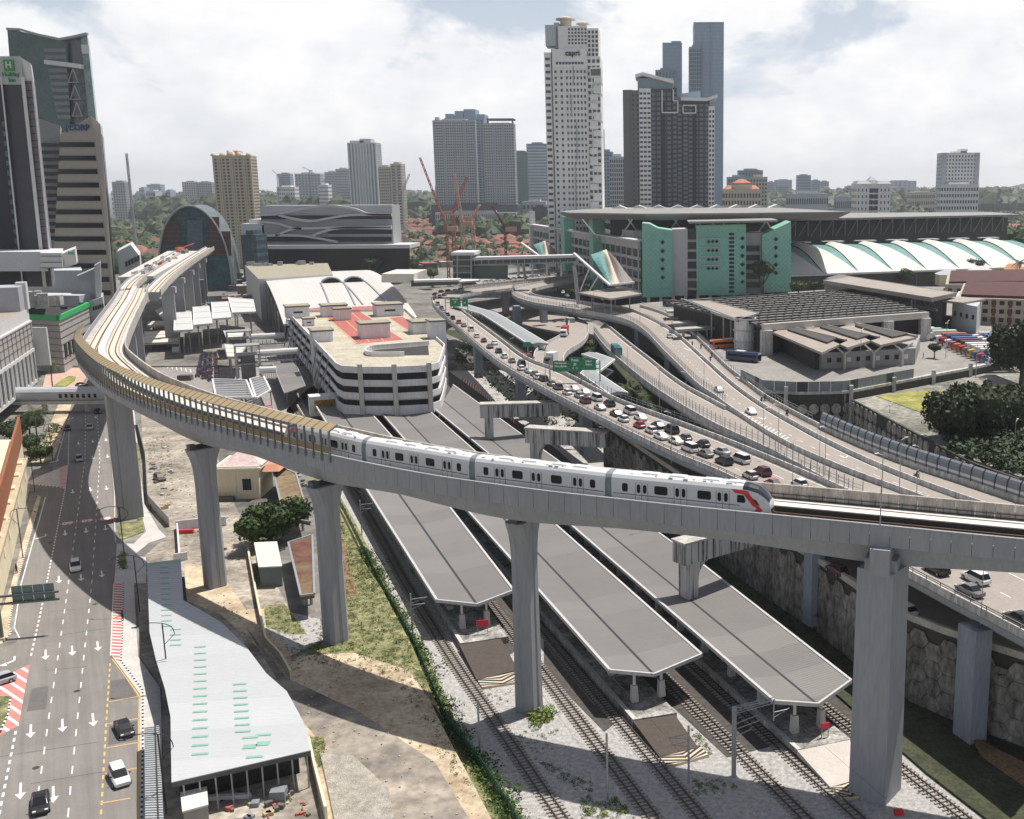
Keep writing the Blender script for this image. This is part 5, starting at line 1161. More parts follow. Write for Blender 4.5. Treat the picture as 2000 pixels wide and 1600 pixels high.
def capri():
 Y=720; t=thing('hotel_tower','tall slim white hotel tower with staggered right edge and small windows','tower',(-60,Y,3))
 def bx(px0,px1,pyt,pyb,dep,nm,m=CW1,yo=0,rz=0):
  x0,zt=AT(px0,pyt,Y); x1,_=AT(px1,pyt,Y); z0=3 if pyb is None else AT(px0,pyb,Y)[1]
  b=MB(); b.boxz((x0+x1)/2,Y+yo+dep/2,z0,zt,x1-x0,dep); return b.build(nm,m,t),x0,x1,z0,zt
 o,x0,x1,z0,zt=bx(1062,1075,102,None,26,'west_wing',yo=1.5); b=MB(); grid_windows(b,Vector((x0,Y+1.5,0)),Vector((1,0,0)),x1-x0,8,zt-2,36,1,.7,.4); b.build('windows',DW,o,kind='stuff')
 o,x0,x1,z0,zt=bx(1075,1078.5,95,None,20,'dark_joint',CG2,yo=3)
 o,x0,x1,z0,zt=bx(1078,1146,96,None,28,'main_shaft'); b=MB(); grid_windows(b,Vector((x0,Y,0)),Vector((1,0,0)),(x1-x0)*.34,8,zt-12,36,2,.36,.42); grid_windows(b,Vector((x0+(x1-x0)*.36,Y,0)),Vector((1,0,0)),(x1-x0)*.62,8,zt-12,36,6,.5,.45); b.build('windows',DW,o,kind='stuff')
 b=MB()
 for i in range(37):z=8+(zt-20)*i/36; b.box(((x0+x1)/2,Y-.1,z),(x1-x0,.5,.35))
 b.build('string_courses',CW1,o,kind='stuff'); b=MB(); grid_windows(b,Vector((x0+2,Y,0)),Vector((1,0,0)),(x1-x0)-4,zt-9.5,zt-7.8,1,9,.7,.9); b.build('upper_windows',GLASSD,o)
 for k,(fa,za,zb)in enumerate(((.60,210,234),(.52,246,288),(.66,292,365),(.62,372,430))):
  xa=x0+(x1-x0)*fa; z1_=AT(1100,za-100,Y)[1]; z2_=AT(1100,zb-100 if k<3 else 425,Y)[1]
 for fa,ya,yb in((.60,130,167),(.52,185,228),(.66,238,314),(.60,322,415)):
  b=MB(); b.box((x0+(x1-x0)*fa,Y-.25,(AT(1100,ya,Y)[1]+AT(1100,yb,Y)[1])/2),(.7,.4,AT(1100,ya,Y)[1]-AT(1100,yb,Y)[1])); b.build('dark_groove',CG2,t)
 o,x0,x1,z0,zt=bx(1146,1172,110,None,26,'east_wing',yo=.8); b=MB(); grid_windows(b,Vector((x0,Y+.8,0)),Vector((1,0,0)),x1-x0,8,zt-1,37,3,.62,.55); b.build('windows',DW,o,kind='stuff')
 rnd=random.Random(4)
 for i in range(16):
  ya=132+i*17.5; z1_,z2_=AT(1165,ya,Y)[1],AT(1165,ya+rnd.choice((12,16)),Y)[1]; xx=AT(1172+rnd.choice((-4,2,3)),ya,Y)[0]; b=MB(); b.boxz(xx-2.5,Y+8,z2_,z1_,5,18); b.build('projecting_bay',CW1,t)
 o,x0,x1,z0,zt=bx(1152,1175,133,152,12,'sky_garden_box',CW1,yo=-3); b=MB(); b.boxz((x0+x1)/2,Y-3.1,z0+1,zt-1,(x1-x0)*.8,.3); b.build('green_glazing',GLASSG,o)
 o,x0,x1,z0,zt=bx(1063,1084,47,88,16,'upper_drum',CG1,yo=4); bx(1080,1090,42,92,18,'upper_shaft_joint',CG2,yo=5)
 o,x0,x1,z0,zt=bx(1089,1146,50,100,22,'upper_block',yo=2); b=MB(); grid_windows(b,Vector((x0+6,Y+2,0)),Vector((1,0,0)),x1-x0-6,z0+4,zt-1,5,6,.6,.6); b.build('windows',DW,o,kind='stuff')
 o,x0,x1,z0,zt=bx(1146,1168,54,110,22,'upper_wing',yo=3); b=MB(); grid_windows(b,Vector((x0,Y+3,0)),Vector((1,0,0)),x1-x0,z0,zt-1,6,3,.6,.6); b.build('windows',DW,o,kind='stuff')
 for pa,pc,yt,yb in((1081,1122,30,34),(1122,1150,40,43)):
  xa,za=AT(pa,yt,Y); xc,_=AT(pc,yt,Y); _,zl=AT(pa,yb,Y); c=((xa+xc)/2,Y+12); r=(xc-xa)/2; b=MB(); b.tube((*c,zl-6),(*c,zl),r*.55,12); b.tube((*c,zl),(*c,zl+.8),r,14,r1=r*.97); b.tube((*c,zl+.8),(*c,za+1),r*.9,14,r1=r*.3); b.build('roof_pavilion',CBE,t)
 x,z=AT(1112,108,Y); put_text('hotel_sign','capri',4.8,mat('sign_dark',(.03,.03,.04),.5,0,1),t,(x+2,Y-.5,z+1.2),0,depth=.5,bold=.12)
capri()
def charcoal():
 Y=850; t=thing('apartment_tower','wide charcoal apartment tower with white stripes of windows and winged roofs','tower',(10,Y,3)); DKG=mat('charcoal_joint',(.035,.04,.045),.8,.05,1)
 def bx(px0,px1,pyt,dep,nm,m,yo=0,z0=3,cols=0,fl=38,wm=DW,ww=.6,wh=.5):
  x0,zt=AT(px0,pyt,Y); x1,_=AT(px1,pyt,Y); b=MB(); b.boxz((x0+x1)/2,Y+yo+dep/2,z0,zt,x1-x0,dep); o=b.build(nm,m,t)
  if cols:b=MB(); grid_windows(b,Vector((x0,Y+yo,0)),Vector((1,0,0)),x1-x0,6,zt-2,fl,cols,ww,wh); b.build('windows',wm,o,kind='stuff')
  return o,x0,x1,zt
 GW=mat('taupe_side',(.17,.165,.165),.8,.06,.1); LG=mat('grey_balcony',(.16,.175,.195),.7,.1,.3)
 bx(1216,1236,175,24,'side_wall',GW,3); bx(1232,1249,176,22,'side_wall',GW,2,cols=2,ww=.35)
 bx(1248,1271,173,26,'white_stripe',CW1,-1,cols=3,ww=.75,wh=.42)
 bx(1271,1322,174,26,'dark_shaft',CDK,0,cols=5,wm=LG,ww=.7,wh=.6); bx(1314,1322,172,24,'balcony_stack',CDK,-1,cols=1,wm=LG,ww=.8,wh=.6)
 bx(1322,1386,197,26,'dark_shaft',CDK,0,cols=6,wm=LG,ww=.7,wh=.6); bx(1334,1344,205,24,'balcony_stack',CDK,-1,cols=1,wm=LG,ww=.8,wh=.6); bx(1384,1396,208,24,'white_stripe',CW1,-.5,cols=2,ww=.6,wh=.55,fl=34)
 bx(1291,1299,200,2,'dark_fin',DKG,-1); bx(1354,1360,215,2,'dark_fin',DKG,-1)
 o,*_=bx(1245,1315,152,20,'crown',CBL,4);
 def wing(pa,ya,pb,yb,th=2.2,y0=-4,dep=34):
  xa,za=AT(pa,ya,Y); xb,zb=AT(pb,yb,Y); b=MB(); b.add([(xa,Y+y0,za),(xb,Y+y0,zb),(xb,Y+y0+dep,zb),(xa,Y+y0+dep,za),(xa,Y+y0,za+th),(xb,Y+y0,zb+th),(xb,Y+y0+dep,zb+th),(xa,Y+y0+dep,za+th)],[(3,2,1,0),(4,5,6,7),(0,1,5,4),(1,2,6,5),(2,3,7,6),(3,0,4,7)]); b.build('winged_roof',CW1,t)
 wing(1241,152,1256,148); wing(1256,148,1316,164); wing(1330,197,1380,198); wing(1380,198,1401,191)
 x0,z0_=AT(1324,182,Y); x1,z1_=AT(1369,175,Y); xa,zl=AT(1324,196,Y); b=MB(); b.add([(x0,Y+10,zl),(x1,Y+10,zl),(x1,Y+10,z1_),(x0,Y+10,z0_),(x0,Y+25,zl),(x1,Y+25,zl),(x1,Y+25,z1_),(x0,Y+25,z0_)],[(0,1,2,3),(7,6,5,4),(3,2,6,7),(1,5,6,2),(0,3,7,4)]); b.build('plant_screen',CBL,t)
 for q in([(1293,176),(1293,220),(1324,220),(1324,197),(1315,197),(1315,174)],[(1334,206),(1334,221),(1359,221),(1359,206),(1334,206)]):
  b=MB()
  for a,c in zip(q[:-1],q[1:]):xa,za=AT(*a,Y-1.8); xc,zc=AT(*c,Y-1.8); b.bar((xa,Y-1.8,za),(xc,Y-1.8,zc),.8,.8)if abs(xa-xc)>1 else b.boxz(xa,Y-1.8,min(za,zc),max(za,zc),.8,.8)
  b.build('white_frame',CW1,t)
charcoal()
t,cx,cy,w,d,zt=T('office_tower','tallest pale blue glass tower with a dark central groove','tower',1355,1414,45,1500,40,mat('glass_tower_blue',(.20,.28,.36),.35,.08,.02),60,14,wm=mat('glass_tower_pane',(.27,.36,.45),.25,.12,.3),ww=.82,wh=.82,crown=[(.28,.5,1),(.8,.38,1)])
b=MB(); b.boxz(cx+w*.08,cy-d/2-.5,3,zt+.5,2.2,2); b.build('central_groove',CBL,t); b=MB(); b.boxz(cx-w*.22,cy-d/2-.4,60,zt-20,1.3,1.6); b.build('groove',CBL,t)
T('office_tower','stepped shoulder block of the tallest glass tower','tower',1346,1370,93,1490,30,CBL,50,5,wm=BW2,ww=.8,wh=.8)
T('office_tower','second glass tower with slanted top left of the tallest one','tower',1294,1332,85,1600,40,MATS['glass_tower_blue'],50,7,wm=MATS['glass_tower_pane'],ww=.8,wh=.8,crown=[(.7,.5,4)]); T('office_tower','lower shoulder block of the second glass tower','tower',1280,1318,138,1590,30,CBL,40,6,wm=BW2,ww=.7,wh=.8)
t,cx,cy,w,d,zt=T('apartment_tower','cream apartment block with red pyramid roofs right of the glass towers','tower',1416,1486,372,950,40,mat('cream_tower',(.58,.52,.42),.8,.06,.1),10,12,wm=DW,ww=.5,wh=.6,crown=[(.5,.55,5)])
RDR=mat('red_roof_tiles',(.40,.14,.10),.85,.18,.3)
for k,s,zz in((.15,.26,0),(.5,.5,5.2),(.85,.28,0)):
 b=MB(); b.boxz(cx-w/2+w*k,cy,zt+zz+1,zt+zz+4.5,w*s,d*.8,0,0,.25); b.build('pyramid_roof',RDR,t)
T('office_tower','unfinished grey tower with cranes behind the cream block','tower',1422,1462,347,1700,40,CG2,12,8,wm=DW); T('office_tower','pale tower with rooftop cranes behind the cream block','tower',1443,1490,334,1900,40,CBL,14,8,wm=BW2); T('office_tower','beige slab behind the cream block, rightmost','tower',1465,1499,347,1600,30,CBE,14,6,wm=DW)
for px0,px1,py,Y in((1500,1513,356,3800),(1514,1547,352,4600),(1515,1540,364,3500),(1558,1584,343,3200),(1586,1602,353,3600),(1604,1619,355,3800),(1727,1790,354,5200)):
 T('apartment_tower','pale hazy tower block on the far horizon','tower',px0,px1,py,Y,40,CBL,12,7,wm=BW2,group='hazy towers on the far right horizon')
T('school_block','long low building with blue end walls amid trees','building',1540,1618,380,1350,25,CG1,4,18,wm=BW2,ww=.7); T('school_block','smaller low building with blue end walls right of the long one','building',1634,1668,385,1400,20,CG1,3,9,wm=BW2)
t,cx,cy,w,d,zt=T('apartment_tower','white apartment block with dark stair openings and grey pitched roof','tower',1674,1740,362,900,26,CW1,13,9,wm=DW,ww=.3,wh=.45,crown=[(.5,.2,4)])
b=MB(); grid_windows(b,Vector((cx-w*.14,cy-d/2-.2,0)),Vector((1,0,0)),w*.28,8,zt-2,13,2,.85,.75); b.build('stair_openings',DW,t,kind='stuff')
for k in(.2,.8):b=MB(); b.boxz(cx-w/2+w*k,cy,zt+1,zt+3.6,w*.42,d*1.1,0,0,.7); b.build('pitched_roof',CG2,t)
b=MB(); b.boxz(cx,cy,zt+4,zt+7,w*.22,d*.6,0,0,.2); b.build('pitched_roof',CG2,t)
t,cx,cy,w,d,zt=T('apartment_tower','white rectangular apartment tower alone on the right skyline','tower',1841,1914,300,1500,30,CW1,22,12,wm=DW,ww=.45,wh=.5,crown=[(.5,.35,3),(.6,.18,6)])
for k in(.06,.94):b=MB(); b.boxz(cx-w/2+w*k,cy-d/2-.3,3,zt+.8,w*.12,1.5); b.build('blank_pier',CG1,t)
T('podium','lower wings of the white right-hand tower','building',1838,1912,362,1480,20,CW1,8,14,wm=DW)
T('apartment_tower','low beige block behind the trees below the white right-hand tower','building',1780,1830,377,2300,40,CBE,4,14,wm=DW)
# ------------------------------------------------------------------ left-hand high-rises
def poly_face(b,pts,Y,dep,mi=0):
 q=[AT(*p,Y)for p in pts]; n=len(q); xm_=sum(a[0]for a in q)/n; sk=(xm_/Y*.93)*dep if abs(xm_/Y)>.25 else 0
 vs=[(x,Y,z)for x,z in q]+[(x+sk,Y+dep,z)for x,z in q]
 ar=sum(q[i][0]*q[(i+1)%n][1]-q[(i+1)%n][0]*q[i][1]for i in range(n)); f=[tuple(range(n)),tuple(range(2*n-1,n-1,-1))]+[(i,n+i,n+(i+1)%n,(i+1)%n)for i in range(n)]
 if ar<0:f=[g[::-1]for g in f]
 b.add(vs,f,mi)
def jcorp():
 Y=500; t=thing('office_tower','tapering beige office tower with dark window bands and blue lettering','tower',(-270,Y,3)); JB=mat('granite_beige',(.44,.40,.34),.7,.06,.4)
 def row(y,yb,o=0):
  pass
 b=MB(); poly_face(b,[(118,262),(179,226),(226,650),(96,650)],Y,26); b.build('body',JB,t)
 b=MB(); poly_face(b,[(179,226),(196,243),(229,650),(219,650)],Y+2,26); b.build('chamfer',mat('granite_pale',(.50,.48,.44),.7,.06,.4),t)
 L_=lambda y:118+(96-118)*(y-240)/410; R_=lambda y:180+(226-180)*(y-226)/424
 for k in range(13):
  y0=278+26.3*k; h=9.5
  b=MB(); poly_face(b,[(L_(y0)+.6,y0),(R_(y0)-1.5,y0),(R_(y0+h)-1.5,y0+h),(L_(y0+h)+.6,y0+h)],Y-.45,1.2); b.build('window_band',GLASSBK,t)
 b=MB(); poly_face(b,[(190,258),(199,262),(232,650),(226,650)],Y+5,22); b.build('dark_edge',GLASSBK,t)
 b=MB(); poly_face(b,[(76,232),(118,246),(110,500),(88,500)],Y+6,20); b.build('rear_wing',mat('rear_grey',(.30,.29,.28),.8,.05,.3),t)
 for k in range(14):y0=280+14*k; b=MB(); poly_face(b,[(80,y0),(117,y0),(116,y0+7),(81,y0+7)],Y+5.2,1.5); b.build('rear_window_band',GLASSBK,t)
 x,z=AT(153,250,Y); put_text('office_sign','JCORP',3.7,mat('sign_blue',(.03,.06,.20),.4,0,1),t,(x,Y-.45,z),0,depth=.3,bold=.12)
jcorp()
def greentower():
 Y=600; t=thing('office_tower','dark green glass tower with curved crown behind the beige office','tower',(-340,Y,3)); TG_=mat('teal_glass',(.020,.065,.065),.15,.35,.08,spec=.5)
 b=MB(); poly_face(b,[(14,57),(26,58),(60,66),(118,78),(132,84),(150,620),(60,620)],Y,30); b.build('glass_body',TG_,t)
 b=MB(); poly_face(b,[(118,80),(170,67),(178,150),(186,226),(205,620),(130,620)],Y+2,30); b.build('right_body',mat('grey_glass',(.07,.08,.085),.2,.2,.1),t)
 b=MB(); poly_face(b,[(158,72),(170,67),(187,226),(207,620),(190,620),(172,226)],Y+1,30); b.build('side_glass',mat('pale_teal_glass',(.16,.24,.24),.2,.3,.1),t)
 for k in range(11):
  y0=95+13*k; dx=k*2.6; b=MB(); poly_face(b,[(85+dx,y0),(128+k*.9,y0),(129+k*.9,y0+7),(87+dx,y0+7)],Y-.6,1); b.build('balcony_band',mat('balcony_grey',(.20,.21,.22),.6,.1,1),t)
 b=MB(); q=[(14,57),(40,58),(75,68),(118,77),(145,72),(171,66)]
 for a,c in zip(q[:-1],q[1:]):xa,za=AT(*a,Y-1); xc,zc=AT(*c,Y-1); b.bar((xa,Y-1,za),(xc,Y-1,zc),2,1.2)
 b.build('crown_rim',STEEL,t)
 b=MB(); xa,za=AT(92,122,Y-2); xc,zc=AT(158,130,Y-2); b.bar((xa,Y-2,za),(xc,Y-2,zc),6,2.2); b.build('sky_deck',WALLW,t)
 for k in range(3):
  b=MB(); y0=134+33*k; x0=134+4*k
  for a,c in(((x0+8,y0),(x0,y0+26)),((x0+8,y0),(x0+18,y0+26)),((x0-2,y0+27),(x0+20,y0+27))):xa,za=AT(*a,Y-2.5); xc,zc=AT(*c,Y-2.5); b.tube((xa,Y-2.5,za),(xc,Y-2.5,zc),.28,5)
  b.build('diagrid_truss',STEEL,t)
 b=MB(); x,z=AT(167,97,Y-1); b.boxz(x,Y-1,z-2,z+2.5,4,.5); b.build('sign_panel',WALLW,t)
greentower()
def hotel():
 Y=420; t=thing('hotel_tower','dark hotel tower with white ribs and a green sign at the left edge','tower',(-255,Y,3)); ST=mat('dark_stone',(.045,.042,.05),.5,.12,.3); RB=mat('rib_white',(.60,.60,.60),.6,.05,.5)
 b=MB(); poly_face(b,[(-60,118),(40,118),(86,560),(-40,560)],Y,40); b.build('body',ST,t)
 b=MB(); poly_face(b,[(-60,110),(40,110),(46,165),(-54,165)],Y-1.2,8); b.build('sign_fascia',mat('fascia_grey',(.42,.42,.42),.7,.05,.5),t)
 b=MB(); poly_face(b,[(40,112),(60,124),(65,158),(47,158)],Y+1,10); b.build('corner_fascia',WALLW,t)
 for xt,xb,w in((0,43,3),(40,84,7),(61,102,3)):
  b=MB(); poly_face(b,[(xt,150),(xt+w,150),(xb+w,560),(xb,560)],Y-1.6,2.4); b.build('white_rib',RB,t)
 b=MB(); poly_face(b,[(47,150),(62,152),(104,560),(90,560)],Y+1.5,28); b.build('corner_bay',mat('mauve_panel',(.22,.20,.22),.6,.12,.6),t)
 for k in range(24):
  y0=162+14*k; dx=(y0-150)*.107; b=MB(); poly_face(b,[(48+dx,y0),(62+dx,y0),(62+dx,y0+1.6),(48+dx,y0+1.6)],Y+1.2,.6); b.build('panel_joint',DSTEEL,t)
 b=MB(); poly_face(b,[(-40,158),(2,158),(44,560),(-20,560)],Y-.5,1); b.build('room_glazing',GLASSBK,t)
 rnd=random.Random(2)
 for k in range(13):y0=238+19*k; dx=(y0-150)*.107; b=MB(); poly_face(b,[(-6+dx,y0),(0+dx,y0),(1.5+dx,y0+rnd.choice((8,12))),(-5+dx,y0+10)],Y-.9,.5); b.build('tinted_green_pane',mat('green_pane',(.03,.11,.08),.2,.2,1),t)  # small dark green panes set over the room glazing
 SG=mat('sign_green',(.03,.25,.05),.5,.05,1); x,z=AT(22,128,Y); b=MB(); b.boxz(x,Y-1.5,z-2.1,z+1.9,3.8,.5); b.build('logo_panel',SG,t)
 put_text('logo_letter','H',3.2,WALLW,t,(x,Y-1.85,z-.1),0,depth=.2,bold=.08); put_text('hotel_sign','Holiday',2.1,SG,t,(x+.2,Y-1.4,z-3.4),0,depth=.3,bold=.05); put_text('hotel_sign','Inn',2.1,SG,t,(x+.4,Y-1.4,z-5.4),0,depth=.3,bold=.05)
hotel()
def wall_box(name,lab,pts_xy,z0,z1,m,roofm=None,cat='building'):
 b=MB(); b.prism(pts_xy,z0,z1,0,1); o=b.build('body',[m,roofm or RTOP]); return o
t=thing('hotel_podium','grey and white podium blocks below the dark hotel tower','building',(-260,400,3))
b=MB(); poly_face(b,[(-60,492),(92,492),(94,530),(-60,530)],402,30); b.build('upper_block',mat('podium_grey',(.50,.51,.52),.8,.05,.3),t); b=MB(); poly_face(b,[(78,494),(120,494),(122,524),(80,524)],396,30); b.build('front_block',WALLW,t)
for yy in(500,512,523):b=MB(); poly_face(b,[(79,yy),(121,yy),(121,yy+1.2),(79,yy+1.2)],395.6,1); b.build('dark_joint',DSTEEL,t)
b=MB(); poly_face(b,[(120,496),(146,486),(150,516),(122,524)],404,20); b.build('white_billboard',WALLW,t); x,z=AT(140,494,403.6); put_text('billboard_logo','Inn',2.0,SGN if 'SGN' in globals()else mat('sign_green',(.03,.25,.05)),t,(x,403.3,z),0,depth=.2)
b=MB(); poly_face(b,[(-60,530),(160,528),(176,700),(-60,720)],474,30); b.build('lower_block',CG1,t)
rnd=random.Random(8); b=MB()
for i in range(26):x,z=AT(rnd.uniform(-5,140),530,400); b.boxz(x,380+rnd.uniform(-5,16),30,33+rnd.uniform(0,3),rnd.uniform(2,5),rnd.uniform(2,4),rnd.random())
b.build('rooftop_equipment',mat('equipment_grey',(.38,.38,.36),.7,.3,.5),t,kind='stuff')
t=thing('shopping_mall','white shopping mall with tall framed windows along the left edge','building',(-205,330,2.5))
A_,B_=Vector((-214,361,0)),Vector((-168,234,0)); u=(A_-B_).normalized(); nrm=Vector((-u.y,u.x,0))if Vector((-u.y,u.x,0)).x>0 else Vector((u.y,-u.x,0)); L_=(A_-B_).length; rzw=atan2(u.y,u.x)
back=-nrm*70
fp=[tuple(p)[:2]for p in(B_,A_,A_+back,B_+back)]
b=MB(); b.prism(fp,7,31.5,0,1); b.build('body',[WALLW,ROOFT],t); b=MB(); b.prism([tuple(Vector((*p,0))-nrm*5)[:2]for p in fp],2.5,7); b.build('ground_floor',DK,t)
def wf(s0,s1,z0,z1,out,nm,m,th=.3):
 c=B_+u*((s0+s1)/2)+nrm*(out-th/2); b=MB(); b.boxz(c.x,c.y,z0,z1,s1-s0,th,rzw); return b.build(nm,m,t)
wf(0,L_,18.2,27.0,.35,'panel_field',WALLT,.35); wf(0,L_,7,8,.6,'sill_band',WALLW,.6); wf(0,L_,17.4,18.4,.6,'lintel_band',WALLW,.6); wf(0,L_,27,27.6,.6,'cornice',WALLW,.6)
k=0; s=L_-5
while s>0:
 wf(s-1.6,s+1.6,8.2,17.2,.3,'window',GLASSBK); wf(s-2.2,s-1.7,8,17.4,.75,'window_frame',WHITED,.5); wf(s+1.7,s+2.2,8,17.4,.75,'window_frame',WHITED,.5); wf(s-1.6,s+1.6,12.4,13.4,.4,'spandrel',GLASSG); wf(s+2.85,s+3.0,18.4,27,.5,'panel_joint',DSTEEL,.2); s-=5.9
for z in(20.8,23.2,25.2):wf(0,L_,z,z+.14,.45,'panel_joint',DSTEEL,.15)
b=MB(); c=A_+back*.22-u*4; b.boxz(c.x,c.y,31.5,39.5,12,30,rzw); b.build('roof_box',mat('roof_box_grey',(.36,.36,.40),.8,.05,.3),t); b=MB(); c=A_-nrm*1.0-u*1; b.boxz(c.x,c.y,31.5,40.5,3,3,rzw); b.build('corner_fin',WALLW,t)
b=MB(); c=B_+u*(L_-52)-nrm*12; b.boxz(c.x,c.y,31.5,37,26,16,rzw); b.build('cream_penthouse',mat('cream_plaster',(.66,.62,.58),.8,.04,.4),t)
b=MB(); c=A_+nrm*2.2+u*.6; b.boxz(c.x,c.y,12,25,5.5,.8,rzw+1.2); o=b.build('billboard',WALLW,t); b=MB(); c2=c+Vector((cos(rzw+1.2-pi/2),sin(rzw+1.2-pi/2),0))*.5; b.boxz(c2.x,c2.y,13,24,1.7,.3,rzw+1.2); b.build('billboard_print',mat('magenta_print',(.30,.03,.15),.5,.3,.6),o)
t=thing('corner_building','grey-panelled corner building with bright green roof rim','building',(-235,425,2.5)); fp=[(-249,412),(-228,403),(-218,412)][:2]+[(-243,453),(-292,470),(-292,425)]
b=MB(); b.prism(fp,2.5,22.3,0,1); b.build('body',[WALLT,DK],t)
q=[(x,y,0)for x,y in fp]+[(*fp[0],0)]; b=MB(); b.sweep(q[:4],[(-.8,22.3),(.4,22.3),(.4,24.2),(-.8,24.2)]); b.build('green_rim',mat('bright_green',(.03,.42,.12),.5,.05,1),t)
for z in(5.5,8,10.5,13,15.5,18,20.3):b=MB(); b.sweep(q[:3],[(-.2,z),(.12,z),(.12,z+.25),(-.2,z+.25)]); b.build('panel_joint',DSTEEL,t)
for k in range(7):m_=mid(fp[1],fp[2],(k+.7)/8); rz_=atan2(fp[2][1]-fp[1][1],fp[2][0]-fp[1][0]); b=MB(); b.boxz(m_[0],m_[1],8,13,3.2,.8,rz_); b.build('window',GLASSD,t)
b=MB(); m_=mid(fp[0],fp[1],.45); b.boxz(m_[0],m_[1]-.3,5,11,6,.5,atan2(-9,21)); b.build('window',GLASSG,t)
rnd=random.Random(12)
for k in range(22):b=MB(); b.boxz(rnd.uniform(-284,-248),rnd.uniform(430,452),22.3,22.3+rnd.uniform(.5,2.5),rnd.uniform(1,4),rnd.uniform(1,3),rnd.random()); b.build('terrace_clutter',mat('clutter_%d'%(k%3),[(.25,.1,.06),(.4,.38,.35),(.06,.06,.06)][k%3],.8,.2,1),t)
b=MB(); b.boxz(-268,462,22.3,27,44,10,-.15); b.build('roof_hall',CG1,t)
t=thing('billboard_wall','white advertising wall between the green-rimmed building and the beige office','billboard',(-244,455,2.5)); b=MB(); poly_face(b,[(184,519),(196,512),(198,580),(187,582)],458,6); b.build('panel',WALLW,t); b=MB(); poly_face(b,[(150,540),(186,524),(188,580),(170,586)],462,10); b.build('side_wall',CG2,t)
t=thing('shop_block','pale grey shop block with small windows right below the viaduct bend','building',(-240,470,2.5)); b=MB(); poly_face(b,[(173,590),(200,580),(210,676),(184,680)],455,20); b.build('body',CG1,t)
for k in range(5):b=MB(); poly_face(b,[(181+4.5*k,600-1.4*k),(184+4.5*k,599-1.4*k),(185+4.5*k,606-1.4*k),(182+4.5*k,607-1.4*k)],454.6,1); b.build('window',GLASSD,t)
t=thing('shop_building','white building with arched openings left of the far viaduct','building',(-300,620,2.5)); b=MB(); poly_face(b,[(228,492),(255,478),(272,500),(282,592),(240,594)],640,40); b.build('body',WALLW,t)
for k in range(5):b=MB(); poly_face(b,[(244+6*k,512-3*k),(248+6*k,510-3*k),(249+6*k,520-3*k),(245+6*k,522-3*k)],639,1); b.build('window',GLASSD,t)
t=thing('roadside_building','cream building with rusty louvred top at the lower left edge','building',(-110,180,2.5)); a,c,d_=Vector(P3(38,812,17)),Vector(P3(-20,960,17)),Vector(P3(-60,1060,17))
LV=stripes('rusty_louvre',(.34,.12,.045),(.20,.07,.03),.6,.55,'Y');
def wallq(p,q,z0,z1,th,nm,m):
 r_=atan2(q[1]-p[1],q[0]-p[0]); b=MB(); b.boxz((p[0]+q[0])/2,(p[1]+q[1])/2,z0,z1,math.dist(p[:2],q[:2]),th,r_); b.build(nm,m,t)
e0,e1=P(38,826,15),P(-30,1075,15)
wallq(e0,e1,10.8,16.5,.5,'louvre_wall',LV)
f0,f1=P(48,930,6),P(-40,1255,6); wallq((f0[0]+.0,f0[1]),f1,2.5,9.5,1.0,'lower_wall',CREAM)
b=MB(); b.prism([e0,e1,(e1[0]-40,e1[1]),(e0[0]-40,e0[1])],2.5,10.8); b.build('body',CREAM,t)
for k in range(9):
 m_=mid(f0,f1,(k+.5)/9); r_=atan2(f1[1]-f0[1],f1[0]-f0[0]); b=MB(); b.boxz(m_[0]-1.0,m_[1]-.3,6.5,10.6,3.2,3.4,r_,0,.8); b.build('bow_bay',CREAM,t)
b=MB(); b.boxz((f0[0]+f1[0])/2-.5,(f0[1]+f1[1])/2,9.5,10.2,math.dist(f0,f1),3,atan2(f1[1]-f0[1],f1[0]-f0[0])); b.build('ledge',mat('dark_cream',(.45,.38,.26),.8,.1,.5),t)
# ------------------------------------------------------------------ domed terminal under construction
t=thing('domed_terminal','dark blue arched terminal under construction with scaffold and netting','building',(-330,740,3)); Y=740
xl,_=AT(309,500,Y); xr,_=AT(452,500,Y); xm=(xl+xr)/2; rw=(xr-xl)/2; _,zt=AT(385,403,Y)
NET=mat('blue_netting',(.018,.05,.07),.8,.45,.12,col2=(.03,.085,.10)); RED=mat('brown_brick_infill',(.085,.035,.03),.85,.3,.3)
arc_=[(xm+rw*cos(pi*i/20),3+(zt-3)*min(1,sin(pi*i/20)**.8*1.0))for i in range(21)]
b=MB(); n=21; b.add([(x,Y,z)for x,z in arc_]+[],[tuple(range(n))]); b.build('end_wall',NET,t)
b=MB(); b.add([(x,Y-1.5,z+.4)for x,z in arc_]+[(x-30,Y+90,z)for x,z in arc_],[(i,n+i,n+i+1,i+1)for i in range(n-1)]); b.build('vault',mat('vault_glass',(.03,.065,.085),.45,.5,.12,col2=(.13,.16,.17)),t)
for px0,px1,y0,y1 in((320,350,432,480),(408,428,424,500),(428,450,452,500)):b=MB(); poly_face(b,[(px0,y0),(px1,y0),(px1+2,y1),(px0+2,y1)],Y-1,1.2); b.build('brick_infill',RED,t)
b=MB(); poly_face(b,[(365,430),(395,430),(397,500),(367,500)],Y-.8,1); b.build('core_netting',mat('grey_net',(.08,.14,.18),.8,.3,.5),t)
for k in range(10):_,zz=AT(385,425+k*9,Y); hw=rw*sqrt(max(0,1-((zz-3)/(zt-3))**2))*.97; b=MB(); b.bar((xm-hw,Y-2,zz),(xm+hw,Y-2,zz),.5,.35); b.build('scaffold_ledger',DSTEEL,t)
b=MB();
for i in range(n-1):b.tube((arc_[i][0],Y-2,arc_[i][1]+.6),(arc_[i+1][0],Y-2,arc_[i+1][1]+.6),.7,5)
b.build('arch_rib',STEEL,t)
T('link_building','dark link building in blue netting beside the domed terminal','building',470,500,462,740,20,NET,6,4,wm=DW); T('link_building','white low block behind the domed terminal','building',470,515,440,800,40,WALLW,2,3)
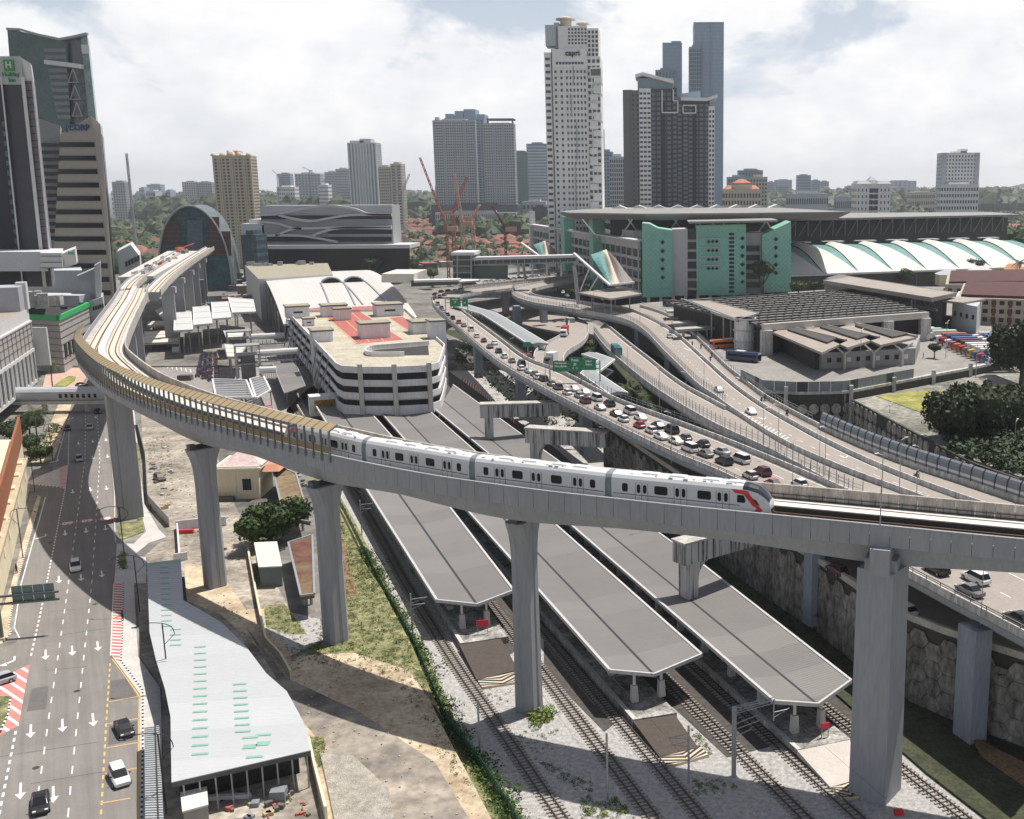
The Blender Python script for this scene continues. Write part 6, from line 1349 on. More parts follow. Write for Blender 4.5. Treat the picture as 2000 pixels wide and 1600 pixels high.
t=thing('shopping_centre','grey shopping centre with flowing wave lines on its facade','building',(-250,800,3)); Y=800
def fx(px,py,yy=Y):return AT(px,py,yy)
x0,zt=fx(508,402); x1,_=fx(765,402); b=MB(); b.boxz((x0+x1)/2,Y+12,3,zt,x1-x0,24); b.build('body',mat('mall_panel_grey',(.36,.37,.39),.6,.06,.1),t)
for px0,px1,y0,y1 in((510,765,421,428),(640,765,448,457),(508,765,463,472),(500,800,482,540)):b=MB(); poly_face(b,[(px0,y0),(px1,y0),(px1,y1),(px0,y1)],Y-1.2,2); b.build('glazing_band',GLASSBK,t)
def wave(pts,th=1.6):
 b=MB(); q=[(*fx(px,py,Y-3),0)for px,py in pts]; q=smoothp([(a[0],Y-3,a[1])for a in q],5)
 for a,c in zip(q[:-1],q[1:]):b.bar(a,c,3.0,th)
 b.build('wave_rib',mat('rib_pale',(.50,.50,.51),.5,.05,1),t)
wave([(508,420),(545,418),(590,408),(640,402),(690,408),(720,418),(765,419)]); wave([(545,420),(575,428),(610,432),(645,426),(690,420),(765,420)]); wave([(510,433),(545,437),(580,446),(640,445),(765,443)]); wave([(540,460),(570,448),(590,446)]); wave([(500,460),(580,460),(620,465),(660,473)]); wave([(610,461),(640,450),(680,445),(765,446)])
b=MB(); xa,z=fx(500,479,Y-10); xb,_=fx(803,474,Y-10); b.boxz((xa+xb)/2,Y+2,z-2.6,z,xb-xa,34); b.build('canopy_slab',mat('canopy_slab',(.55,.55,.55),.6,.05,.2),t)
# ------------------------------------------------------------------ customs building
GT=mat('green_tile',(.22,.47,.38),.6,.10,.5); GT2=mat('green_tile_line',(.11,.32,.25),.6,.05,.5); GPN=mat('grey_panel',(.46,.45,.455),.7,.05,.4); SGL=mat('strip_glass',(.02,.035,.035),.2,.3,.5)
YC=545
cus=thing('customs_building','large green-tiled customs building with diamond windows under a flat flying roof','building',(20,YC,17))
def cf(pts,Y,dep,nm,m,parent=None):
 b=MB(); q=[AT(*p,Y)for p in pts]; n=len(q); ar=sum(q[i][0]*q[(i+1)%n][1]-q[(i+1)%n][0]*q[i][1]for i in range(n)); f=[tuple(range(n)),tuple(range(2*n-1,n-1,-1))]+[(i,n+i,n+(i+1)%n,(i+1)%n)for i in range(n)]
 if ar<0:f=[g[::-1]for g in f]
 b.add([(x,Y,z)for x,z in q]+[(x,Y+dep,z)for x,z in q],f); return b.build(nm,m,parent or cus)
cf([(1254,436),(1268,437),(1285,446),(1313,450),(1314,580),(1255,581)],YC,22,'tiled_tower',GT)
cf([(1313,448),(1343,447),(1343,578),(1313,578)],YC+3,20,'grey_bay',GPN); cf([(1343,447),(1362,447),(1362,578),(1343,578)],YC+6,20,'stair_bay',SGL)
cf([(1360,440),(1457,438),(1457,576),(1361,577)],YC,24,'tiled_tower',GT); cf([(1457,455),(1492,455),(1492,574),(1457,574)],YC+8,20,'recessed_bay',GPN)
cf([(1489,459),(1545,433),(1545,570),(1489,572)],YC+1,24,'tiled_tower',GT)
for y0 in(468,487,506,525,544,562):cf([(1343,y0),(1361,y0),(1361,y0+5),(1343,y0+5)],YC+5.2,1,'spandrel',GPN)
for y0 in(480,498,516,534,551):cf([(1458,y0),(1484,y0),(1484,y0+11),(1458,y0+11)],YC+7.4,1,'window',SGL)
for k in range(15):cf([(1424,455+8*k),(1434,455+8*k),(1434,460+8*k),(1424,460+8*k)],YC-.25,.5,'stair_window',GLASSBK)
def diamond(px,py,Y,r=1.15,m=None):
 x,z=AT(px,py,Y); b=MB(); b.add([(x-r,Y,z),(x,Y,z-r),(x+r,Y,z),(x,Y,z+r),(x-r,Y+.4,z),(x,Y+.4,z-r),(x+r,Y+.4,z),(x,Y+.4,z+r)],[(0,1,2,3),(0,4,5,1),(1,5,6,2),(2,6,7,3),(3,7,4,0)]); b.build('diamond_window',GLASSBK,cus)
for k in range(5):diamond(1294,473.5+17.2*k,YC-.3)
for k in range(6):diamond(1450,466+17*k,YC-.3)
for k in range(5):diamond(1515.5,467.5+16.5*k,YC+.7)
for k in range(4):
 for j in range(3):diamond(1384+8*j,472+17.5*k,YC-.3,.9)
 cf([(1368,466+17.5*k),(1408,466+17.5*k),(1408,467.6+17.5*k),(1368,467.6+17.5*k)],YC-1.6,2.0,'sun_ledge',GPN)
b=MB()
def hatch(px0,px1,y0,y1,Y,st=7.5):
 xa,za=AT(px0,y0,Y); xb,zb=AT(px1,y1,Y); z0,z1=zb,za; w=xb-xa; h=z1-z0; s=-h
 while s<w:
  for sg in(1,-1):
   p0=(s,0); p1=(s+h,h); ax,az=p0; bx,bz=p1
   if ax<0:az-=ax; ax=0
   if bx>w:bz-=(bx-w); bx=w
   if ax<bx:
    A_=(xa+ax,Y,z0+az)if sg>0 else(xb-ax,Y,z0+az); B_=(xa+bx,Y,z0+bz)if sg>0 else(xb-bx,Y,z0+bz); b.add([(A_[0],Y,A_[2]-.1),(B_[0],Y,B_[2]-.1),(B_[0],Y,B_[2]+.1),(A_[0],Y,A_[2]+.1)],[(0,1,2,3)if sg>0 else(3,2,1,0)])
  s+=2.2
hatch(1256,1313,452,580,YC-.04); hatch(1362,1422,448,576,YC-.04); hatch(1436,1456,448,576,YC-.04); hatch(1490,1544,462,571,YC+.96); b.build('tile_joints',GT2,cus,kind='stuff')
cf([(1344,433),(1520,430),(1520,434),(1346,437)],YC-6,34,'lower_roof_plate',mat('roof_plate',(.24,.235,.225),.7,.12,.08))
for px in(1366,1392,1412,1440):cf([(px,436),(px+2,436),(px+2,441),(px,441)],YC,1,'roof_post',GPN)
b=MB(); x0,z0_=AT(1255,578,YC); x1,_=AT(1545,572,YC); b.boxz((x0+x1)/2,YC+34,17,44,x1-x0-6,20); b.build('rear_block',GPN,cus)
b=MB()
for i in range(12):x=x0+3+(x1-x0-6)*i/11; b.boxz(x,YC+3,11,17.5,1.6,1.6)
b.build('ground_columns',CONCL,cus,kind='stuff')
W0,W1=Vector((-13,YC+3,0)),Vector((-99,810,0)); u=(W1-W0).normalized(); nrm=Vector((-u.y,u.x,0)); nrm=nrm if nrm.x<0 else-nrm; Lw=(W1-W0).length; rzw=atan2(u.y,u.x)
def wseg(s0,s1,z0,z1,out,nm,m,th=1.0,parent=None):
 c=W0+u*((s0+s1)/2)+nrm*(out-th/2); b=MB(); b.boxz(c.x,c.y,z0,z1,s1-s0,th,rzw); return b.build(nm,m,parent or cus)
b=MB(); c=W0+u*(Lw/2)-nrm*22; b.boxz(c.x,c.y,12,43,Lw,42,rzw); b.build('left_wing',mat('wing_dark_glass',(.03,.06,.055),.2,.3,.3),cus)
for z0,z1 in((40,44),(34.5,36),(29,30.5),(23.5,25),(17.5,19)):wseg(0,Lw,z0,z1,.4,'grey_band',GPN,1.2)
for k in range(26):wseg(k*Lw/26,k*Lw/26+.7,17.5,42,.6,'mullion',GPN,.5)
wseg(-2,Lw+2,44,44.9,3.2,'eaves_rail',WALLW,4)
for s0 in(78,150):b=MB(); c=W0+u*(s0)+nrm*1.5; b.boxz(c.x,c.y,12,53,9,7,rzw); b.build('tiled_tower',GT,cus)
b=MB(); c=W0+u*(Lw-6)+nrm*.5; b.boxz(c.x,c.y,12,54,6,5,rzw,0,.7); b.build('end_fin',WALLW,cus); b=MB(); c=W0+u*45-nrm*12; b.boxz(c.x,c.y,43,48,30,12,rzw); b.build('plant_room',WALLW,cus)
t=thing('flying_roof','huge flat grey roof on raking struts above the customs building','roof',(10,620,44)); RZ=56.5
rp=[(-62,640),(-52,600),(-10,566),(34,570),(100,590),(74,720),(-40,760)]
b=MB(); inn=[(p[0]*.93+1,600+(p[1]-600)*.9)for p in rp]; b.prism(inn,RZ-2.8,RZ,0,0,top=rp); b.prism(rp,RZ,RZ+.7,1); b.build('roof_plate',[mat('roof_soffit',(.17,.165,.16),.8,.08,.1),mat('roof_plate',(.45,.45,.43))],t)
b=MB(); b.prism([(-30,600),(30,592),(62,600),(60,700),(-30,700)],43,RZ-2.7); b.build('clerestory_wall',mat('clerestory_dark',(.055,.053,.052),.8,.15,.2),t)
for k in range(9):
 x=-36+12*k; b=MB(); b.tube((x,585,44),(x-7+14*(k%2),572 if k<6 else 578,RZ-2.4),.35,6); b.build('raking_strut',WALLW,t)
for k in range(10):a=(-44+k*.5,640+7*k); b=MB(); b.bar((-30,640+7*k,46),(-58,636+7*k,RZ-2.5),2.2,.5); b.build('louvre_blade',WALLW,t)
for k in range(9):x=-30+13*k; b=MB(); b.add([(x-5,720,RZ+.7),(x+5,720,RZ+.7),(x,720,RZ+2.8),(x-5,735,RZ+.7),(x+5,735,RZ+.7),(x,735,RZ+2.8)],[(0,1,2),(5,4,3),(0,2,5,3),(1,4,5,2)]); b.build('roof_light',WALLW,t)
t=thing('truss_hall','long dark hall with white diagonal trusses under a low grey roof','building',(170,680,17)); a,za=AT(1530,470,650); c,zc=AT(1968,470,740)
b=MB(); b.prism([(a-40,650),(c,742),(c,800),(a-40,800)],30,AT(1700,430,700)[1]); b.build('body',mat('hall_truss_dark',(.06,.06,.063),.8,.2,.15),t)
b=MB(); zr=AT(1700,425,690)[1]; b.prism([(a-52,640),(0+c*.5,668),(c+4,728),(c+6,800),(a-52,800)],zr-.8,zr+.5); b.build('roof_plate',MATS['roof_plate'],t)
N=24
for i in range(N):
 p=mid((a-38,648.5),(c-2,740.5),i/N); q=mid((a-38,648.5),(c-2,740.5),(i+.75)/N); b=MB(); b.tube((*p,zr-11),(*q,zr-1),.3,5); b.tube((*q,zr-1),(*q,zr-11),.3,5); b.build('truss_diagonal',STEEL,t)
t=thing('vaulted_shed','row of white swept roofs with green glazed ends','building',(150,620,17)); GLZ=mat('seafoam_glazing',(.12,.27,.245),.4,.35,.5)
E0,E1=Vector((*P(1540,537,24),24)),Vector((*P(2060,519,24),24)); ue=(E1-E0).normalized(); ne=Vector((-ue.y,ue.x,0)); nb=8; wv=(E1-E0).length/nb
for k in range(-1,nb):
 o=E0+ue*wv*k; M_,N_=9,8
 b=MB();
 for i in range(M_+1):
  s=i/M_
  for j in range(N_+1):
   v=j/N_; le=0; w=wv*(1-.6*v**.95); x=w*s; zz=24+13.5*sin(v*pi/2)**1.05+1.4*sin(pi*s)*v
   p=o+ue*(x)+ne*(42*v); b.v.append((p.x,p.y,zz))
 for i in range(M_):
  for j in range(N_):a0=i*(N_+1)+j; b.f.append((a0,a0+N_+1,a0+N_+2,a0+1)); b.m.append(0)
 b.build('white_sail',mat('sail_white',(.55,.53,.49),.6,.07,.06),t)
 b=MB(); pts=[]
 for j in range(N_+1):
  v=j/N_; w=wv*(1-.6*v**.95); p=o+ue*w+ne*(42*v); q=o+ue*wv+ne*(42*v); b.v+=[(p.x,p.y,24+13.5*sin(v*pi/2)**1.05),(q.x,q.y,24+13.5*sin(v*pi/2)**1.05-.5)]
 b.f=[(2*j,2*j+1,2*j+3,2*j+2)for j in range(N_)]; b.m=[0]*N_; b.build('green_glazing',GLZ,t)
 b=MB(); p=o+ue*(wv*.2)+ne*43; b.boxz(p.x,p.y,34,38.9,wv*.4,3,atan2(ue.y,ue.x)); b.build('ridge_vent',DK,t); b=MB(); p=o+ue*(wv*.3)+ne*44.5; b.boxz(p.x,p.y,38.4,39.1,wv*.62,4,atan2(ue.y,ue.x)); b.build('ridge_cap',WALLW,t)
b=MB(); b.bar(tuple(E0-ue*wv-Vector((0,0,.6))),tuple(E1-Vector((0,0,.6))),.8,.8); b.build('eave_beam',WALLW,t); b=MB(); c=(E0+E1)/2+ne*22; b.boxz(c.x,c.y,12,23.4,(E1-E0).length+wv,38,atan2(ue.y,ue.x)); b.build('shed_body',mat('shed_dark',(.07,.07,.065),.8,.3,.3),t)
b=MB(); c=(E0+E1)/2+ne*44+ue*10; b.boxz(c.x,c.y,12,34,(E1-E0).length,6,atan2(ue.y,ue.x)); b.build('back_gallery',GLASSG,t)
def shell(px0,px1,pyt,pyb,Y,lab,s=1.0):
 x0,zb=AT(px0,pyb,Y); x1,zt=AT(px1,pyt,Y); w=x1-x0; h=zt-zb; t=thing('entrance_canopy',lab,'canopy',((x0+x1)/2,Y,12))
 A_=Vector((x0,Y-6,zb+h*.95)); B_=Vector((x0+w*.62,Y-26,zb)); C_=Vector((x1,Y-18,zb+.5)); D_=Vector((x0+w*.50,Y+14,zt)); E_=Vector((x0+w*.25,Y+4,zt-2))
 def sheet(p,q,r,s_,nm,m,bulge=2.0,n=6):
  b=MB()
  for i in range(n+1):
   for j in range(n+1):
    a_=p.lerp(q,i/n); c_=s_.lerp(r,i/n); v=a_.lerp(c_,j/n); v=v+Vector((0,0,bulge*sin(pi*i/n)*sin(pi*j/n))); b.v.append(tuple(v))
  for i in range(n):
   for j in range(n):b.f.append((i*(n+1)+j,(i+1)*(n+1)+j,(i+1)*(n+1)+j+1,i*(n+1)+j+1)); b.m.append(0)
  b.build(nm,m,t)
 F_=B_.lerp(C_,.4); G_=D_.lerp(E_,-.15)
 sheet(E_,B_,B_.lerp(F_,.3),D_.lerp(E_,.25),'glazed_wing',GLZ,1.5); sheet(D_.lerp(E_,.25),B_.lerp(F_,.3),F_,D_,'pale_ridge',mat('ridge_pale',(.55,.46,.38),.7,.1,.3),2.2); sheet(D_,F_,C_,D_.lerp(C_,.12),'metal_shell',mat('shell_grey',(.20,.175,.16),.7,.06,.3),2.5)
 b=MB(); b.bar(A_,B_,1.2,.8); b.bar(B_,C_,1,.8); b.build('leading_edge',WALLW,t); b=MB(); b.tube((x0+2,Y-6,14),tuple(A_-Vector((0,0,6))),.9,8); b.tube(tuple(A_-Vector((0,0,6))),tuple(A_.lerp(B_,.15)),.5,6); b.build('mast',STEEL,t)
 for k in(.45,.7):b=MB(); p=A_.lerp(B_,k); b.tube((p.x-5,p.y+6,zb-4),tuple(p),.35,6); b.build('prop',WALLW,t)
shell(1124,1240,490,548,505,'tented glass and metal entrance canopy left of the green towers'); shell(1022,1098,472,500,640,'smaller tented entrance canopy behind the covered bridge')
t=thing('covered_bridge','long covered footbridge with dark green glazing ending at a glass stair block','footbridge',(-140,560,5)); Y=560
def yb(px0,px1,y0,y1,nm,m,dy=0,dep=6,y0b=None,y1b=None):cf([(px0,y0),(px1,y0b if y0b else y0),(px1,y1b if y1b else y1),(px0,y1)],Y+dy,dep,nm,m,t)
yb(922,1124,503,509,'white_roof',WALLW,-1,8,498,503); yb(922,1124,509,517,'glazing',GLASSG,0,6,503,511); yb(922,1124,517,519,'sill',STEEL,-.5,7,511,513); yb(922,990,519,545,'lower_glazing',GLASSG,1,4); yb(885,922,498,545,'stair_block',GLASSG,-2,14); yb(881,926,493,499,'stair_roof',WALLW,-5,20)
for k in range(14):x=926+14*k; yb(x,x+1.2,508,518,'mullion',STEEL,-.6,.5,507.5,517)
for k in(892,919):yb(k,k+2.5,497,545,'stair_column',STEEL,-2.6,1)
for yy in(507,519,532):yb(885,922,yy,yy+1.6,'stair_band',STEEL,-2.4,1)
for k in range(4):yb(1010+28*k,1014+28*k,513,540,'leg',CONCL,2,2)
t=thing('covered_walkway','low white-roofed walkway running into the station behind the flyover','walkway',(-170,530,5)); Y=530
yb(803,895,548,552,'white_roof',WALLW,0,8,546,550); yb(803,895,552,560,'glazing',GLASSG,2,3,550,556); yb(745,808,535,552,'curved_roof',mat('cream_roof',(.6,.57,.5)),0,30)
canopy([(889,544),(928,540),(938,548),(894,551)],20,'small white canopy at the bend of the flyover',WALLW,gz=12)
canopy([(1130,572),(1205,562),(1253,574),(1192,584)],25,'taupe lozenge-shaped roof in front of the green towers',ROOFT,gz=16,seam=0)
# ------------------------------------------------------------------ depot level and its buildings
dep_poly=[P(*p,17)for p in((1255,592),(1190,600),(1290,640),(1400,720),(1490,768),(1560,772),(1650,770),(1780,745),(1900,722),(1990,700),(2200,690),(2200,560),(1700,560),(1480,575))]
patch('depot_yard',ASPHD,dep_poly,17,5)
patch('parking_strip',mat('pale_asphalt',(.25,.235,.22)),[P(*p,5.5)for p in((1560,845),(1700,850),(1900,905),(2100,960),(2100,1120),(1700,960),(1540,860))],5.5,2)
patch('terrace',mat('terrace_ground',(.12,.125,.085),.95,.4,.1,col2=(.24,.23,.20)),[P(*p,15.2)for p in((1652,772),(1780,752),(1990,712),(2200,705),(2200,960),(1990,930),(1850,880))],15.2,3)
patch('terrace_lawn',GRASSY,[P(*p,15.2)for p in((1712,775),(1780,765),(1850,764),(1900,768),(1870,815),(1843,822))],15.35,15)
patch('lower_bank',GRASS,[P(*p,6.5)for p in((1740,905),(1850,900),(1960,930),(2100,980),(2100,1150),(1950,1010))],6.5,2)
patch('side_street',ASPH2,[P(*p,9)for p in((1995,790),(1985,850),(1960,880),(1930,905),(1925,935),(1960,955),(2100,1000),(2100,780))],9,4)
patch('street_lawn',GRASS,[P(*p,9)for p in((2000,880),(1986,905),(1985,925),(2010,945),(2100,950),(2100,870))],9.25,4)
t=thing('depot_wall','stained retaining wall with rounded slabs below the lorry depot','wall',(*P(1650,770,17),5)); wpts=[P(*p,17)for p in((1440,742),(1490,768),(1560,772),(1650,770),(1780,745),(1900,722),(1990,702),(2150,680))]
q=resample([(*p,0)for p in wpts],3.0); b=MB(); b.sweep(q,[(-.3,3),(.3,3),(.3,17.2),(-.3,17.2)]); b.build('core',WALLJ:=MATS['wall_joint'],t); b=MB(); b.sweep(q,[(-.6,17.2),(.6,17.2),(.6,17.9),(-.6,17.9)]); b.build('coping',CONCD,t)
rs=MB(); pts=[(cos(a)*1.15*(1 if abs(cos(a))<.8 else 1),sin(a)*1.5)for a in[2*pi*(i+.5)/8 for i in range(8)]]; rs.add([(p[0],0,p[1])for p in pts]+[(p[0],-.3,p[1])for p in pts],[tuple(range(8,16))]+[(i,8+i,8+(i+1)%8,(i+1)%8)for i in range(8)]); RS=mesh_only(rs,'rounded_slab',mat('old_slab',(.22,.21,.185),.9,.45,.3,col2=(.33,.32,.28),streak=3)); rnd=random.Random(6)
for i in range(len(q)-1):
 m_=mid(q[i],q[i+1]); rz_=atan2(q[i+1][1]-q[i][1],q[i+1][0]-q[i][0])
 for k in range(5):
  z=4.6+k*2.9;
  if z>15.9 or rnd.random()<.05:continue
  if m_[0]>48 and z<15:continue
  inst(RS,'wall_slab',t,(m_[0]+.35*sin(rz_),m_[1]-.35*cos(rz_),z),rz_,(1.18,1,rnd.choice((.9,.96))))
for i in range(3,len(q),6):b=MB(); b.boxz(q[i][0]+.5*sin(atan2(1,5)),q[i][1]-.6,4,19.2,1.0,1.0); b.build('buttress',CONCD,t)
th=thing('yard_hoarding','grey and dark panel hoarding along the depot wall top','fence',(q[0][0],q[0][1],17)); hp=MB(); hp.box((0,0,1.6),(2.9,.15,2.6)); HPM=[mesh_only(hp,'panel',m)for m in(mat('hoard_grey',(.20,.23,.25),.6,.08,1),mat('hoard_dark',(.05,.05,.05),.7,.1,1))]
for i in range(1,24):
 if i<len(q)-1:inst(HPM[0 if i%5 else 1],'panel',th,(*mid(q[i],q[i+1])[:2],17.6),atan2(q[i+1][1]-q[i][1],q[i+1][0]-q[i][0]))
t=thing('terrace_wall','dark stained retaining wall below the grass terrace','wall',(*P(1650,772,15.2),5)); wq=resample([(*P(*p,15.2),0)for p in((1650,774),(1700,800),(1780,842),(1850,880),(1900,905),(2000,940))],3.0); b=MB(); b.sweep(wq,[(-.3,3),(.3,3),(.3,15.4),(-.3,15.4)]); b.build('core',WALLJ,t)
for i in range(len(wq)-1):
 m_=mid(wq[i],wq[i+1]); rz_=atan2(wq[i+1][1]-wq[i][1],wq[i+1][0]-wq[i][0])
 for k in range(4):
  if rnd.random()<.12:continue
  inst(RS,'wall_slab',t,(m_[0]+.3*sin(rz_),m_[1]-.3*cos(rz_),5.0+k*2.9),rz_,(1.15,1,.95))
t=thing('bus_depot_roof','wide flat depot roof with long rows of ventilators','building',(*P(1570,625,17),17)); zR=26.5
F0,F1,K1,K0=[Vector(P3(*p,zR))for p in((1490,636),(1812,612),(1665,566),(1300,590))]
F0,F1,K1,K0=F0,F1,K1,K0; b=MB(); b.prism([tuple(v)[:2]for v in(F0,F1,K1,K0)],zR-.8,zR); b.build('roof',mat('depot_roof',(.085,.08,.075),.9,.2,.2),t)
b=MB(); b.bar(F0-Vector((0,0,.6)),F1-Vector((0,0,.6)),1.6,2.2); b.build('front_fascia',mat('fascia_pale',(.52,.48,.43),.7,.1,.3),t)
VENT=mat('vent_pale',(.38,.365,.34),.7,.2,.5)
for k in range(13):
 p,q_=F0.lerp(K0,(k+.5)/13),F1.lerp(K1,(k+.5)/13); n_=22 if k<9 else 18
 b=MB(); b.bar(p+Vector((0,0,.3)),q_+Vector((0,0,.3)),1.4,.6); b.build('ventilator_row',mat('vent_dark',(.055,.05,.045),.8,.2,.3),t)
 b=MB(); rr_=random.Random(k)
 for j in range(n_):
  a_=p.lerp(q_,(j+.1)/n_); c_=p.lerp(q_,(j+.1+rr_.choice((.8,.84,.7)))/n_); b.bar(a_+Vector((.3,-1.6,.1)),c_+Vector((.3,-1.6,.1)),.7,.12)
 b.build('pale_flashings',VENT,t,kind='stuff')
b=MB(); c=(F0+F1+K0+K1)/4; b.prism([tuple(v.lerp(c,.06))[:2]for v in(F0,F1,K1,K0)],17,zR-1); b.build('dark_interior',DK,t)
for k in range(5):p=F0.lerp(F1,.02+.24*k); b=MB(); b.boxz(p.x,p.y-.5,17,25,3.6,3.2,.1); b.build('concrete_pier',CONCD,t)
x,y=P(1454,682,17); t=thing('round_tower','round stained concrete tower with horizontal ledges','tower',(x,y,17)); b=MB(); b.tube((x,y,17),(x,y,27.5),3.5,20); b.build('drum',STN,t)
for z in(19.5,23.2,27):b=MB(); b.tube((x,y,z),(x,y,z+.5),3.9,20); b.build('ledge',CONCL,t)
canopy([(1345,587),(1386,588),(1482,612),(1441,624)],27.5,'taupe wing-shaped roof over the round tower',ROOFT,gz=17,seam=0,th=1.0)
canopy([(1330,583),(1345,588),(1441,625),(1400,612)],27.3,'pale underside strip roof left of the round tower',CONCL,gz=17,seam=0)
for k in range(4):canopy([(1300+6*k,604+12*k),(1385+3*k,602+11*k),(1388+3*k,607+11*k),(1303+6*k,609+12*k)],21,'narrow louvre roof beside the motorcycle lane, %s from the top'%['first','second','third','fourth'][k],VENT,gz=17,seam=0)
t=thing('depot_office','grey depot office with overlapping roofs and forked columns','building',(*P(1640,718,17),17)); q0,q1,q2,q3=[Vector(P3(*p,17))for p in((1600,722),(1787,712),(1800,672),(1520,682))]
b=MB(); b.prism([tuple(v)[:2]for v in(q0,q1,q1.lerp(q2,.7),q0.lerp(q3,.45))],17,22); b.build('body',mat('office_grey',(.30,.30,.30),.85,.12,.4),t)
for k in range(9):p=q0.lerp(q1,.1+.1*k); b=MB(); b.boxz(p.x,p.y-.2,19,20.3,1.2,.3,.06); b.build('window',WHITED if k%3==2 else GLASSBK,t)
for k,(a_,c_,d_,e_)in enumerate((((1510,650),(1536,640),(1652,668),(1605,690)),((1572,644),(1600,636),(1716,662),(1655,680)),((1640,640),(1668,634),(1790,660),(1720,675)))):
 q=[Vector(P3(*p,24.5))for p in(a_,c_,d_,e_)]; b=MB(); b.prism([tuple(v)[:2]for v in q],24,24.7); o=b.build('roof_tier',ROOFT,t); b=MB(); b.prism([tuple(v.lerp((q[1]+q[2])/2,.25))[:2]for v in(q[0].lerp(q[1],.4),q[1],q[2],q[3].lerp(q[2],.4))],24.8,25.3); b.build('dark_monitor',MATS['vent_dark'],o)
 b=MB(); b.bar(q[1]+Vector((0,0,.4)),q[2]+Vector((0,0,.4)),1.0,.8); b.build('ridge',ROOFT,o)
for k in range(3):p=q0.lerp(q1,.25+.3*k); b=MB(); b.tube((p.x,p.y-1.5,17),(p.x,p.y-1.5,21.5),.45,8); b.tube((p.x,p.y-1.5,21.5),(p.x-3,p.y-1.5,24),.3,6); b.tube((p.x,p.y-1.5,21.5),(p.x+3,p.y-1.5,24),.3,6); b.build('forked_column',CONCL,t)
b=MB(); p=q0.lerp(q3,.7); b.prism([tuple(v)[:2]for v in(q0.lerp(q1,-.05),q0.lerp(q1,.02),q3.lerp(q2,.2),q3)],17,23.5); b.build('dark_bay',DK,t)
canopy([(1608,548),(1660,540),(1868,572),(1820,582)],30,'long taupe roof stretching right of the depot',ROOFT,gz=17,seam=0,th=1.5)
t=thing('ramp_gallery','dark gallery with light truss below the long taupe roof','building',(*P(1700,590,17),17)); q=[P(*p,26)for p in((1612,556),(1840,596),(1850,585),(1640,548))]; b=MB(); b.prism(q,17,29); b.build('body',mat('gallery_grey',(.15,.15,.15),.8,.2,.3),t); b=MB(); p,r_=Vector(P3(1612,562,24)),Vector(P3(1830,606,24)); b.bar(p,r_,1,1)
for k in range(14):b.tube(p.lerp(r_,k/14),p.lerp(r_,(k+.5)/14)+Vector((0,0,3)),.2,4); b.tube(p.lerp(r_,(k+.5)/14)+Vector((0,0,3)),p.lerp(r_,(k+1)/14),.2,4)
b.build('truss',STEEL,t,kind='stuff')
t=thing('gatehouse','small two-storey grey gatehouse at the depot corner','building',(*P(1880,645,17),17)); q=[P(*p,17)for p in((1858,640),(1906,652),(1920,625),(1870,615))]; b=MB(); b.prism(q,17,27); b.build('body',CG1,t); b=MB(); b.prism([P(*p,28)for p in((1812,582),(1880,590),(1926,583),(1850,576))],27,27.8); b.build('roof',ROOFT,t)
for k in range(4):p=mid(q[0],q[1],.15+.24*k); b=MB(); b.boxz(p[0]+.1,p[1]-.3,22+(k%2)*0,23.6,1.6,.5,-.3); b.build('window',GLASSBK,t)
for i,(a_,c_,d_,e_,zt_,lab)in enumerate((((1868,632),(2060,640),(2080,600),(1880,598),27,'brick and cream flats with maroon roof, nearer block'),((1845,590),(2060,588),(2060,560),(1850,562),25,'brick and cream flats with maroon roof, rear block'))):
 q=[P(*p,17)for p in(a_,c_,d_,e_)]; t=thing('apartment_block',lab,'building',(*q[0],17)); b=MB(); b.prism(q,17,zt_); b.build('body',mat('flats_cream',(.40,.36,.29),.85,.12,.3),t)
 r_=atan2(q[1][1]-q[0][1],q[1][0]-q[0][0]); b=MB(); b.prism([(p[0],p[1])for p in q],zt_,zt_+.3,0); b.prism([mid(p,(sum(v[0]for v in q)/4,sum(v[1]for v in q)/4),.06)for p in q],zt_+.3,zt_+1.4,1); b.build('roof',[mat('flats_cream',(.4,.36,.29)),mat('maroon_roof',(.065,.018,.018),.85,.4,.3)],t)
 for fl in range(int((zt_-17.4)/3.2)):
  for k in range(12):p=mid(q[0],q[1],(k+.5)/12); b=MB(); b.boxz(p[0],p[1]-.15,18.3+3.3*fl,19.9+3.3*fl,1.8,.4,r_); b.build('window',GLASSBK,t)
  for k in range(6):p=mid(q[0],q[1],(k+.25)/6); b=MB(); b.boxz(p[0],p[1]-.3,17.4+3.3*fl,20.2+3.3*fl,1.2,.6,r_); b.build('brick_panel',mat('brick_red',(.14,.045,.035),.9,.15,1),t)
for k in range(3):t=thing('terrace_house',['orange-roofed house right of the vault row','small pale roofed house beside the maroon flats','low house behind the gatehouse'][k],'house',(*P(1975-60*k,545+6*k,17),17)); x,y=P(1975-60*k,545+6*k,17); b=MB(); b.boxz(x,y,17,23,14,10); b.build('wall',CREAM,t); b=MB(); b.boxz(x,y,23,26,15,11,0,0,.2); b.build('roof',[mat('orange_roof',(.50,.24,.14),.85,.1,.4),WALLW,CG1][k],t)
t=thing('terrace_shed','large low grey roof on the terrace behind the big trees','building',(*P(1930,790,15),15)); q=[P(*p,18)for p in((1843,762),(1960,748),(2080,752),(2080,810),(1930,800))]; b=MB(); b.prism(q,15.2,18,0,1); b.build('body',[CONCD,mat('slate_grey_roof',(.24,.24,.25),.8,.1,.3)],t)
t=thing('kiosk','cream kiosk with hipped roof below the depot wall','building',(*P(1935,768,15),15)); x,y=P(1935,768,17); b=MB(); b.boxz(x,y,15,20,9,6,.2); b.build('wall',CREAM,t); b=MB(); b.boxz(x,y,20,21.8,11,8,.2,0,.2); b.build('roof',ROOFT,t)
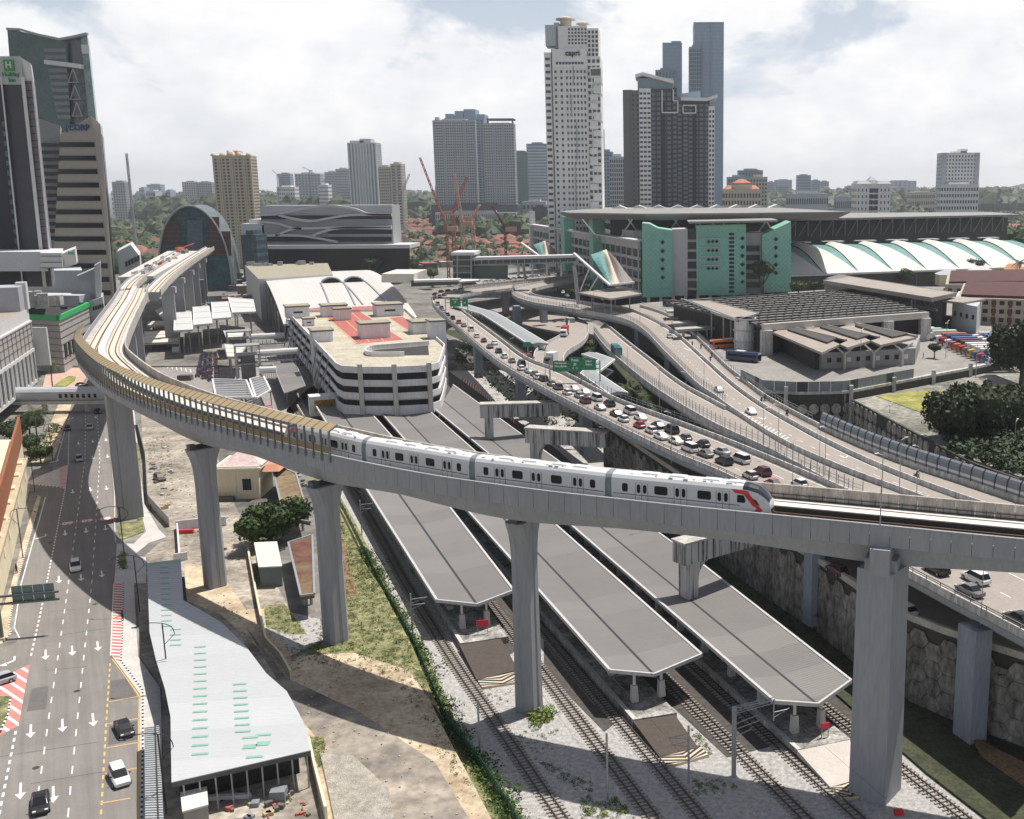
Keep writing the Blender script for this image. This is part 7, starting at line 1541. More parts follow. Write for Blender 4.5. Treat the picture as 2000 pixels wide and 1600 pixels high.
def walkway(pp,w,z,lab,truss=False):
 q=[Vector(P3(*p,z))for p in pp]; t=thing('covered_walkway',lab,'walkway',tuple(q[0])); b=MB(); b.sweep([tuple(v)for v in q],[(-w/2,-.5),(w/2,-.5),(w/2,0),(0,.5),(-w/2,0)]); b.build('roof',mat('walkway_roof',(.26,.275,.285),.6,.06,.3),t)
 for s in(-1,1):b=MB(); b.sweep([tuple(v)for v in q],[(s*w/2-.15,-.55),(s*w/2+.15,-.55),(s*w/2+.15,.08),(s*w/2-.15,.08)]); b.build('white_edge',WHITED,t)
 b=MB(); b.sweep([tuple(v)for v in q],[(-w*.42,-4.2),(w*.42,-4.2),(w*.42,-3.6),(-w*.42,-3.6)]); b.build('deck',DSTEEL,t)
 if truss:
  r=resample([tuple(v)for v in q],4.5)
  for s in(-1,1):
   off=offset(r,s*w*.45); b=MB()
   for i in range(len(off)-1):a_,c_=off[i],off[i+1]; b.tube((a_[0],a_[1],a_[2]-(.4 if i%2 else 3.6)),(c_[0],c_[1],c_[2]-(3.6 if i%2 else .4)),.18,5); b.tube((a_[0],a_[1],a_[2]-.4),(a_[0],a_[1],a_[2]-3.6),.12,4)
   b.build('truss',DSTEEL,t,kind='stuff')
walkway([(893,594),(955,612),(972,622),(1052,672)],6.5,19,'grey covered walkway with zigzag truss between the flyover and the loop',True)
walkway([(1150,690),(1185,702),(1150,728),(1208,768)],5,17.5,'kinked grey covered walkway behind the green road signs')
b=MB()
# ------------------------------------------------------------------ lot buildings below the viaduct on the left
t=thing('cream_house','cream rendered house with pink hipped tile roof under the viaduct','house',(*P(470,975,2.5),2.5)); x,y=P(470,975,2.5); rz_=.06
def lb(dx,dy,z0,z1,w,d,nm,m,tp=1.0,par=t):b=MB(); c_,s_=cos(rz_),sin(rz_); return b.boxz(x+dx*c_-dy*s_,y+dx*s_+dy*c_,z0,z1,w,d,rz_,0,tp).build(nm,m,par)
lb(-.3,5,2.5,9.0,9.2,10,'wall',CREAM); lb(-.3,5,8.9,10.1,9.8,10.6,'roof_parapet',CREAM); lb(-.3,5,9.4,9.8,10.6,11.4,'gutter',WHITED); lb(.3,5.4,10.1,13.2,9.6,10.4,'roof',mat('pink_tiles',(.55,.40,.37),.85,.12,1.2,col2=(.62,.52,.50)),.08); lb(6.0,6.5,8.3,9.5,5,10,'side_roof',mat('orange_roof',(.50,.24,.14)),.6); w_=lb(1.7,-.1,4.6,7.2,1.9,.3,'window',GLASSBK); lb(1.7,-.06,4.35,7.45,2.3,.2,'window_frame',WHITED); lb(-.8,-.1,2.5,9,.18,.2,'downpipe',WHITED); lb(-4,-1.2,2.5,3.4,6,1.4,'planter',DSTEEL)
def shed(pp,z,lab,rm,wm,z0=2.5,nm='shed',wall_k=.0,oh=.06):
 q=[P(*p,z)for p in pp]; t=thing(nm,lab,'shed',(*q[0],z0)); c=(sum(p[0]for p in q)/len(q),sum(p[1]for p in q)/len(q)); b=MB(); b.prism(q,z-.15,z+.05); b.build('roof',rm,t); b=MB(); b.prism([mid(p,c,oh)for p in q],z0,z-.2); b.build('wall',wm,t); return t
PALE=mat('pale_sheet_roof',(.66,.62,.53),.6,.05,.3)
shed([(496,1060),(541,1058),(551,1106),(505,1108)],6.3,'open shed with cream flat roof beside the big tree',PALE,mat('container_grey',(.14,.17,.17),.7,.1,.5))
MRN=mat('weathered_maroon_sheet',(.13,.035,.028),.85,.25,.10,col2=(.17,.14,.07))
canopy([(530,905),(578,925),(606,1020),(555,1010)],7,'long rusty maroon shed roof behind the flared pier, upper half',MRN,seam=0); canopy([(563,1060),(610,1045),(614,1160),(588,1164)],6.5,'long rusty maroon shed roof with mossy patches, lower half',MRN,seam=0)
zS=7.0; out=[(287,1100),(353,1092),(358,1172),(432,1215),(480,1262),(520,1315),(560,1350),(585,1395),(600,1430),(607,1467),(335,1530),(333,1400),(322,1345),(305,1290),(292,1235)]
t=thing('sheet_roofed_shed','long white corrugated shed roof tapering away with rows of green skylights','shed',(*P(450,1400,zS),2.5)); q=[P(*p,zS)for p in out]; b=MB(); b.prism(q,zS-.15,zS); b.build('roof',ribmat('white_sheeting',(.46,.475,.485),radians(-7)+pi/2,.9,.5,.8,.04),t)
b=MB(); b.sweep([(*p,zS)for p in q[9:11]],[(-.1,-.5),(.1,-.5),(.1,.06),(-.1,.06)]); b.build('eave_trim',DSTEEL,t); b=MB(); b.prism([P(*p,zS+.05)for p in((287,1100),(353,1092),(353,1096),(287,1104))],zS+.01,zS+.06); b.build('green_verge',mat('pale_green',(.30,.52,.36),.6,.05,1),t)
b=MB(); c=(sum(p[0]for p in q)/len(q),sum(p[1]for p in q)/len(q)); b.prism([mid(p,c,.12)for p in q if True],2.5,zS-1.4); b.build('dark_interior',DK,t)
for k in range(9):p=mid(q[9],q[10],(k+.3)/9); b=MB(); b.tube((p[0],p[1],2.5),(p[0],p[1],zS-.15),.1,6); b.build('post',STEEL,t)
SKL=mat('green_skylight',(.22,.42,.34),.3,.1,1)
sk_=[(321+.45*i,1108+10.5*i)for i in range(12)]+[(343,1230+10.2*i)for i in range(4)]+[(391,1264+12.5*i+.35*i*i*.5)for i in range(15)]+[(468+.9*i,1337+13.2*i)for i in range(8)]+[(489,1441),(514,1436),(514,1453),(488,1459),(497,1479)]
for i,(px,py)in enumerate(sk_):
 s=1.05+(py-1100)/900; x,y=P(px,py,zS); big=i in(len(sk_)-2,len(sk_)-3); b=MB(); b.boxz(x,y,zS,zS+.07,1.25*s if not big else 1.5,(.3*s if not big else .9),.12); b.build('skylight',SKL,t)
for px,py,lab in((380,1578,'small cream-roofed hut at the bottom edge beside the shed'),):shed([(352,1548),(404,1537),(407,1572),(356,1586)],5.2,lab,PALE,mat('hut_wall',(.30,.28,.25),.8,.1,1))
def lowwall(pp,h,lab,m,w=.3,z=2.5,nm='boundary_wall',cap=None):
 q=resample([(*P(*p,z),z)for p in pp],2.4); t=thing(nm,lab,'wall',q[0]); pn=MB(); pn.box((0,0,h/2),(2.36,w,h)); me=mesh_only(pn,'panel',m)
 for i in range(len(q)-1):a_,c_=q[i],q[i+1]; inst(me,'panel',t,mid(a_,c_),atan2(c_[1]-a_[1],c_[0]-a_[0]))
 return t
lowwall([(347,1033),(352,1100),(357,1092)],1.6,'white boundary wall running down to the sheet-roofed shed',WALLW); lowwall([(344,1036),(400,1030),(456,1026)],2.0,'white boundary wall behind the second flared pier',WALLW)
lowwall([(485,1082),(503,1180),(520,1262),(548,1290),(573,1335)],1.4,'stained boundary wall snaking through the sand lot',CREAM); lowwall([(604,1462),(617,1520),(640,1610)],1.6,'stained boundary wall at the right end of the sheet-roofed shed',CREAM)
lowwall([(268,830),(285,900),(290,985),(335,1035)],2.2,'pale hoarding fence between the footpath and the dusty lot',STEEL,.1,nm='hoarding')
gm=mat('green_mesh',(.02,.10,.065),.8,.3,1,alpha=.55); q=resample([(x,y,1.2)for x,y in FEN[2:-1]],2.5); t=thing('mesh_fence','green mesh fence between the sand lot and the tracks','fence',q[0]); gp=MB(); gp.box((0,0,.85),(2.44,.05,1.5)); gme=mesh_only(gp,'mesh_panel',gm); gp=MB(); gp.box((0,0,1.05),(.1,.1,2.1)); gpo=mesh_only(gp,'post',mat('green_post',(.03,.18,.1),.6,.05,1))
for i in range(len(q)-1):rz_=atan2(q[i+1][1]-q[i][1],q[i+1][0]-q[i][0]); inst(gme,'mesh_panel',t,mid(q[i],q[i+1]),rz_); inst(gpo,'post',t,q[i],rz_)
t=thing('bus_shelter','long ribbed grey pavement shelter roof along the kerb','shelter',(*P(298,1500,5.3),2.6)); q=[P3(*p,5.3)for p in((282,1421),(311,1417),(322,1660),(284,1660))]; b=MB(); b.prism([p[:2]for p in q],5.15,5.3); b.build('roof',STEEL,t); a_,c_=Vector(q[0]),Vector(q[3])
for k in range(52):p=a_.lerp(c_,(k+.5)/52); r_=Vector(q[1]).lerp(Vector(q[2]),(k+.5)/52); b=MB(); b.bar(p+Vector((0,0,.06)),r_+Vector((0,0,.06)),.12,.1); b.build('roof_rib',mat('shelter_rib',(.45,.47,.48),.6,.1,1),t)
b=MB(); b.bar(a_.lerp(Vector(q[1]),.72)+Vector((0,0,.1)),c_.lerp(Vector(q[2]),.72)+Vector((0,0,.1)),.14,.12); b.build('gutter',BLACK,t)
for k in range(5):p=a_.lerp(c_,(k+.3)/5.5)+Vector((.6,0,0)); b=MB(); b.tube((p.x,p.y,2.6),(p.x,p.y,5.2),.08,6); b.build('post',STEEL,t)
# ------------------------------------------------------------------ middle ground fill
patch('city_ground',CITYG,[(-430,415),(-150,415),(-60,420),(-30,330),(0,300),(60,300),(120,440),(330,560),(330,940),(-430,940)],3.05,-1)
patch('yard_painted_shade',DSOIL,[(-62,420),(-28,335),(-8,275),(30,290),(70,360),(30,470),(-60,520),(-110,520)],3.12,2)  # dark soil under the roads, with their shade put into its colour
patch('under_ramp_road',ASPH2,[P(*p,3.2)for p in((985,590),(1080,600),(1180,640),(1150,670),(1040,640),(950,600))],3.2,2)
# ------------------------------------------------------------------ vehicles
PAINT={}
def paint(nm,c):
 if nm not in PAINT:PAINT[nm]=mat('paint_'+nm,c,.32,.0,1,spec=.6)
 return PAINT[nm]
for nm,c in dict(white=(.72,.72,.71),silver=(.38,.40,.42),grey=(.14,.15,.16),black=(.018,.018,.02),red=(.42,.025,.03),maroon=(.10,.015,.022),navy=(.03,.045,.11),orange=(.5,.14,.04),pink=(.42,.09,.13),pearl=(.50,.50,.44),blue=(.05,.13,.35),green=(.03,.22,.08),yellow=(.6,.36,.03),cream=(.6,.57,.5),teal=(.03,.16,.18),brown=(.12,.09,.075)).items():paint(nm,c)
TAIL=mat('tail_lamp',(.4,.01,.01),.3,0,1); HEAD=mat('head_lamp',(.75,.75,.72),.15,0,1)
def loft(b,st,mi=0):
 n=8; base=len(b.v)
 for x,z0,z1,z2,w1,w2 in st:b.v+=[(x,-w1*.92,z0),(x,-w1,z0+(z1-z0)*.4),(x,-w1,z1),(x,-w2,z2),(x,w2,z2),(x,w1,z1),(x,w1,z0+(z1-z0)*.4),(x,w1*.92,z0)]
 for i in range(len(st)-1):
  for j in range(n):b.f.append((base+i*n+j,base+(i+1)*n+j,base+(i+1)*n+(j+1)%n,base+i*n+(j+1)%n)); b.m.append(mi)
 b.f+=[tuple(base+j for j in range(n)),tuple(base+(len(st)-1)*n+j for j in range(n-1,-1,-1))]; b.m+=[mi,mi]
CARS={}
def car_model(kind):
 L,W,H=dict(sedan=(4.6,.9,1.45),hatch=(4.0,.86,1.5),suv=(4.6,.93,1.68),mpv=(4.9,.93,1.88))[kind]; h=L/2; sh=.92 if kind in('sedan','hatch')else 1.05
 t=thing('car','car','car',(0,0,0)); b=MB()
 back=-h+.05
 loft(b,[(-h,.42,.62,.78,W*.86,W*.74),(-h+.18,.24,.74,sh-.02,W*.97,W*.84),(-h+.9,.22,.8,sh,W,W*.86),(0,.22,.8,sh,W,W*.88),(h-1.25,.22,.8,sh-.03,W,W*.86),(h-.45,.24,.68,sh-.18,W*.96,W*.8),(h-.05,.32,.58,sh-.34,W*.82,W*.66)]); b.build('body',PAINT['white'],t)
 x0,x1,x2,x3=dict(sedan=(-h+.75,-h+1.45,.35,1.2),hatch=(-h+.12,-h+.65,.25,1.1),suv=(-h+.12,-h+.55,.4,1.25),mpv=(-h+.1,-h+.35,.9,1.75))[kind]; b=MB()
 loft(b,[(x0,sh-.04,sh-.01,sh,W*.8,W*.78),(x1,sh-.04,sh+.05,H-.05,W*.87,W*.66),(x2,sh-.04,sh+.05,H-.02,W*.88,W*.68),(x3,sh-.06,sh-.03,sh-.02,W*.8,W*.76)]); b.build('windows',GLASSBK,t)
 b=MB(); loft(b,[(x1-.03,H-.06,H-.03,H-.01,W*.69,W*.62),((x1+x2)/2,H-.06,H,H+.03,W*.72,W*.64),(x2+.05,H-.06,H-.04,H-.02,W*.69,W*.62)]); b.build('roof',PAINT['white'],t)
 for sx in(-1,1):
  for sy in(-1,1):
   b=MB(); c=(sx*(h-.85),sy*(W-.06)); b.tube((c[0],c[1]-.1,.32),(c[0],c[1]+.1,.32),.32,12); wlo=b.build('wheel',TYRE,t)
   b=MB(); b.tube((c[0],c[1]+sy*.09,.32),(c[0],c[1]+sy*.12,.32),.19,8); b.build('rim',STEEL,wlo)
 for sy in(-1,1):
  b=MB(); b.box((h-.22,sy*W*.66,.64),(.22,.34,.13)); b.build('headlight',HEAD,t); b=MB(); b.box((-h+.08,sy*W*.72,.76),(.12,.26,.2)); b.build('taillight',TAIL,t); b=MB(); b.box((x3-.35,sy*(W+.07),sh+.08),(.16,.2,.13)); b.build('mirror',BLACK,t)
 CARS[kind]=t
 return t
for k in('sedan','hatch','suv','mpv'):car_model(k)
used_model=set()
def put_car(kind,colr,loc,rz,label,group=None):
 o=CARS[kind]
 if kind in used_model:o=copy_tree(o)
 used_model.add(kind); setmat(o,'body',PAINT[colr]); setmat(o,'roof',PAINT[colr]); place(o,loc,rz,label);
 if group:o['group']=group
 elif 'group' in o:del o['group']
 return o
def head_on(E,px,py,z,rev=False):
 x,y=P(px,py,z); i=min(range(len(E)),key=lambda i:(E[i][0]-x)**2+(E[i][1]-y)**2); a=E[max(0,i-1)]; c=E[min(len(E)-1,i+1)]; r=atan2(c[1]-a[1],c[0]-a[0]); return(x,y,z),r+(pi if rev else 0)
Q=[(846,586,'hatch','maroon'),(855,596,'mpv','silver'),(850,577,'sedan','black'),(862,572,'hatch','black'),(868,578,'hatch','red'),(859,581,'hatch','white'),(876,571,'suv','grey'),(889,570,'sedan','white'),(900,568,'hatch','grey'),(862,604,'suv','grey'),(874,617,'sedan','black'),(866,611,'sedan','silver'),(884,624,'suv','black'),(896,632,'suv','orange'),(906,638,'sedan','grey'),(920,646,'mpv','white'),(931,659,'hatch','white'),(945,668,'hatch','maroon'),(966,673,'sedan','white'),(957,680,'sedan','black'),(974,689,'suv','navy'),(985,699,'hatch','white'),(1000,708,'hatch','grey'),(1019,714,'mpv','black'),(1018,723,'hatch','white'),(1033,728,'sedan','silver'),(1044,734,'hatch','grey'),(1050,740,'hatch','white'),(1062,744,'suv','black'),(1077,753,'hatch','grey'),(1090,760,'suv','brown'),(1121,763,'sedan','white'),(1108,770,'hatch','white'),(1131,776,'hatch','silver'),(1142,770,'sedan','white'),(1165,782,'mpv','white'),(1143,787,'suv','maroon'),(1172,800,'sedan','silver'),(1190,793,'suv','black'),(1230,808,'mpv','white'),(1203,812,'sedan','black'),(1218,823,'hatch','white'),(1251,820,'sedan','white'),(1249,835,'hatch','red'),(1285,835,'sedan','navy'),(1272,845,'hatch','white'),(1312,845,'mpv','black'),(1291,857,'sedan','white'),(1320,866,'sedan','white'),(1338,860,'hatch','grey'),(1373,872,'hatch','black'),(1347,881,'mpv','white'),(1377,891,'sedan','grey'),(1410,887,'sedan','silver'),(1414,906,'suv','black'),(1447,903,'mpv','white'),(1465,934,'hatch','pearl'),(1489,927,'suv','maroon'),(1510,950,'sedan','pink'),(1561,950,'hatch','white')]
ty=dict(sedan='saloon',hatch='hatchback',suv='tall hatchback',mpv='people carrier')
def ordn(n):return '%d%s'%(n,'th' if 10<n%100<20 else{1:'st',2:'nd',3:'rd'}.get(n%10,'th'))
seen={};
for(px,py,k,c)in sorted(Q,key=lambda a:-a[0]):
 key=(c,k); seen[key]=seen.get(key,0)+1
 loc,rz=head_on(A1,px,py,17.51); put_car(k,c,loc,rz,'%s %s in the flyover queue, %s of its kind counting from the train nose'%(c,ty[k],ordn(seen[key])),'cars queuing on the flyover')
for px,py,k,c,lab in((1893,1160,'sedan','grey','dark grey saloon on the flyover at the right edge beside the square pier'),(1990,1216,'sedan','black','dark saloon cut by the right edge of the photo on the flyover'),(1828,1118,'suv','black','black car half hidden under the viaduct deck at the right'),(1905,1136,'suv','white','white car with red tail lamps just below the viaduct deck at the right')):
 loc,rz=head_on(A1,px,py,17.51); put_car(k,c,loc,rz,lab)
for px,py,k,c,lab in((1634,1120,'suv','maroon','black and red car on the lower road left of the square pier'),(1768,1197,'hatch','white','white hatchback on the lower road right of the square pier')):
 loc,rz=head_on(A1,px,py,12.01); put_car(k,c,loc,rz,lab)
for px,py,k,c,lab in((1308,660,'hatch','silver','silver car alone high on the S-curved ramp'),(1404,765,'sedan','silver','silver and black car midway down the S-curved ramp'),(1467,808,'sedan','white','white car beside the hatched gore of the ramps'),(1100,573,'hatch','white','white car at the top of the S-curved ramp'),(1108,580,'sedan','grey','grey car at the top of the S-curved ramp')):
 loc,rz=head_on(C1,px,py,17.51); put_car(k,c,loc,rz,lab)
RD=atan2(-.87,.49)
for px,py,k,c,r_,lab in((148,1112,'suv','white',RD,'white and red car driving down the middle of the shaded road'),(155,900,'hatch','silver',RD,'silver car on the left avenue beside the hatched island'),(175,838,'sedan','silver',RD,'silver car on the avenue just below the tubular footbridge'),(132,840,'hatch','maroon',RD,'dark car in the left bay below the tubular footbridge'),(191,807,'hatch','black',RD,'black car in the shadow of the tubular footbridge'),(80,1576,'sedan','black',RD,'black saloon driving out of the bottom left of the photo'),(243,1430,'sedan','black',RD+.13,'black saloon parked in a yellow bay'),(234,1524,'suv','white',RD+.13,'white sports utility car parked in a yellow bay'),(0,1336,'hatch','silver',RD-1.2,'silver car turning at the left edge by the red hatching'),(115,722,'sedan','black',.4,'black car under the palm by the corner building'),(130,716,'sedan','silver',.4,'silver car beside the corner building entrance'),(160,755,'hatch','maroon',.9,'maroon car by the plaza paving'),(312,938,'suv','brown',RD+.2,'old brown pickup-like car among weeds in the dusty lot')):
 put_car(k,c,(*P(px,py,2.51),2.51),r_,lab)
rnd=random.Random(21)
for k in range(14):
 px,py=1620+17*k+rnd.uniform(-3,3),833+8.6*k+rnd.uniform(-2,2); put_car(rnd.choice(('sedan','hatch','suv')),rnd.choice(('white','silver','black','grey')),(*P(px,py,5.55),5.55),rnd.choice((.9,1.0,4.1)),'car parked in the shade below the terrace wall','cars parked below the terrace wall')
for px,py,c,lab in((1908,660,'navy','dark car parked by the depot gatehouse'),(1922,664,'white','white car parked by the depot gatehouse'),(1488,668,'white','white car beside the round concrete tower')):put_car('sedan',c,(*P(px,py,17),17.01),2.9,lab)
for k in range(16):put_car(rnd.choice(('sedan','hatch')),rnd.choice(('white','silver','black','grey')),(*P(948+11*k,552-1.2*k,17.5),17.51),pi+.1,'car waiting on the far end of the flyover near the customs bridge','cars waiting on the far end of the flyover')
def bus(kind,px,py,z,rz,c1,c2,lab,cat='bus',L=11.5,H=3.1,c3=None):
 t=thing(kind,lab,cat,(0,0,0)); b=MB(); loft(b,[(-L/2,.5,2.4,H,1.2,1.05),(-L/2+.3,.35,2.5,H,1.25,1.12),(L/2-.4,.35,2.5,H,1.25,1.12),(L/2,.5,2.2,H-.3,1.2,1.0)]); b.build('body',PAINT[c1],t)
 for sy in(-1,1):b=MB(); b.box((0,sy*1.245,1.95),(L*.88,.05,.8)); b.build('side_glazing',GLASSBK,t)
 b=MB(); b.box((L/2-.02,0,1.9),(.12,2.2,1.2)); b.build('windscreen',GLASSBK,t); b=MB(); b.boxz(-1,0,H,H+.25,3,1.8); b.build('roof_unit',PAINT[c2],t); b=MB(); b.box((L/2,0,2.75),(.1,1.9,.35)); b.build('destination_panel',PAINT[c3 or c2],t)
 for sx in(-.3,.33):
  for sy in(-1,1):b=MB(); b.tube((sx*L,sy*1.1,.48),(sx*L,sy*1.27,.48),.48,12); b.build('wheel',TYRE,t)
 place(t,(*P(px,py,z),z),rz)
loc,rz=head_on(B1,1206,690,14.1,True); bus('bus',1204,692,14.3,rz,'teal','teal','dark teal bus with red destination panel climbing the slip ramp',c3='red')
bus('bus',1418,680,17,3.6,'orange','cream','orange bus with pale roof left of the round tower'); bus('bus',1452,706,17,-.6,'navy','white','navy bus with white roof leaving the depot beside the motorcycle lane'); bus('bus',1318,600,17,-.5,'navy','red','blue coach with red rear parked in front of the louvre roofs')
def lorry(px,py,z,rz,cc,tc,lab,L=10.5,cat='lorry',group=None,box=2.5):
 t=thing('lorry',lab,cat,(0,0,0),group=group); b=MB(); loft(b,[(L/2-2.1,.6,1.8,2.9,1.2,1.1),(L/2-.35,.6,1.8,2.7,1.2,1.05),(L/2,.7,1.5,2.1,1.15,1.0)]); b.build('cab',PAINT[cc],t); b=MB(); b.box((L/2-.1,0,1.95),(.3,2.0,.8)); b.build('windscreen',GLASSBK,t)
 b=MB(); b.box((-1.2,0,1.15+box/2),(L-2.6,2.4,box)); b.build('cargo_box',PAINT[tc],t); b=MB(); b.box((-.6,0,.9),(L-1.5,1.0,.3)); b.build('chassis',DSTEEL,t)
 for sx in(-.4,-.28,.36):
  for sy in(-1,1):b=MB(); b.tube((sx*L,sy*.95,.48),(sx*L,sy*1.2,.48),.48,10); b.build('wheel',TYRE,t)
 return place(t,(*P(px,py,z),z),rz)
loc,rz=head_on([(p[0],p[1])for p in[P(1104,640,15),P(1085,668,15),P(1055,690,15)]],1100,655,15); lorry(1103,656,15,rz,'white','red','red tipper lorry coming down the loop ramp',9); lorry(1076,712,17.5,rz-.2,'grey','white','white box lorry where the loop ramp joins the flyover',7)
Ls=[('yellow','white'),('red','white'),('green','green'),('white','white'),('white','orange'),('red','navy'),('white','blue'),('pink','maroon'),('orange','maroon'),('red','white'),('grey','white'),('yellow','white'),('blue','white'),('red','grey'),('blue','white'),('white','cream')]
for i,(cc,tc)in enumerate(Ls):
 px,py=(1765+14*i,660+2*i)if i<4 else(1826+9.5*(i-4),672+4.0*(i-4));
 for j in range(2 if 3<i<13 else 1):lorry(px+30+72*j,py-1-2*j,17,3.25,cc if j==0 else 'white',tc if j==0 else('white','cream','blue')[i%3],'%s lorry with %s cargo box, %s %s row counted from the depot roof'%(cc if j==0 else 'white',tc if j==0 else('white','cream','blue')[i%3],'front file,' if j==0 else 'rear file,',ordn(i+1)),11,group='lorries parked in the depot')
lorry(1858,635,17,1.8,'orange','orange','orange container lorry under the depot roof edge')
def skin_mesh(nm,verts,edges,radii,m):
 me=bpy.data.meshes.new(nm); me.from_pydata(verts,edges,[]); o=bpy.data.objects.new(nm,me); COL.objects.link(o); md=o.modifiers.new('s','SKIN'); sv=me.skin_vertices[0].data
 for i,r in enumerate(radii):sv[i].radius=(r,r)
 sv[0].use_root=True; o.modifiers.new('u','SUBSURF').levels=1
 out=bpy.data.meshes.new_from_object(o.evaluated_get(bpy.context.evaluated_depsgraph_get())); bpy.data.objects.remove(o); bpy.data.meshes.remove(me); out.materials.clear(); out.materials.append(m); out.name=nm; return out
CL1=mat('dark_clothes',(.03,.03,.04),.9,.2,3)
SIT=skin_mesh('rider',[(0,0,.85),(.08,0,1.15),(.15,0,1.38),(.2,0,1.5),(.24,0,1.62),(.2,.2,1.36),(.38,.27,1.15),(.6,.28,1.12),(.2,-.2,1.36),(.38,-.27,1.15),(.6,-.28,1.12),(.32,.16,.82),(.28,.18,.45),(.42,.18,.38),(.32,-.16,.82),(.28,-.18,.45),(.42,-.18,.38)],[(0,1),(1,2),(2,3),(3,4),(2,5),(5,6),(6,7),(2,8),(8,9),(9,10),(0,11),(11,12),(12,13),(0,14),(14,15),(15,16)],[.16,.15,.16,.07,.12,.07,.055,.04,.07,.055,.04,.09,.06,.05,.09,.06,.05],CL1)
STA=skin_mesh('body',[(0,0,.95),(0,0,1.2),(0,0,1.42),(0,0,1.52),(.02,0,1.66),(0,.2,1.4),(.02,.26,1.12),(.08,.27,.88),(0,-.2,1.4),(-.02,-.26,1.12),(.04,-.27,.88),(.06,.1,.5),(0,.1,.05),(.15,.1,.03),(-.04,-.1,.5),(-.14,-.1,.06),(0,-.1,.03)],[(0,1),(1,2),(2,3),(3,4),(2,5),(5,6),(6,7),(2,8),(8,9),(9,10),(0,11),(11,12),(12,13),(0,14),(14,15),(15,16)],[.15,.14,.15,.06,.11,.07,.05,.04,.07,.05,.04,.08,.05,.05,.08,.05,.05],CL1)
mb_=MB(); mb_.tube((.62,-.05,.3),(.62,.05,.3),.3,10); mb_.tube((-.6,-.06,.3),(-.6,.06,.3),.3,10); mb_.box((0,0,.55),(.75,.25,.35)); mb_.box((-.35,0,.78),(.7,.24,.12)); mb_.tube((.6,0,.35),(.42,0,1.05),.05,5); mb_.tube((.42,-.32,1.05),(.42,.32,1.05),.025,5); mb_.box((.55,0,.85),(.15,.22,.22)); mb_.box((-.8,0,.68),(.3,.1,.06)); BIKES=[mesh_only(mb_,'motorcycle',mat('motorcycle_%d'%i,c,.4,.3,2))for i,c in enumerate(((.05,.05,.06),(.05,.05,.06),(.25,.25,.26),(.20,.03,.03),(.05,.08,.2)))]; BIKE=BIKES[0]
hm=MB();
for i in range(5):
 a=-pi/2+pi*i/4; hm.v+=[(.26+.15*cos(a)*cos(2*pi*j/8),.15*cos(a)*sin(2*pi*j/8),1.66+.16*sin(a))for j in range(8)]
hm.f=[(i*8+j,i*8+(j+1)%8,i*8+8+(j+1)%8,i*8+8+j)for i in range(4)for j in range(8)]; hm.m=[0]*32
HEL=[mesh_only(hm,'helmet',m)for m in(WHITED,BLACK,REDP)]
DM=[mid(a,c)for a,c in zip(D1,D2)]
for i,(px,py)in enumerate(((1299,627),(1320,643),(1335,648),(1350,660),(1344,666),(1352,676),(1369,681),(1390,698),(1387,706),(1487,787),(1494,783),(1537,812),(1790,935))):
 loc,rz=head_on(DM,px,py,17.51); o=bpy.data.objects.new('motorcycle',BIKE); COL.objects.link(o); o.location=loc; o.rotation_euler=(0,0,rz); tag(o,'small dark motorcycle on the motorcycle lane, %s counted from the top of the ramp'%ordn(i+1),'motorcycle','motorcycles on the motorcycle lane')
 r_=thing('person','rider in dark clothes on the %s motorcycle from the top of the motorcycle lane'%ordn(i+1),'person',loc,group='riders on the motorcycle lane'); r_.rotation_euler=(0,0,rz); WOFF[r_.name]=Vector((0,0,0)); b=bpy.data.objects.new('body',SIT); COL.objects.link(b); b.parent=r_; b=bpy.data.objects.new('helmet',HEL[i%3]); COL.objects.link(b); b.parent=r_
rows=[((386,738),(396,690)),((398,742),(403,690)),((410,746),(411,690)),((424,752),(420,690)),((431,752),(428,690)),((440,770),(436,700)),((452,772),(448,700)),((462,772),(460,706)),((412,760),(404,728)),((398,752),(386,735)),((425,750),(420,700)),((362,560+60),(372,640))]
n_=0
for a_,c_ in rows[:9]:
 p,q_=Vector(P(*a_,2.53)),Vector(P(*c_,2.53)); m_=int((q_-p).length/1.3)
 for k in range(m_):
  if n_>230:break
  v=p.lerp(q_,k/m_); n_+=1; o=bpy.data.objects.new('motorcycle',BIKES[rnd.randrange(5)]); COL.objects.link(o); o.location=(v.x+rnd.uniform(-.3,.3),v.y,2.54); o.rotation_euler=(0,0,rnd.uniform(-.2,.2)+rnd.choice((0,pi))+.2); tag(o,'motorcycle parked in the crowded rows beside the canopies','motorcycle','motorcycles parked left of the car park')
for px,py,z,lab in((33,1120,2.6,'person in dark clothes walking on the left pavement by the kerb'),(1803,700,17,'person walking across the lorry depot yard'),(295,1000,2.6,'person beside the hoarding in the dusty lot'),(240,1212,2.7,'person walking on the hatched kerb strip')):
 x,y=P(px,py,z); t=thing('person',lab,'person',(x,y,z)); b=bpy.data.objects.new('body',STA); COL.objects.link(b); b.parent=t; h_=bpy.data.objects.new('hair',HEL[1]); COL.objects.link(h_); h_.parent=t; h_.location=(-.24,0,.02)
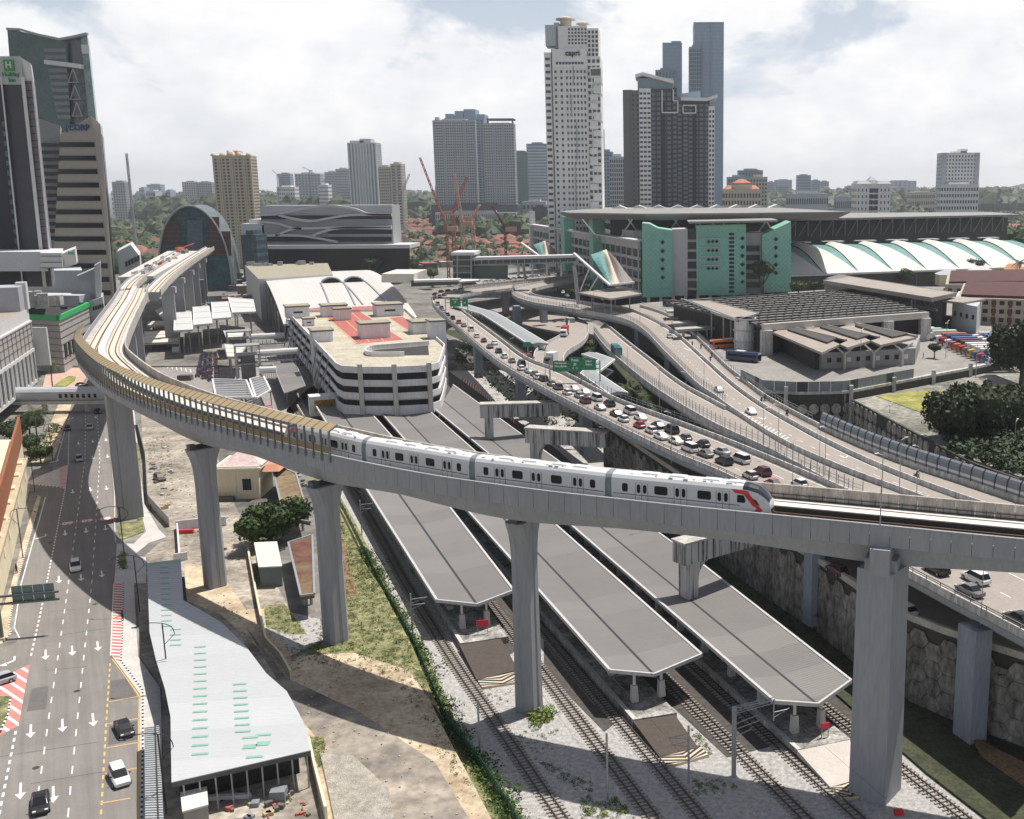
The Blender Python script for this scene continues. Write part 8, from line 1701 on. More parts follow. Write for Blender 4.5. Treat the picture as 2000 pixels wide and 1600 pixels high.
 # ------------------------------------------------------------------ lamp posts and signs
lp=MB(); lp.tube((0,0,0),(0,0,10),.09,6,r1=.06); LPM=mesh_only(lp,'pole',STEEL); lp=MB(); lp.tube((0,0,9.95),(.9,0,10.3),.045,5); lp.box((1.1,0,10.32),(.7,.28,.1)); LHM=mesh_only(lp,'lamp_head',WHITED)
def lamp(px,py,z,lab,rz=0,sc=1.0,group=None):
 x,y=P(px,py,z); t=thing('lamp_post',lab,'lamp post',(x,y,z),group=group); t.rotation_euler=(0,0,rz); t.scale=(sc,sc,sc); WOFF[t.name]=Vector((0,0,0))
 for m,nm in((LPM,'pole'),(LHM,'lamp_head')):o=bpy.data.objects.new(nm,m); COL.objects.link(o); o.parent=t
for i,(px,py,s,l)in enumerate(((1311,905,1.0,0),(1149,820,.8,0),(1340,800,.9,0),(1490,880,.85,0),(1520,888,1,0),(1548,944,.75,0),(1611,935,.95,0),(1411,848,.5,0),(1288,798,1,0),(1226,752,1,0),(1066,760,1.0,0),(997,722,.9,0),(1915,1220,.75,0),(1600,905,.7,0),(1790,972,.9,0),(1756,970,1,0),(915,660,.9,0),(1033,745,.8,0),(1180,625,.8,0),(1250,640,.9,0),(1160,612,.9,0),(1122,605,.8,0),(1375,765,.9,0),(950,600,.8,0),(1720,1020,1.1,0))):
 lamp(px,py,18.0,'slim grey lamp post on the elevated roads, %s in order of placing from the train roof outwards'%ordn(i+1)if 0 else 'slim grey lamp post on the elevated roads near the %s'%['second portal','first portal','slip ramp fence, lower','ramp gore','ramp gore, taller one','pink car','end of the ramp fence','tip of the fence, short one','middle of the slip ramp','kinked walkway','joining loop, left one','arrow sign','grey saloon at the right edge','lower ramp fence','yellow hatching, right one','yellow hatching, left one','car park tower','joining loop, right one','lozenge roof, left one','lozenge roof, right one','tented canopy','start of the S-curve','silver and black car','covered walkway top','mast ahead of the train'][i],.5 if i%2 else 3.6,s)
for i,(px,py,z)in enumerate(((1533,805,5),(1595,815,5),(1700,835,5.5),(1735,880,5.5),(1905,750,15),(1978,925,9),(1602,640,17),(1680,720,17),(1847,700,17),(1785,640,17),(1790,560,17),(1952,560,17))):lamp(px,py,z,'tall lamp post on the right-hand low ground, near the %s'%['corner of the depot wall, left','corner of the depot wall, right','terrace wall top','terrace wall foot','kiosk','curved side street','green tower foot','depot office','parked lorries','depot roof end','white vaults, left','white vaults, right'][i],1,1.15)
def dlamp(px,py,z,lab,flip=1):
 x,y=P(px,py,z); t=thing('lamp_post',lab,'lamp post',(x,y,z)); b=MB(); b.tube((x,y,z),(x,y,z+9.5),.10,6); b.build('pole',BLACK,t); b=MB(); q=[(x+flip*d,y+.1*d,z+h)for d,h in((1.5,8.0),(1.2,9.0),(0,9.6),(-2,9.7),(-3.6,9.2))]; q=smoothp(q,4)
 for a_,c_ in zip(q[:-1],q[1:]):b.tube(a_,c_,.06,5)
 b.tube((x+flip*1.5,y,z+8),(x,y,z+6.5),.04,5); b.build('curved_arm',BLACK,t); b=MB(); b.box((x-flip*3.7,y-.3,z+9.1),(.7,.25,.12)); b.build('lamp_head',DSTEEL,t)
dlamp(243,1086,2.6,'black curved lamp post by the broad straight pier'); dlamp(273,1195,2.6,'black curved lamp post beside the upper end of the white shed'); dlamp(330,1345,2.6,'black curved lamp post standing before the wide part of the white shed'); dlamp(325,1590,2.6,'black curved lamp post by the ribbed shelter roof'); dlamp(68,960,2.6,'black curved lamp post by the hatched traffic island',-1); dlamp(45,1090,2.6,'black curved lamp post on the left pavement',-1); dlamp(103,900,2.6,'thin black lamp post among the roadside trees',-1)
SG_=mat('road_sign_green',(.01,.20,.09),.5,.03,1)
def signs(panels,z,px,py,lab,base):
 x,y=P(px,py,z); D_=y; t=thing('road_sign',lab,'sign',(x,y,base))
 for(a_,c_,y0,y1,txt)in panels:
  x0,z0_=AT(a_,y1,D_); x1,z1_=AT(c_,y0,D_); b=MB(); b.box(((x0+x1)/2,D_,(z0_+z1_)/2),(x1-x0,.12,z1_-z0_)); o=b.build('panel',SG_,t); h=(z1_-z0_)
  for k,s in enumerate(txt):
   if s:put_text('lettering',s,h*.24,WHITE,o,((x0+x1)/2,D_-.08,z1_-h*(.2+.3*k)),0,depth=.02,bold=.03)
 x0,_=AT(panels[0][0],700,D_); x1,_=AT(panels[-1][1],700,D_); zt=AT(px,panels[0][2],D_)[1]; b=MB(); b.bar((x0-1,D_+.4,zt-1),(x1+1,D_+.4,zt-1),.3,.3); b.bar((x0-1,D_+.4,zt-2.2),(x1+1,D_+.4,zt-2.2),.3,.3); b.build('gantry_beam',STEEL,t)
 for xx in(x0-1,x1+1):b=MB(); b.tube((xx,D_+.4,base),(xx,D_+.4,zt),.2,6); b.build('gantry_post',STEEL,t)
signs([(1080,1110,705,726,('Perempuan','Woodlands')),(1112,1134,698,725,('Pusat','JB','<  >')),(1136,1164,701,723,('Johor','Bahru'))],17.5,1120,748,'green overhead direction signs in three panels over the flyover',17)
signs([(879,899,581,599,('Pandu','JB')),(903,913,584,599,('','JB'))],17.5,893,617,'small pair of green overhead signs at the bend of the flyover',17)
x,y=P(1031,690,18); t=thing('road_sign','arrow-shaped green sign at the tip of the loop ramp','sign',(x,y,18)); x0,z0_=AT(1022,678,y); x1,z1_=AT(1041,668,y); b=MB(); zm=(z0_+z1_)/2; b.add([(x0,y,z0_),(x1-1,y,z0_),(x1,y,zm),(x1-1,y,z1_),(x0,y,z1_)],[(0,1,2,3,4)]); b.add([(x0,y+.1,z0_),(x1-1,y+.1,z0_),(x1,y+.1,zm),(x1-1,y+.1,z1_),(x0,y+.1,z1_)],[(4,3,2,1,0)]); b.build('panel',SG_,t); b=MB(); b.tube((x,y+.2,17),(x,y+.2,z1_),.15,6); b.build('post',STEEL,t)
for px in(1024,1034):b=MB(); x,y=P(px,698,17.5); b.boxz(x,y,17.5,18.6,1.6,1.0,0,0,.8); tag(b.build('crash_cushion',REDP),'red barrier block at the tip of the loop ramp, %s one'%('left' if px==1024 else 'right'),'barrier')
x,y=P(4,1245,2.6); t=thing('road_sign','back of a large grey cantilevered road sign at the left edge','sign',(x,y,2.6)); b=MB(); b.tube((x,y,2.6),(x,y,9.3),.28,8); b.build('post',mat('sign_grey',(.10,.13,.13),.6,.1,1),t); b=MB(); b.bar((x,y,9.2),(x+8.3,y+2.2,9.2),.35,.3); b.bar((x,y,8.0),(x+8.3,y+2.2,8.0),.35,.3); b.build('arm',MATS['sign_grey'],t)
for k in range(4):b=MB(); b.boxz(x+2.6+1.45*k,y+.95+.38*k,7.7,10.6,1.4,.14,.26); b.build('panel',mat('sign_back',(.14,.19,.18),.6,.1,1),t)
for px,py,z,w,h,lab in((1921,866,11,2.0,1.3,'red and blue flag-like board before the big trees'),(1990,836,11,1.2,.8,'small red board at the right edge by the street')):
 x,y=P(px,py+10,z-3); t=thing('sign_board',lab,'sign',(x,y,z-3)); b=MB(); b.boxz(x,y,z,z+h,w,.12); b.build('board',mat('board_red',(.65,.03,.02),.5,.02,1),t); b=MB(); b.boxz(x,y-.01,z-.5,z,w,.12); b.build('lower_board',mat('board_blue',(.04,.12,.4),.5,.02,1),t); b=MB(); b.tube((x,y+.1,z-6),(x,y+.1,z),.08,6); b.build('post',STEEL,t)
q=resample([(*P(*p,4),4)for p in((905,745),(930,760),(965,790),(1010,830))],1.5); bw=MB(); bw.box((0,0,.5),(1.3,.5,1.0),0,0,.8); BW_=[mesh_only(bw,'water_barrier',m)for m in(mat('barrier_orange',(.6,.13,.06),.6,.05,1),WHITE)]
for i in range(len(q)-1):o=bpy.data.objects.new('water_barrier',BW_[i%2]); COL.objects.link(o); o.location=q[i]; o.rotation_euler=(0,0,atan2(q[i+1][1]-q[i][1],q[i+1][0]-q[i][0])); tag(o,'%s water-filled barrier in the row behind the first portal frame'%('orange' if i%2==0 else 'white'),'barrier','%s barriers of the striped row'%('orange' if i%2==0 else 'white'))
# ------------------------------------------------------------------ cranes
def lattice(b,p,q,w=1.2,n=10,r=.14):
 p,q=Vector(p),Vector(q); d=(q-p).normalized(); u=Vector((0,1,0)).cross(d).normalized()*w/2; v=u.cross(d).normalized()*w/2
 for s in((1,1),(1,-1),(-1,-1),(-1,1)):b.tube(p+u*s[0]+v*s[1],q+u*s[0]*.8+v*s[1]*.8,r,4)
 for i in range(n):
  a_=p.lerp(q,i/n); c_=p.lerp(q,(i+1)/n); s=1 if i%2 else-1; b.tube(a_+u*s+v,c_-u*s+v,r*.7,4); b.tube(a_+v*s+u,c_-v*s+u,r*.7,4); b.tube(a_-u*s-v,c_+u*s-v,r*.7,4)
CRR=mat('crane_red',(.36,.11,.08),.6,.1,1); CRO=mat('crane_faded',(.50,.30,.22),.7,.1,1)
def crane(px,py0,py1,Y,jib,lab,m=CRR,w=2.4,zb=3):
 x,zt=AT(px,py0,Y); t=thing('crane',lab,'crane',(x,Y,zb)); b=MB(); lattice(b,(x,Y,zb),(x,Y,zt),w,14,.28); b.build('mast',m,t)
 if jib:xj,zj=AT(*jib,Y); b=MB(); lattice(b,(x,Y,zt-1),(xj,Y-3,zj),w*.7,14,.22); b.build('jib',m,t); b=MB(); b.boxz(x+(4 if xj<x else-4),Y,zt-4,zt-1,7,3); b.build('machinery_deck',CRO,t)
crane(247,300,460,1000,None,'slender grey lattice mast left of the gold tower',mat('crane_grey',(.35,.36,.38),.6,.1,1),1.6)
crane(884,410,500,780,(914,345),'red and white luffing crane, tallest of the red cluster'); crane(902,430,500,770,(889,340),'faded orange luffing crane beside the tallest red one',CRO); crane(872,440,505,760,(822,308),'red crane with a long thin jib leaning left',CRR,1.6); crane(923,420,500,790,(938,400),'short faded crane right of the red cluster',CRO); crane(986,440,495,700,(960,400),'thin dark red crane over the red roofs',mat('crane_dark',(.22,.05,.06),.6,.1,1),1.2)
crane(786,372,400,1400,(801,340),'grey crane on the skyline right of the beige slabs',MATS['crane_grey']); crane(604,332,345,2700,(590,326),'small crane on the roof of the unfinished slab',MATS['crane_grey'],3); crane(1468,330,340,1900,(1482,332),'small crane on the skyline right of the glass towers',MATS['crane_grey'],2); crane(503,370,395,2000,(520,376),'small dark crane above the trees by the gold tower',MATS['crane_dark'],2); crane(541,340,360,2500,(532,332),'thin crane left of the pale slab',MATS['crane_grey'],2)
# ------------------------------------------------------------------ foliage
def leafmat(name,col,tr=.25):
 m=bpy.data.materials.new(name); m.use_nodes=True; nt=m.node_tree; b=nt.nodes['Principled BSDF']; L=nt.links.new; b.inputs['Roughness'].default_value=.6; b.inputs['Specular IOR Level'].default_value=.25
 oi=node(nt,'ShaderNodeObjectInfo'); geo=node(nt,'ShaderNodeNewGeometry'); nz=node(nt,'ShaderNodeTexNoise'); nz.inputs['Scale'].default_value=.9; nz.inputs['Detail'].default_value=3; L(geo.outputs['Position'],nz.inputs['Vector'])
 rp=node(nt,'ShaderNodeValToRGB'); e=rp.color_ramp.elements; e[0].position=.3; e[1].position=.7; e[0].color=(col[0]*.55,col[1]*.6,col[2]*.6,1); e[1].color=(col[0]*1.5,col[1]*1.35,col[2]*1.1,1); L(nz.outputs[0],rp.inputs[0])
 hs=node(nt,'ShaderNodeHueSaturation'); mr=node(nt,'ShaderNodeMapRange'); mr.inputs['To Min'].default_value=.75; mr.inputs['To Max'].default_value=1.25; L(oi.outputs['Random'],mr.inputs['Value']); L(mr.outputs[0],hs.inputs['Value']); L(rp.outputs[0],hs.inputs['Color']); L(hs.outputs[0],b.inputs['Base Color']); return m
LEAF=leafmat('leaves',(.055,.085,.025)); LEAFD=leafmat('dark_leaves',(.030,.050,.022)); LEAFY=leafmat('bright_leaves',(.11,.17,.03)); LEAFF=leafmat('forest_leaves',(.035,.062,.026)); BARK=mat('bark',(.10,.08,.06),.9,.2,2)
def crown(seed,n=2600,lobes=10,leaf=.066,flat=.75):
 r=random.Random(seed); b=MB(); L_=[(Vector((r.uniform(-.55,.55),r.uniform(-.55,.55),r.uniform(-.1,.55)*flat)),r.uniform(.34,.55))for _ in range(lobes)]; L_.append((Vector((0,0,0)),.6))
 for i in range(n):
  c,rad=r.choice(L_); d=Vector((r.gauss(0,1),r.gauss(0,1),r.gauss(0,1)+.25)).normalized(); p=c+d*rad*r.uniform(.72,1.06); p.z*=flat
  u=Vector((r.gauss(0,1),r.gauss(0,1),r.gauss(0,.5))).normalized(); nrm=(d+Vector((r.gauss(0,.5),r.gauss(0,.5),r.gauss(0,.5)))).normalized(); u=(u-nrm*u.dot(nrm)).normalized(); v=nrm.cross(u); s=leaf*r.uniform(.6,1.4)
  b.add([p-u*s,p-v*s*.6,p+u*s,p+v*s*.6],[(0,1,2,3)])
 for c,rad in L_:
  k=len(b.v); rr=rad*.74; b.v+=[tuple(Vector((c.x+rr*cos(a)*cos(e),c.y+rr*sin(a)*cos(e),(c.z+rr*sin(e))*flat)))for e in(-1.2,-.4,.4,1.2)for a in[2*pi*j/7 for j in range(7)]]
  b.f+=[(k+i*7+j,k+i*7+(j+1)%7,k+i*7+7+(j+1)%7,k+i*7+7+j)for i in range(3)for j in range(7)]+[tuple(k+21+j for j in range(7))]; b.m+=[0]*22
 return b
CR=[crown(s)for s in(1,2,3)]; CRM={}
def crmesh(i,m):
 if(i,m.name)not in CRM:CRM[(i,m.name)]=mesh_only(CR[i],'crown',m)
 return CRM[(i,m.name)]
TRK_=MB(); TRK_.tube((0,0,0),(.02,.01,.5),.045,7,r1=.03);
for a in(0,1.9,4.1):TRK_.tube((.02,.01,.45),(.25*cos(a),.25*sin(a),.85),.025,5,r1=.01)
TRKM=mesh_only(TRK_,'trunk',BARK); rt=random.Random(31)
def tree(px,py,z,R_,H,lab,m=LEAF,k=None,group=None,name='tree'):
 x,y=P(px,py,z); t=thing(name,lab,'tree',(x,y,z),group=group); t.rotation_euler=(0,0,rt.uniform(0,6)); WOFF[t.name]=Vector((0,0,0))
 o=bpy.data.objects.new('trunk',TRKM); COL.objects.link(o); o.parent=t; o.scale=(H,H,H*.8); c=bpy.data.objects.new('crown',crmesh(rt.randrange(3)if k is None else k,m)); COL.objects.link(c); c.parent=t; c.location=(0,0,H-R_*.75); c.scale=(R_,R_,R_*rt.uniform(.9,1.1)); c['kind']='stuff' if 0 else 'part' if 0 else c.get('kind','')or ''
 del c['kind']; return t
bigc=crown(11,5200,12,.055,.72); BIGM=mesh_only(bigc,'crown',leafmat('lot_tree_leaves',(.045,.085,.02)))
def bigtree(px,py,z,R_,H,lab,me=BIGM,zs=1.0):
 t=tree(px,py,z,R_,H,lab);
 for c in t.children:
  if c.name.startswith('crown'):c.data=me; c.scale.z*=zs
bigtree(528,1066,2.6,7.2,9.5,'big dark green tree in the dusty lot between two flared piers')
DKM=mesh_only(crown(12,5200,12,.05,.8),'crown',leafmat('rain_tree_leaves',(.030,.048,.018)))
bigtree(1880,905,9,9.5,19,'large dark tree before the terrace shed, left one of the big pair',DKM,1.3); bigtree(1935,890,9,8.5,16,'large dark tree with yellowish tips, middle of the right-hand group',DKM,1.3); bigtree(1978,868,10,7.5,15,'dark tree at the right edge above the side street',DKM,1.3); bigtree(1992,780,15,9,20,'very dark tall tree cut by the right edge beside the lorry yard',DKM,1.4)
tree(1790,884,7,4.2,7,'round bright green tree below the terrace wall',LEAFY); tree(1905,932,7.5,3.8,5,'bright green leafy bush behind the blue-grey noise screen',LEAFY); tree(1700,868,6,2,4,'small dark shrub at the foot of the terrace wall'); tree(1825,700,17,2.4,5,'small tree between parked lorries at the depot',LEAFD); tree(1955,668,17,3.6,7,'small tree at the right end of the lorry rows',LEAFD)
for i,(px,py,z,R_,H,m,lab)in enumerate(((728,552,4,7.5,19,LEAFD,'dark tree in front of the wave-fronted shopping centre'),(752,548,4,5,13,LEAFD,'smaller dark tree right of the one before the shopping centre'),(845,562,4,7,15,LEAF,'rounded tree beside the glass stair block'),(808,534,4,5,10,LEAFD,'small tree between the shopping centre and stair block'),(1490,585,15,7,20,LEAFD,'conical dark tree between the green-tiled towers'),(1512,572,15,4,9,LEAF,'low tree right of the conical dark one'),(1560,585,15,5,10,LEAF,'tree at the foot of the rightmost green tower'),(1590,580,15,4.5,9,LEAFD,'second tree right of the rightmost green tower'),(1765,560,15,6,11,LEAF,'tree under the white vault eaves, left one'),(1905,552,15,7,15,LEAFD,'round tree under the white vault eaves, middle one'),(1945,556,15,5,10,LEAFY,'bright tree under the white vault eaves, right one'),(1108,590,12,5,8,LEAF,'tree under the tented canopy, first from the left'),(1124,592,12,4.5,8,LEAFD,'tree under the tented canopy, second from the left'),(1141,590,12,4.5,7,LEAF,'tree under the tented canopy, third from the left'),(1160,592,12,4.5,8,LEAFD,'tree under the tented canopy, fourth from the left'),(1180,590,12,4,7,LEAF,'tree under the tented canopy, fifth from the left'),(62,898,2.6,3.6,7,LEAFD,'dark tree beside the avenue, upper left'),(80,905,2.6,3,5,LEAF,'green tree beside the hatched island'),(60,860,2.6,4,8,LEAFD,'dark tree behind the roadside footpath'),(30,880,2.6,5,9,LEAFD,'tree behind the rusty louvre wall'),(1165,705,4,4.5,9,LEAF,'tree beside the loop ramp, upper'),(1150,715,4,4,8,LEAFD,'tree beside the loop ramp, lower'),(88,892,2.6,2.2,3,LEAFY,'yellow-green hedge bush by the roadside footpath'),(325,498,3,6,12,LEAF,'tree by the far left shop building'),(280,500,3,6,12,LEAFD,'tree left of the domed terminal'))):
 tree(px,py,z,R_,H,lab,m)
def palm(px,py,z,H,lab,R_=3.2,nf=18):
 x,y=P(px,py,z); t=thing('palm_tree',lab,'tree',(x,y,z)); b=MB(); b.tube((x,y,z),(x+.2,y,z+H),.22,7,r1=.15); b.build('trunk',BARK,t); r=random.Random(int(px)); b=MB()
 for k in range(nf):
  a=2*pi*k/nf+r.uniform(-.2,.2); el=r.uniform(-.3,1.0); q=[Vector((x+.2,y,z+H))]; d=Vector((cos(a)*cos(el),sin(a)*cos(el),sin(el)))
  for s in range(6):d=(d+Vector((0,0,-.24))).normalized(); q.append(q[-1]+d*R_/5)
  for i in range(6):
   side=Vector((-sin(a),cos(a),0)); w=R_*.17*(1-i/7)
   for sg in(-1,1):
    for f in(0,.5):p0=q[i].lerp(q[i+1],f); p1=q[i].lerp(q[i+1],f+.32); tip=p1+side*sg*w*2.2+Vector((0,0,-w*1.1))+d*.25; b.add([p0,p1,tip],[(0,1,2)])
 b.build('fronds',LEAF,t)
palm(75,880,2.6,10.5,'tall palm beside the tubular footbridge on the left',4.2,24); palm(103,760,2.6,9,'palm on the plaza by the corner building',3.6); palm(1162,800,4,9,'palm between the flyover and the slip ramp, first from the left'); palm(1185,812,4,9,'palm between the flyover and the slip ramp, second from the left'); palm(1222,822,4,10,'palm between the flyover and the slip ramp, third from the left'); palm(1262,842,4,10,'palm between the flyover and the slip ramp, fourth from the left'); palm(1989,560,15,14,'tall palm at the right edge before the white vaults',5); palm(1300,860,4,9,'palm between the flyover and the slip ramp, fifth from the left')
def stones(name,spots,m,lab):
 b=MB(); r=random.Random(len(spots))
 for x,y,z,s in spots:b.box((x,y,z+s*.3),(s*r.uniform(.7,1.5),s,s*.7),r.random()*3,0,r.uniform(.5,.9))
 return tag(b.build(name,m),lab,'rubble',kind='stuff')
def bushes(name,spots,m,lab,rs=.5,n=26):
 b=MB(); r=random.Random(len(spots))
 for(x,y,z,R_)in spots:
  for i in range(n):
   d=Vector((r.gauss(0,1),r.gauss(0,1),abs(r.gauss(0,.8)))).normalized(); p=Vector((x,y,z))+d*R_*r.uniform(.5,1.05); s=rs*R_*r.uniform(.2,.42); u=Vector((r.gauss(0,1),r.gauss(0,1),r.gauss(0,.6))).normalized(); v=d.cross(u).normalized(); b.add([p-u*s,p-v*s*.6,p+u*s,p+v*s*.6],[(0,1,2,3)])
 return tag(b.build(name,m),lab,'vegetation',kind='stuff')
r=random.Random(44); sp=[]
for(x0,y0),(x1,y1)in zip(FEN[5:-1],FEN[6:]):
 L_=hypot(x1-x0,y1-y0)
 for k in range(int(L_/.13)):t_=r.random(); w_=abs(r.gauss(0,1.3)); sp.append((x0+(x1-x0)*t_+r.gauss(0,1.2)-.3,y0+(y1-y0)*t_+r.gauss(0,.5),.5+r.uniform(0,.9),r.uniform(.5,1.4)))
bushes('fence_creepers',sp,leafmat('creeper_leaves',(.05,.10,.018)),'dense green creepers and scrub grown over the mesh fence',.5,30)
def scatter(poly,z,n,r0,r1,seed):
 rr=random.Random(seed); q=[P(*p,z)for p in poly]; xs=[p[0]for p in q]; ys=[p[1]for p in q]; out=[]
 def ins(x,y):
  c=False
  for i in range(len(q)):
   a,d=q[i],q[i-1]
   if(a[1]>y)!=(d[1]>y)and x<(d[0]-a[0])*(y-a[1])/(d[1]-a[1])+a[0]:c=not c
  return c
 while len(out)<n:
  x,y=rr.uniform(min(xs),max(xs)),rr.uniform(min(ys),max(ys))
  if ins(x,y):out.append((x,y,z,rr.uniform(r0,r1)))
 return out
bushes('lot_weeds',scatter([(665,1080),(705,1090),(745,1150),(805,1262),(862,1400),(800,1310),(690,1275),(600,1280),(655,1150)],2.58,900,.15,.5,1)+scatter([(652,985),(700,1080),(745,1160),(700,1150),(672,1060)],2.58,250,.15,.5,2)+scatter([(515,1185),(555,1180),(600,1240),(560,1240),(520,1225)],2.6,120,.15,.4,3)+scatter([(520,1210),(640,1230),(760,1300),(850,1380),(900,1480),(800,1380),(620,1300)],2.58,160,.08,.3,4)+scatter([(560,1260),(690,1262),(800,1290),(880,1440),(930,1560),(860,1480),(780,1330),(680,1300),(560,1310)],2.58,420,.08,.4,21)+scatter([(500,1180),(560,1170),(640,1200),(640,1290),(520,1270)],2.58,160,.08,.35,22)+scatter([(275,860),(330,850),(345,1000),(300,960)],2.56,160,.15,.5,23)+scatter([(605,1440),(632,1440),(636,1480),(625,1500),(612,1480)],2.6,40,.2,.4,5),leafmat('weed_leaves',(.12,.16,.03)),'patchy green weeds and grass tufts across the sand lot',.8,12)
stones('lot_rubble',scatter([(350,1110),(480,1190),(640,1260),(800,1300),(940,1600),(660,1600),(560,1330)],2.56,260,.06,.3,51)+scatter([(280,860),(340,860),(460,1000),(470,1090),(350,1010)],2.54,130,.06,.35,52),mat('rubble',(.42,.37,.30),.95,.3,1),'loose stones and rubble strewn over the sand lot')
bushes('track_weeds',scatter([(1035,1380),(1075,1380),(1085,1410),(1040,1420)],.1,30,.5,1.1,6)+scatter([(1000,1430),(1090,1420),(1080,1470),(1010,1470)],.02,50,.1,.35,7)+scatter([(1130,1560),(1220,1560),(1240,1600),(1130,1600)],.02,60,.2,.55,8)+scatter([(1040,1480),(1160,1530),(1150,1560),(1060,1500)],.02,50,.15,.4,9)+scatter([(1340,1520),(1420,1520),(1450,1550),(1360,1555)],.02,45,.15,.4,10)+scatter([(925,1345),(1000,1340),(990,1380),(930,1370)],.02,30,.1,.3,11)+scatter([(1345,1420),(1385,1450),(1390,1480),(1375,1480)],.02,30,.2,.4,12),leafmat('track_weed_leaves',(.10,.15,.03)),'tufts of weeds growing in the white ballast and round the pier foot',.8,22)
bushes('wall_shrubs',[(24.6-.5+i*1.4,160-i*2.6+.5,r.uniform(2,10),r.uniform(.4,1.1))for i in range(0,14)]+[(x,y,z,R_)for x,y,z,R_ in scatter([(1400,1080),(1640,1250),(1980,1430),(2000,1520),(1800,1420),(1600,1290)],.4,420,.2,.6,13)],leafmat('bank_leaves',(.035,.05,.018)),'dark low scrub on the shaded bank below the retaining wall',.8,16)
bushes('under_ramp_scrub',scatter([(880,700),(1000,790),(1100,850),(1300,930),(1330,880),(1130,760),(1180,730),(1250,800),(1330,860),(1250,760),(1150,690),(1050,720),(960,700),(900,660)],3.2,900,.6,1.8,14),LEAFD,'dark scrub on the ground under the elevated roads',.8,16)
bushes('terrace_thicket',scatter([(1848,845),(2000,820),(2060,930),(1990,928),(1860,880)],15.3,330,1.2,2.8,61),LEAFD,'dark thicket under the big trees on the terrace',.7,26)
bushes('street_hedge',[(*P(px,py,7),7.2,r.uniform(1,2))for px,py in[(r.uniform(1640,1960),0)for _ in range(0)]]+scatter([(1740,905),(1850,900),(1960,930),(2000,960),(1900,960)],6.6,90,.5,1.6,15)+scatter([(60,910),(95,890),(118,830),(100,830),(60,880)],2.6,60,.5,1.3,16),LEAF,'green hedges and shrubs along the roads',.8,24)
bushes('verge_shrubs',scatter([(236,1078),(246,1080),(247,1108),(240,1113),(231,1104)],2.7,30,.2,.5,17),LEAFY,'small clipped shrubs in the kerbside planter',.8,18)
# ------------------------------------------------------------------ far woods and the red-roofed estate
def wood(name,spots,m,lab,q=10):
 b=MB(); r=random.Random(len(spots)+5)
 for x,y,z,R_ in spots:
  k=len(b.v); n=7; ph=r.random()*6
  for e,rr in((-.25,.85),(.25,1.0),(.68,.72),(.95,.3)):
   for j in range(n):a=2*pi*j/n+ph; w=R_*rr*r.uniform(.72,1.22); b.v.append((x+w*cos(a),y+w*sin(a),z+R_*(e+.3)*r.uniform(.85,1.2)))
  b.f+=[(k+i*n+j,k+i*n+(j+1)%n,k+i*n+n+(j+1)%n,k+i*n+n+j)for i in range(3)for j in range(n)]+[tuple(k+3*n+j for j in range(n))]; b.m+=[0]*(3*n+1)
  for i in range(q):
   d=Vector((r.gauss(0,1),r.gauss(0,1)-.3,abs(r.gauss(0,1)))).normalized(); p=Vector((x,y,z+R_*.35))+d*R_*r.uniform(.85,1.2); s=R_*r.uniform(.14,.3); u=Vector((r.gauss(0,1),r.gauss(0,1),r.gauss(0,.5))).normalized(); v=d.cross(u).normalized(); b.add([p-u*s,p-v*s*.6,p+u*s,p+v*s*.6],[(0,1,2,3)])
 return tag(b.build(name,m),lab,'vegetation',kind='stuff')
r=random.Random(77); sp=[]
def band(x0,x1,y0,y1,n,R0,R1,z=3):
 for _ in range(n):y=y0+(y1-y0)*r.random()**1.3; k=y/y0; xa=x0*y/y0; xb=x1*y/y0; sp.append((r.uniform(xa,xb),y,z,r.uniform(R0,R1)*(1+.15*(k-1))))
band(-560,-400,900,1500,420,7,11); band(-700,-420,1500,3500,600,10,18); band(-420,-250,1000,2400,420,8,13); band(-330,-150,930,1500,150,6,10); band(-300,400,1450,4000,900,12,22); band(130,520,980,2200,620,8,14); band(80,260,860,1100,160,6,10); band(-235,-115,960,2300,210,4,7); band(-270,-180,1700,2600,150,10,16)
band(-1200,-200,2500,7000,1000,22,40); band(0,1700,3000,7500,1400,22,42); band(-520,-330,950,2200,420,7,12); band(-700,-60,2200,3400,500,12,20)
wood('far_woods',sp,LEAFF,'mass of dark green trees filling the land to the horizon')
sp=[]
for _ in range(330):a=r.random(); x=215+150*a; y=900+r.random()*170; hgt=24*max(0,1-((x-285)/85)**2); sp.append((x,y,3+hgt*r.uniform(.5,1),r.uniform(6,10)))
wood('wooded_knoll',sp,leafmat('knoll_leaves',(.045,.085,.022)),'bright wooded knoll in front of the white right-hand tower',16)
def hill(name,cx,cy,rx,ry,h,m,lab):
 b=MB(); N=28; M=10; rr=random.Random(int(cx)); ph=[rr.uniform(.8,1.15)for _ in range(N)]
 for i in range(M+1):
  f=i/M
  for j in range(N):a=2*pi*j/N; k=(1-f)*ph[j]; b.v.append((cx+rx*k*cos(a),cy+ry*k*sin(a),2+h*(f**1.3)*(1+.08*sin(5*a+f*7))))
 b.f=[(i*N+j,i*N+(j+1)%N,(i+1)*N+(j+1)%N,(i+1)*N+j)for i in range(M)for j in range(N)]; b.m=[0]*len(b.f); struct(b,name,m)
HM=mat('far_hill',(.035,.055,.04),.95,.3,.01)
hill('hills',2750,8200,600,500,95,HM,''); hill('hills',3600,9000,1500,500,70,HM,''); hill('hills',1700,8000,1500,600,55,HM,''); hill('hills',-2500,9000,2600,600,50,HM,''); hill('hills',500,9500,3000,600,45,HM,'')
ROOFS=[mat('tile_red_%s'%s,c,.85,.15,.2)for s,c in(('a',(.22,.085,.065)),('b',(.17,.09,.07)),('c',(.28,.12,.085)))]
hw=MB(); hw.boxz(0,0,0,5.5,11,9); HW=mesh_only(hw,'wall',mat('house_wall',(.55,.53,.48),.85,.1,.2)); HR=[]
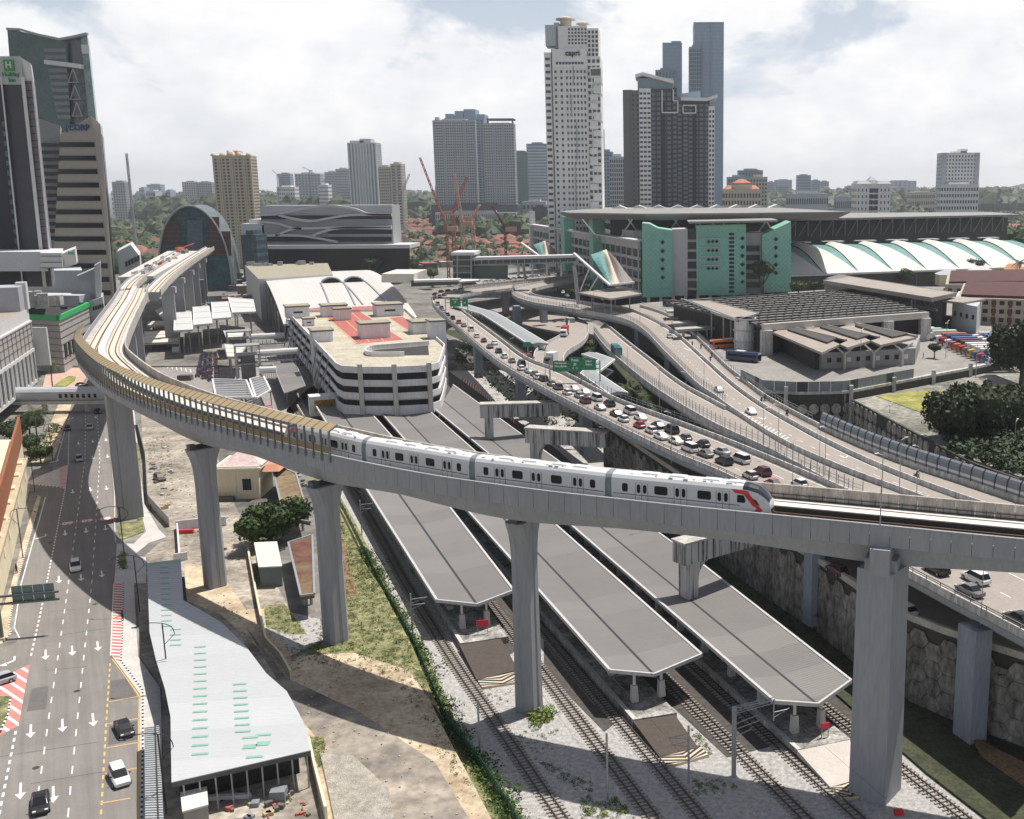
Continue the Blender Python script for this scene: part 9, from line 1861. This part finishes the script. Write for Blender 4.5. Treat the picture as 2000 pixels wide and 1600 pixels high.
for m in ROOFS:b=MB(); b.add([(-6.2,-5.4,5.3),(6.2,-5.4,5.3),(6.2,5.4,5.3),(-6.2,5.4,5.3),(-3,0,8.6),(3,0,8.6)],[(0,1,5,4),(1,2,5),(2,3,4,5),(3,0,4),(3,2,1,0)]); HR.append(mesh_only(b,'roof',m))
hwin=MB();
for x in(-3.2,0,3.2):hwin.box((x,-4.52,3.6),(1.4,.1,1.3))
HWI=mesh_only(hwin,'front_windows',GLASSBK); r=random.Random(5)
for i in range(240):
 row=i//16; Y=985*1.062**row+r.uniform(-8,8); x=AT(766+r.uniform(-5,5)+(i%16)*17.8,430,Y)[0]; t=thing('house','red-tiled detached house in the estate below the cranes and twin towers','house',(x,Y,3),group='red-roofed houses of the estate'); t.rotation_euler=(0,0,r.choice((0,.12,-.15,1.5,1.7))); s=r.uniform(.8,1.2)*(1+row*.035); t.scale=(s,s,s*.85); k=r.randrange(3)
 for nm,me in(('wall',HW),('roof',HR[k]),('front_windows',HWI)):o=bpy.data.objects.new(nm,me); COL.objects.link(o); o.parent=t
for i in range(40):
 px=r.choice((r.uniform(225,300),r.uniform(1930,1995),r.uniform(1500,1660),r.uniform(500,560))); Y=r.uniform(950,1700); x=AT(px,400,Y)[0]; t=thing('house','pale or red roofed house half hidden in the far trees','house',(x,Y,4),group='houses scattered in the far trees'); s=r.uniform(1.0,2.2); t.scale=(s,s,s*.9)
 for nm,me in(('wall',HW),('roof',HR[r.randrange(3)]),('front_windows',HWI)):o=bpy.data.objects.new(nm,me); COL.objects.link(o); o.parent=t
for i in range(46):
 px=r.uniform(210,2000); Y=r.uniform(2600,5200); w=r.uniform(8,22); py=r.uniform(364,375)
 T('far_block','small hazy block on the far city horizon','building',px,px+w,py,Y,40,r.choice((CG1,CBE,CW1,CBL)),5,6,side=False,group='small blocks on the far horizon')
LOWM=[mat('low_roof_%d'%i,c,.8,.2,.15)for i,c in enumerate(((.30,.29,.28),(.09,.09,.095),(.46,.45,.43),(.16,.14,.13),(.06,.12,.25),(.24,.10,.08)))]
for i in range(64):
 a=i%4; px,py=(r.uniform(560,880),r.uniform(508,548))if a<2 else(r.uniform(420,505),r.uniform(545,615))if a==2 else(r.uniform(225,300),r.uniform(470,530)); x,y=P(px,py,3); t=thing('low_building','low flat-roofed shed or shop in the built-up strip behind the station','building',(x,y,3),group='low sheds behind the station'); w_,d_,h_=r.uniform(6,20),r.uniform(6,14),r.uniform(3,7.5); a_=TANG+r.choice((0,pi/2)); b=MB(); b.boxz(x,y,3,3+h_,w_,d_,a_); b.build('wall',LOWM[r.randrange(4)],t); b=MB(); b.boxz(x,y,3+h_,3.5+h_,w_+1,d_+1,a_); b.build('roof',LOWM[r.randrange(6)],t)
 for k in range(r.randint(0,3)):b=MB(); b.boxz(x+r.uniform(-3,3),y+r.uniform(-3,3),3.5+h_,4.4+h_,1.6,1.2,a_); b.build('roof_unit',STEEL,t)
r=random.Random(60); JU=[mat('junk_%d'%i,c,.8,.2,1)for i,c in enumerate(((.5,.48,.44),(.12,.11,.10),(.4,.1,.07),(.2,.22,.25),(.45,.35,.2)))]
for i in range(70):
 px,py=r.choice(((r.uniform(290,350),r.uniform(850,1010)),(r.uniform(430,600),r.uniform(1545,1598)),(r.uniform(560,600),r.uniform(900,1000)),(r.uniform(345,560),r.uniform(1010,1080)))); x,y=P(px,py,2.55); b=MB(); s=r.uniform(.2,.9)
 for k in range(r.randint(1,3)):b.box((x+r.uniform(-.4,.4),y+r.uniform(-.4,.4),2.55+s*.3),(s*r.uniform(.6,2),s,s*.6),r.random()*3)
 if r.random()<.3:b.tube((x,y,2.6),(x+r.uniform(-2,2),y+r.uniform(-2,2),2.8),.06,5)
 o=b.build('junk',JU[r.randrange(5)]); tag(o,'small piece of discarded junk lying in the dusty lot','junk','junk scattered over the dusty lot','stuff' if 0 else None)
for px,py,z,w,d,h,c,lab in((361,1041,2.6,3.6,.8,.7,(.55,.03,.04),'red bench-like barrier below the white boundary wall'),(447,1560,2.6,5,.6,.5,(.6,.6,.58),'white bags lined up behind the shed posts'),(545,1560,2.6,1.8,1.6,1.2,(.2,.22,.23),'grey ribbed tank beside the shed yard'),(362,742,2.6,5,3,1.8,(.10,.09,.08),'dark covered stall in the interchange yard'),(345,690,2.6,3,2.4,2.6,(.7,.7,.7),'small white booth in the interchange yard'),(1755,1590,0,1.0,.8,.5,(.6,.03,.03),'red box at the foot of the square pier')):
 x,y=P(px,py,z); b=MB(); b.boxz(x,y,z,z+h,w,d,.1,0,.92); tag(b.build('yard_object',mat('yard_%d'%px,c,.7,.1,1)),lab,'object')
canopy([(402,776),(415,770),(455,783),(472,792),(440,793)],6,'white tent roof peeking over the noise barrier',WALLW,seam=0); canopy([(502,796),(532,792),(538,808),(510,810)],5,'small red sheet roof behind the noise barrier',RC,seam=0)
for k in range(9):b=MB(); p=P(300+9*k,712+1.5*k,2.53); b.boxz(p[0],p[1],2.5,2.56,.3,9,.45); b.build('bay_line',WHITE)['kind']='structure'
# ------------------------------------------------------------------ air
def haze():
 b=MB(); b.box((0,6900,150),(19000,14400,306)); o=b.build('haze',[m:=bpy.data.materials.new('air')],kind='stuff'); m.use_nodes=True; nt=m.node_tree; nt.nodes.clear(); out=node(nt,'ShaderNodeOutputMaterial'); pv=node(nt,'ShaderNodeVolumePrincipled'); pv.inputs['Color'].default_value=(.90,.94,1,1); pv.inputs['Density'].default_value=HAZE; pv.inputs['Anisotropy'].default_value=.2; nt.links.new(pv.outputs[0],out.inputs['Volume'])
HAZE=.00007
haze()
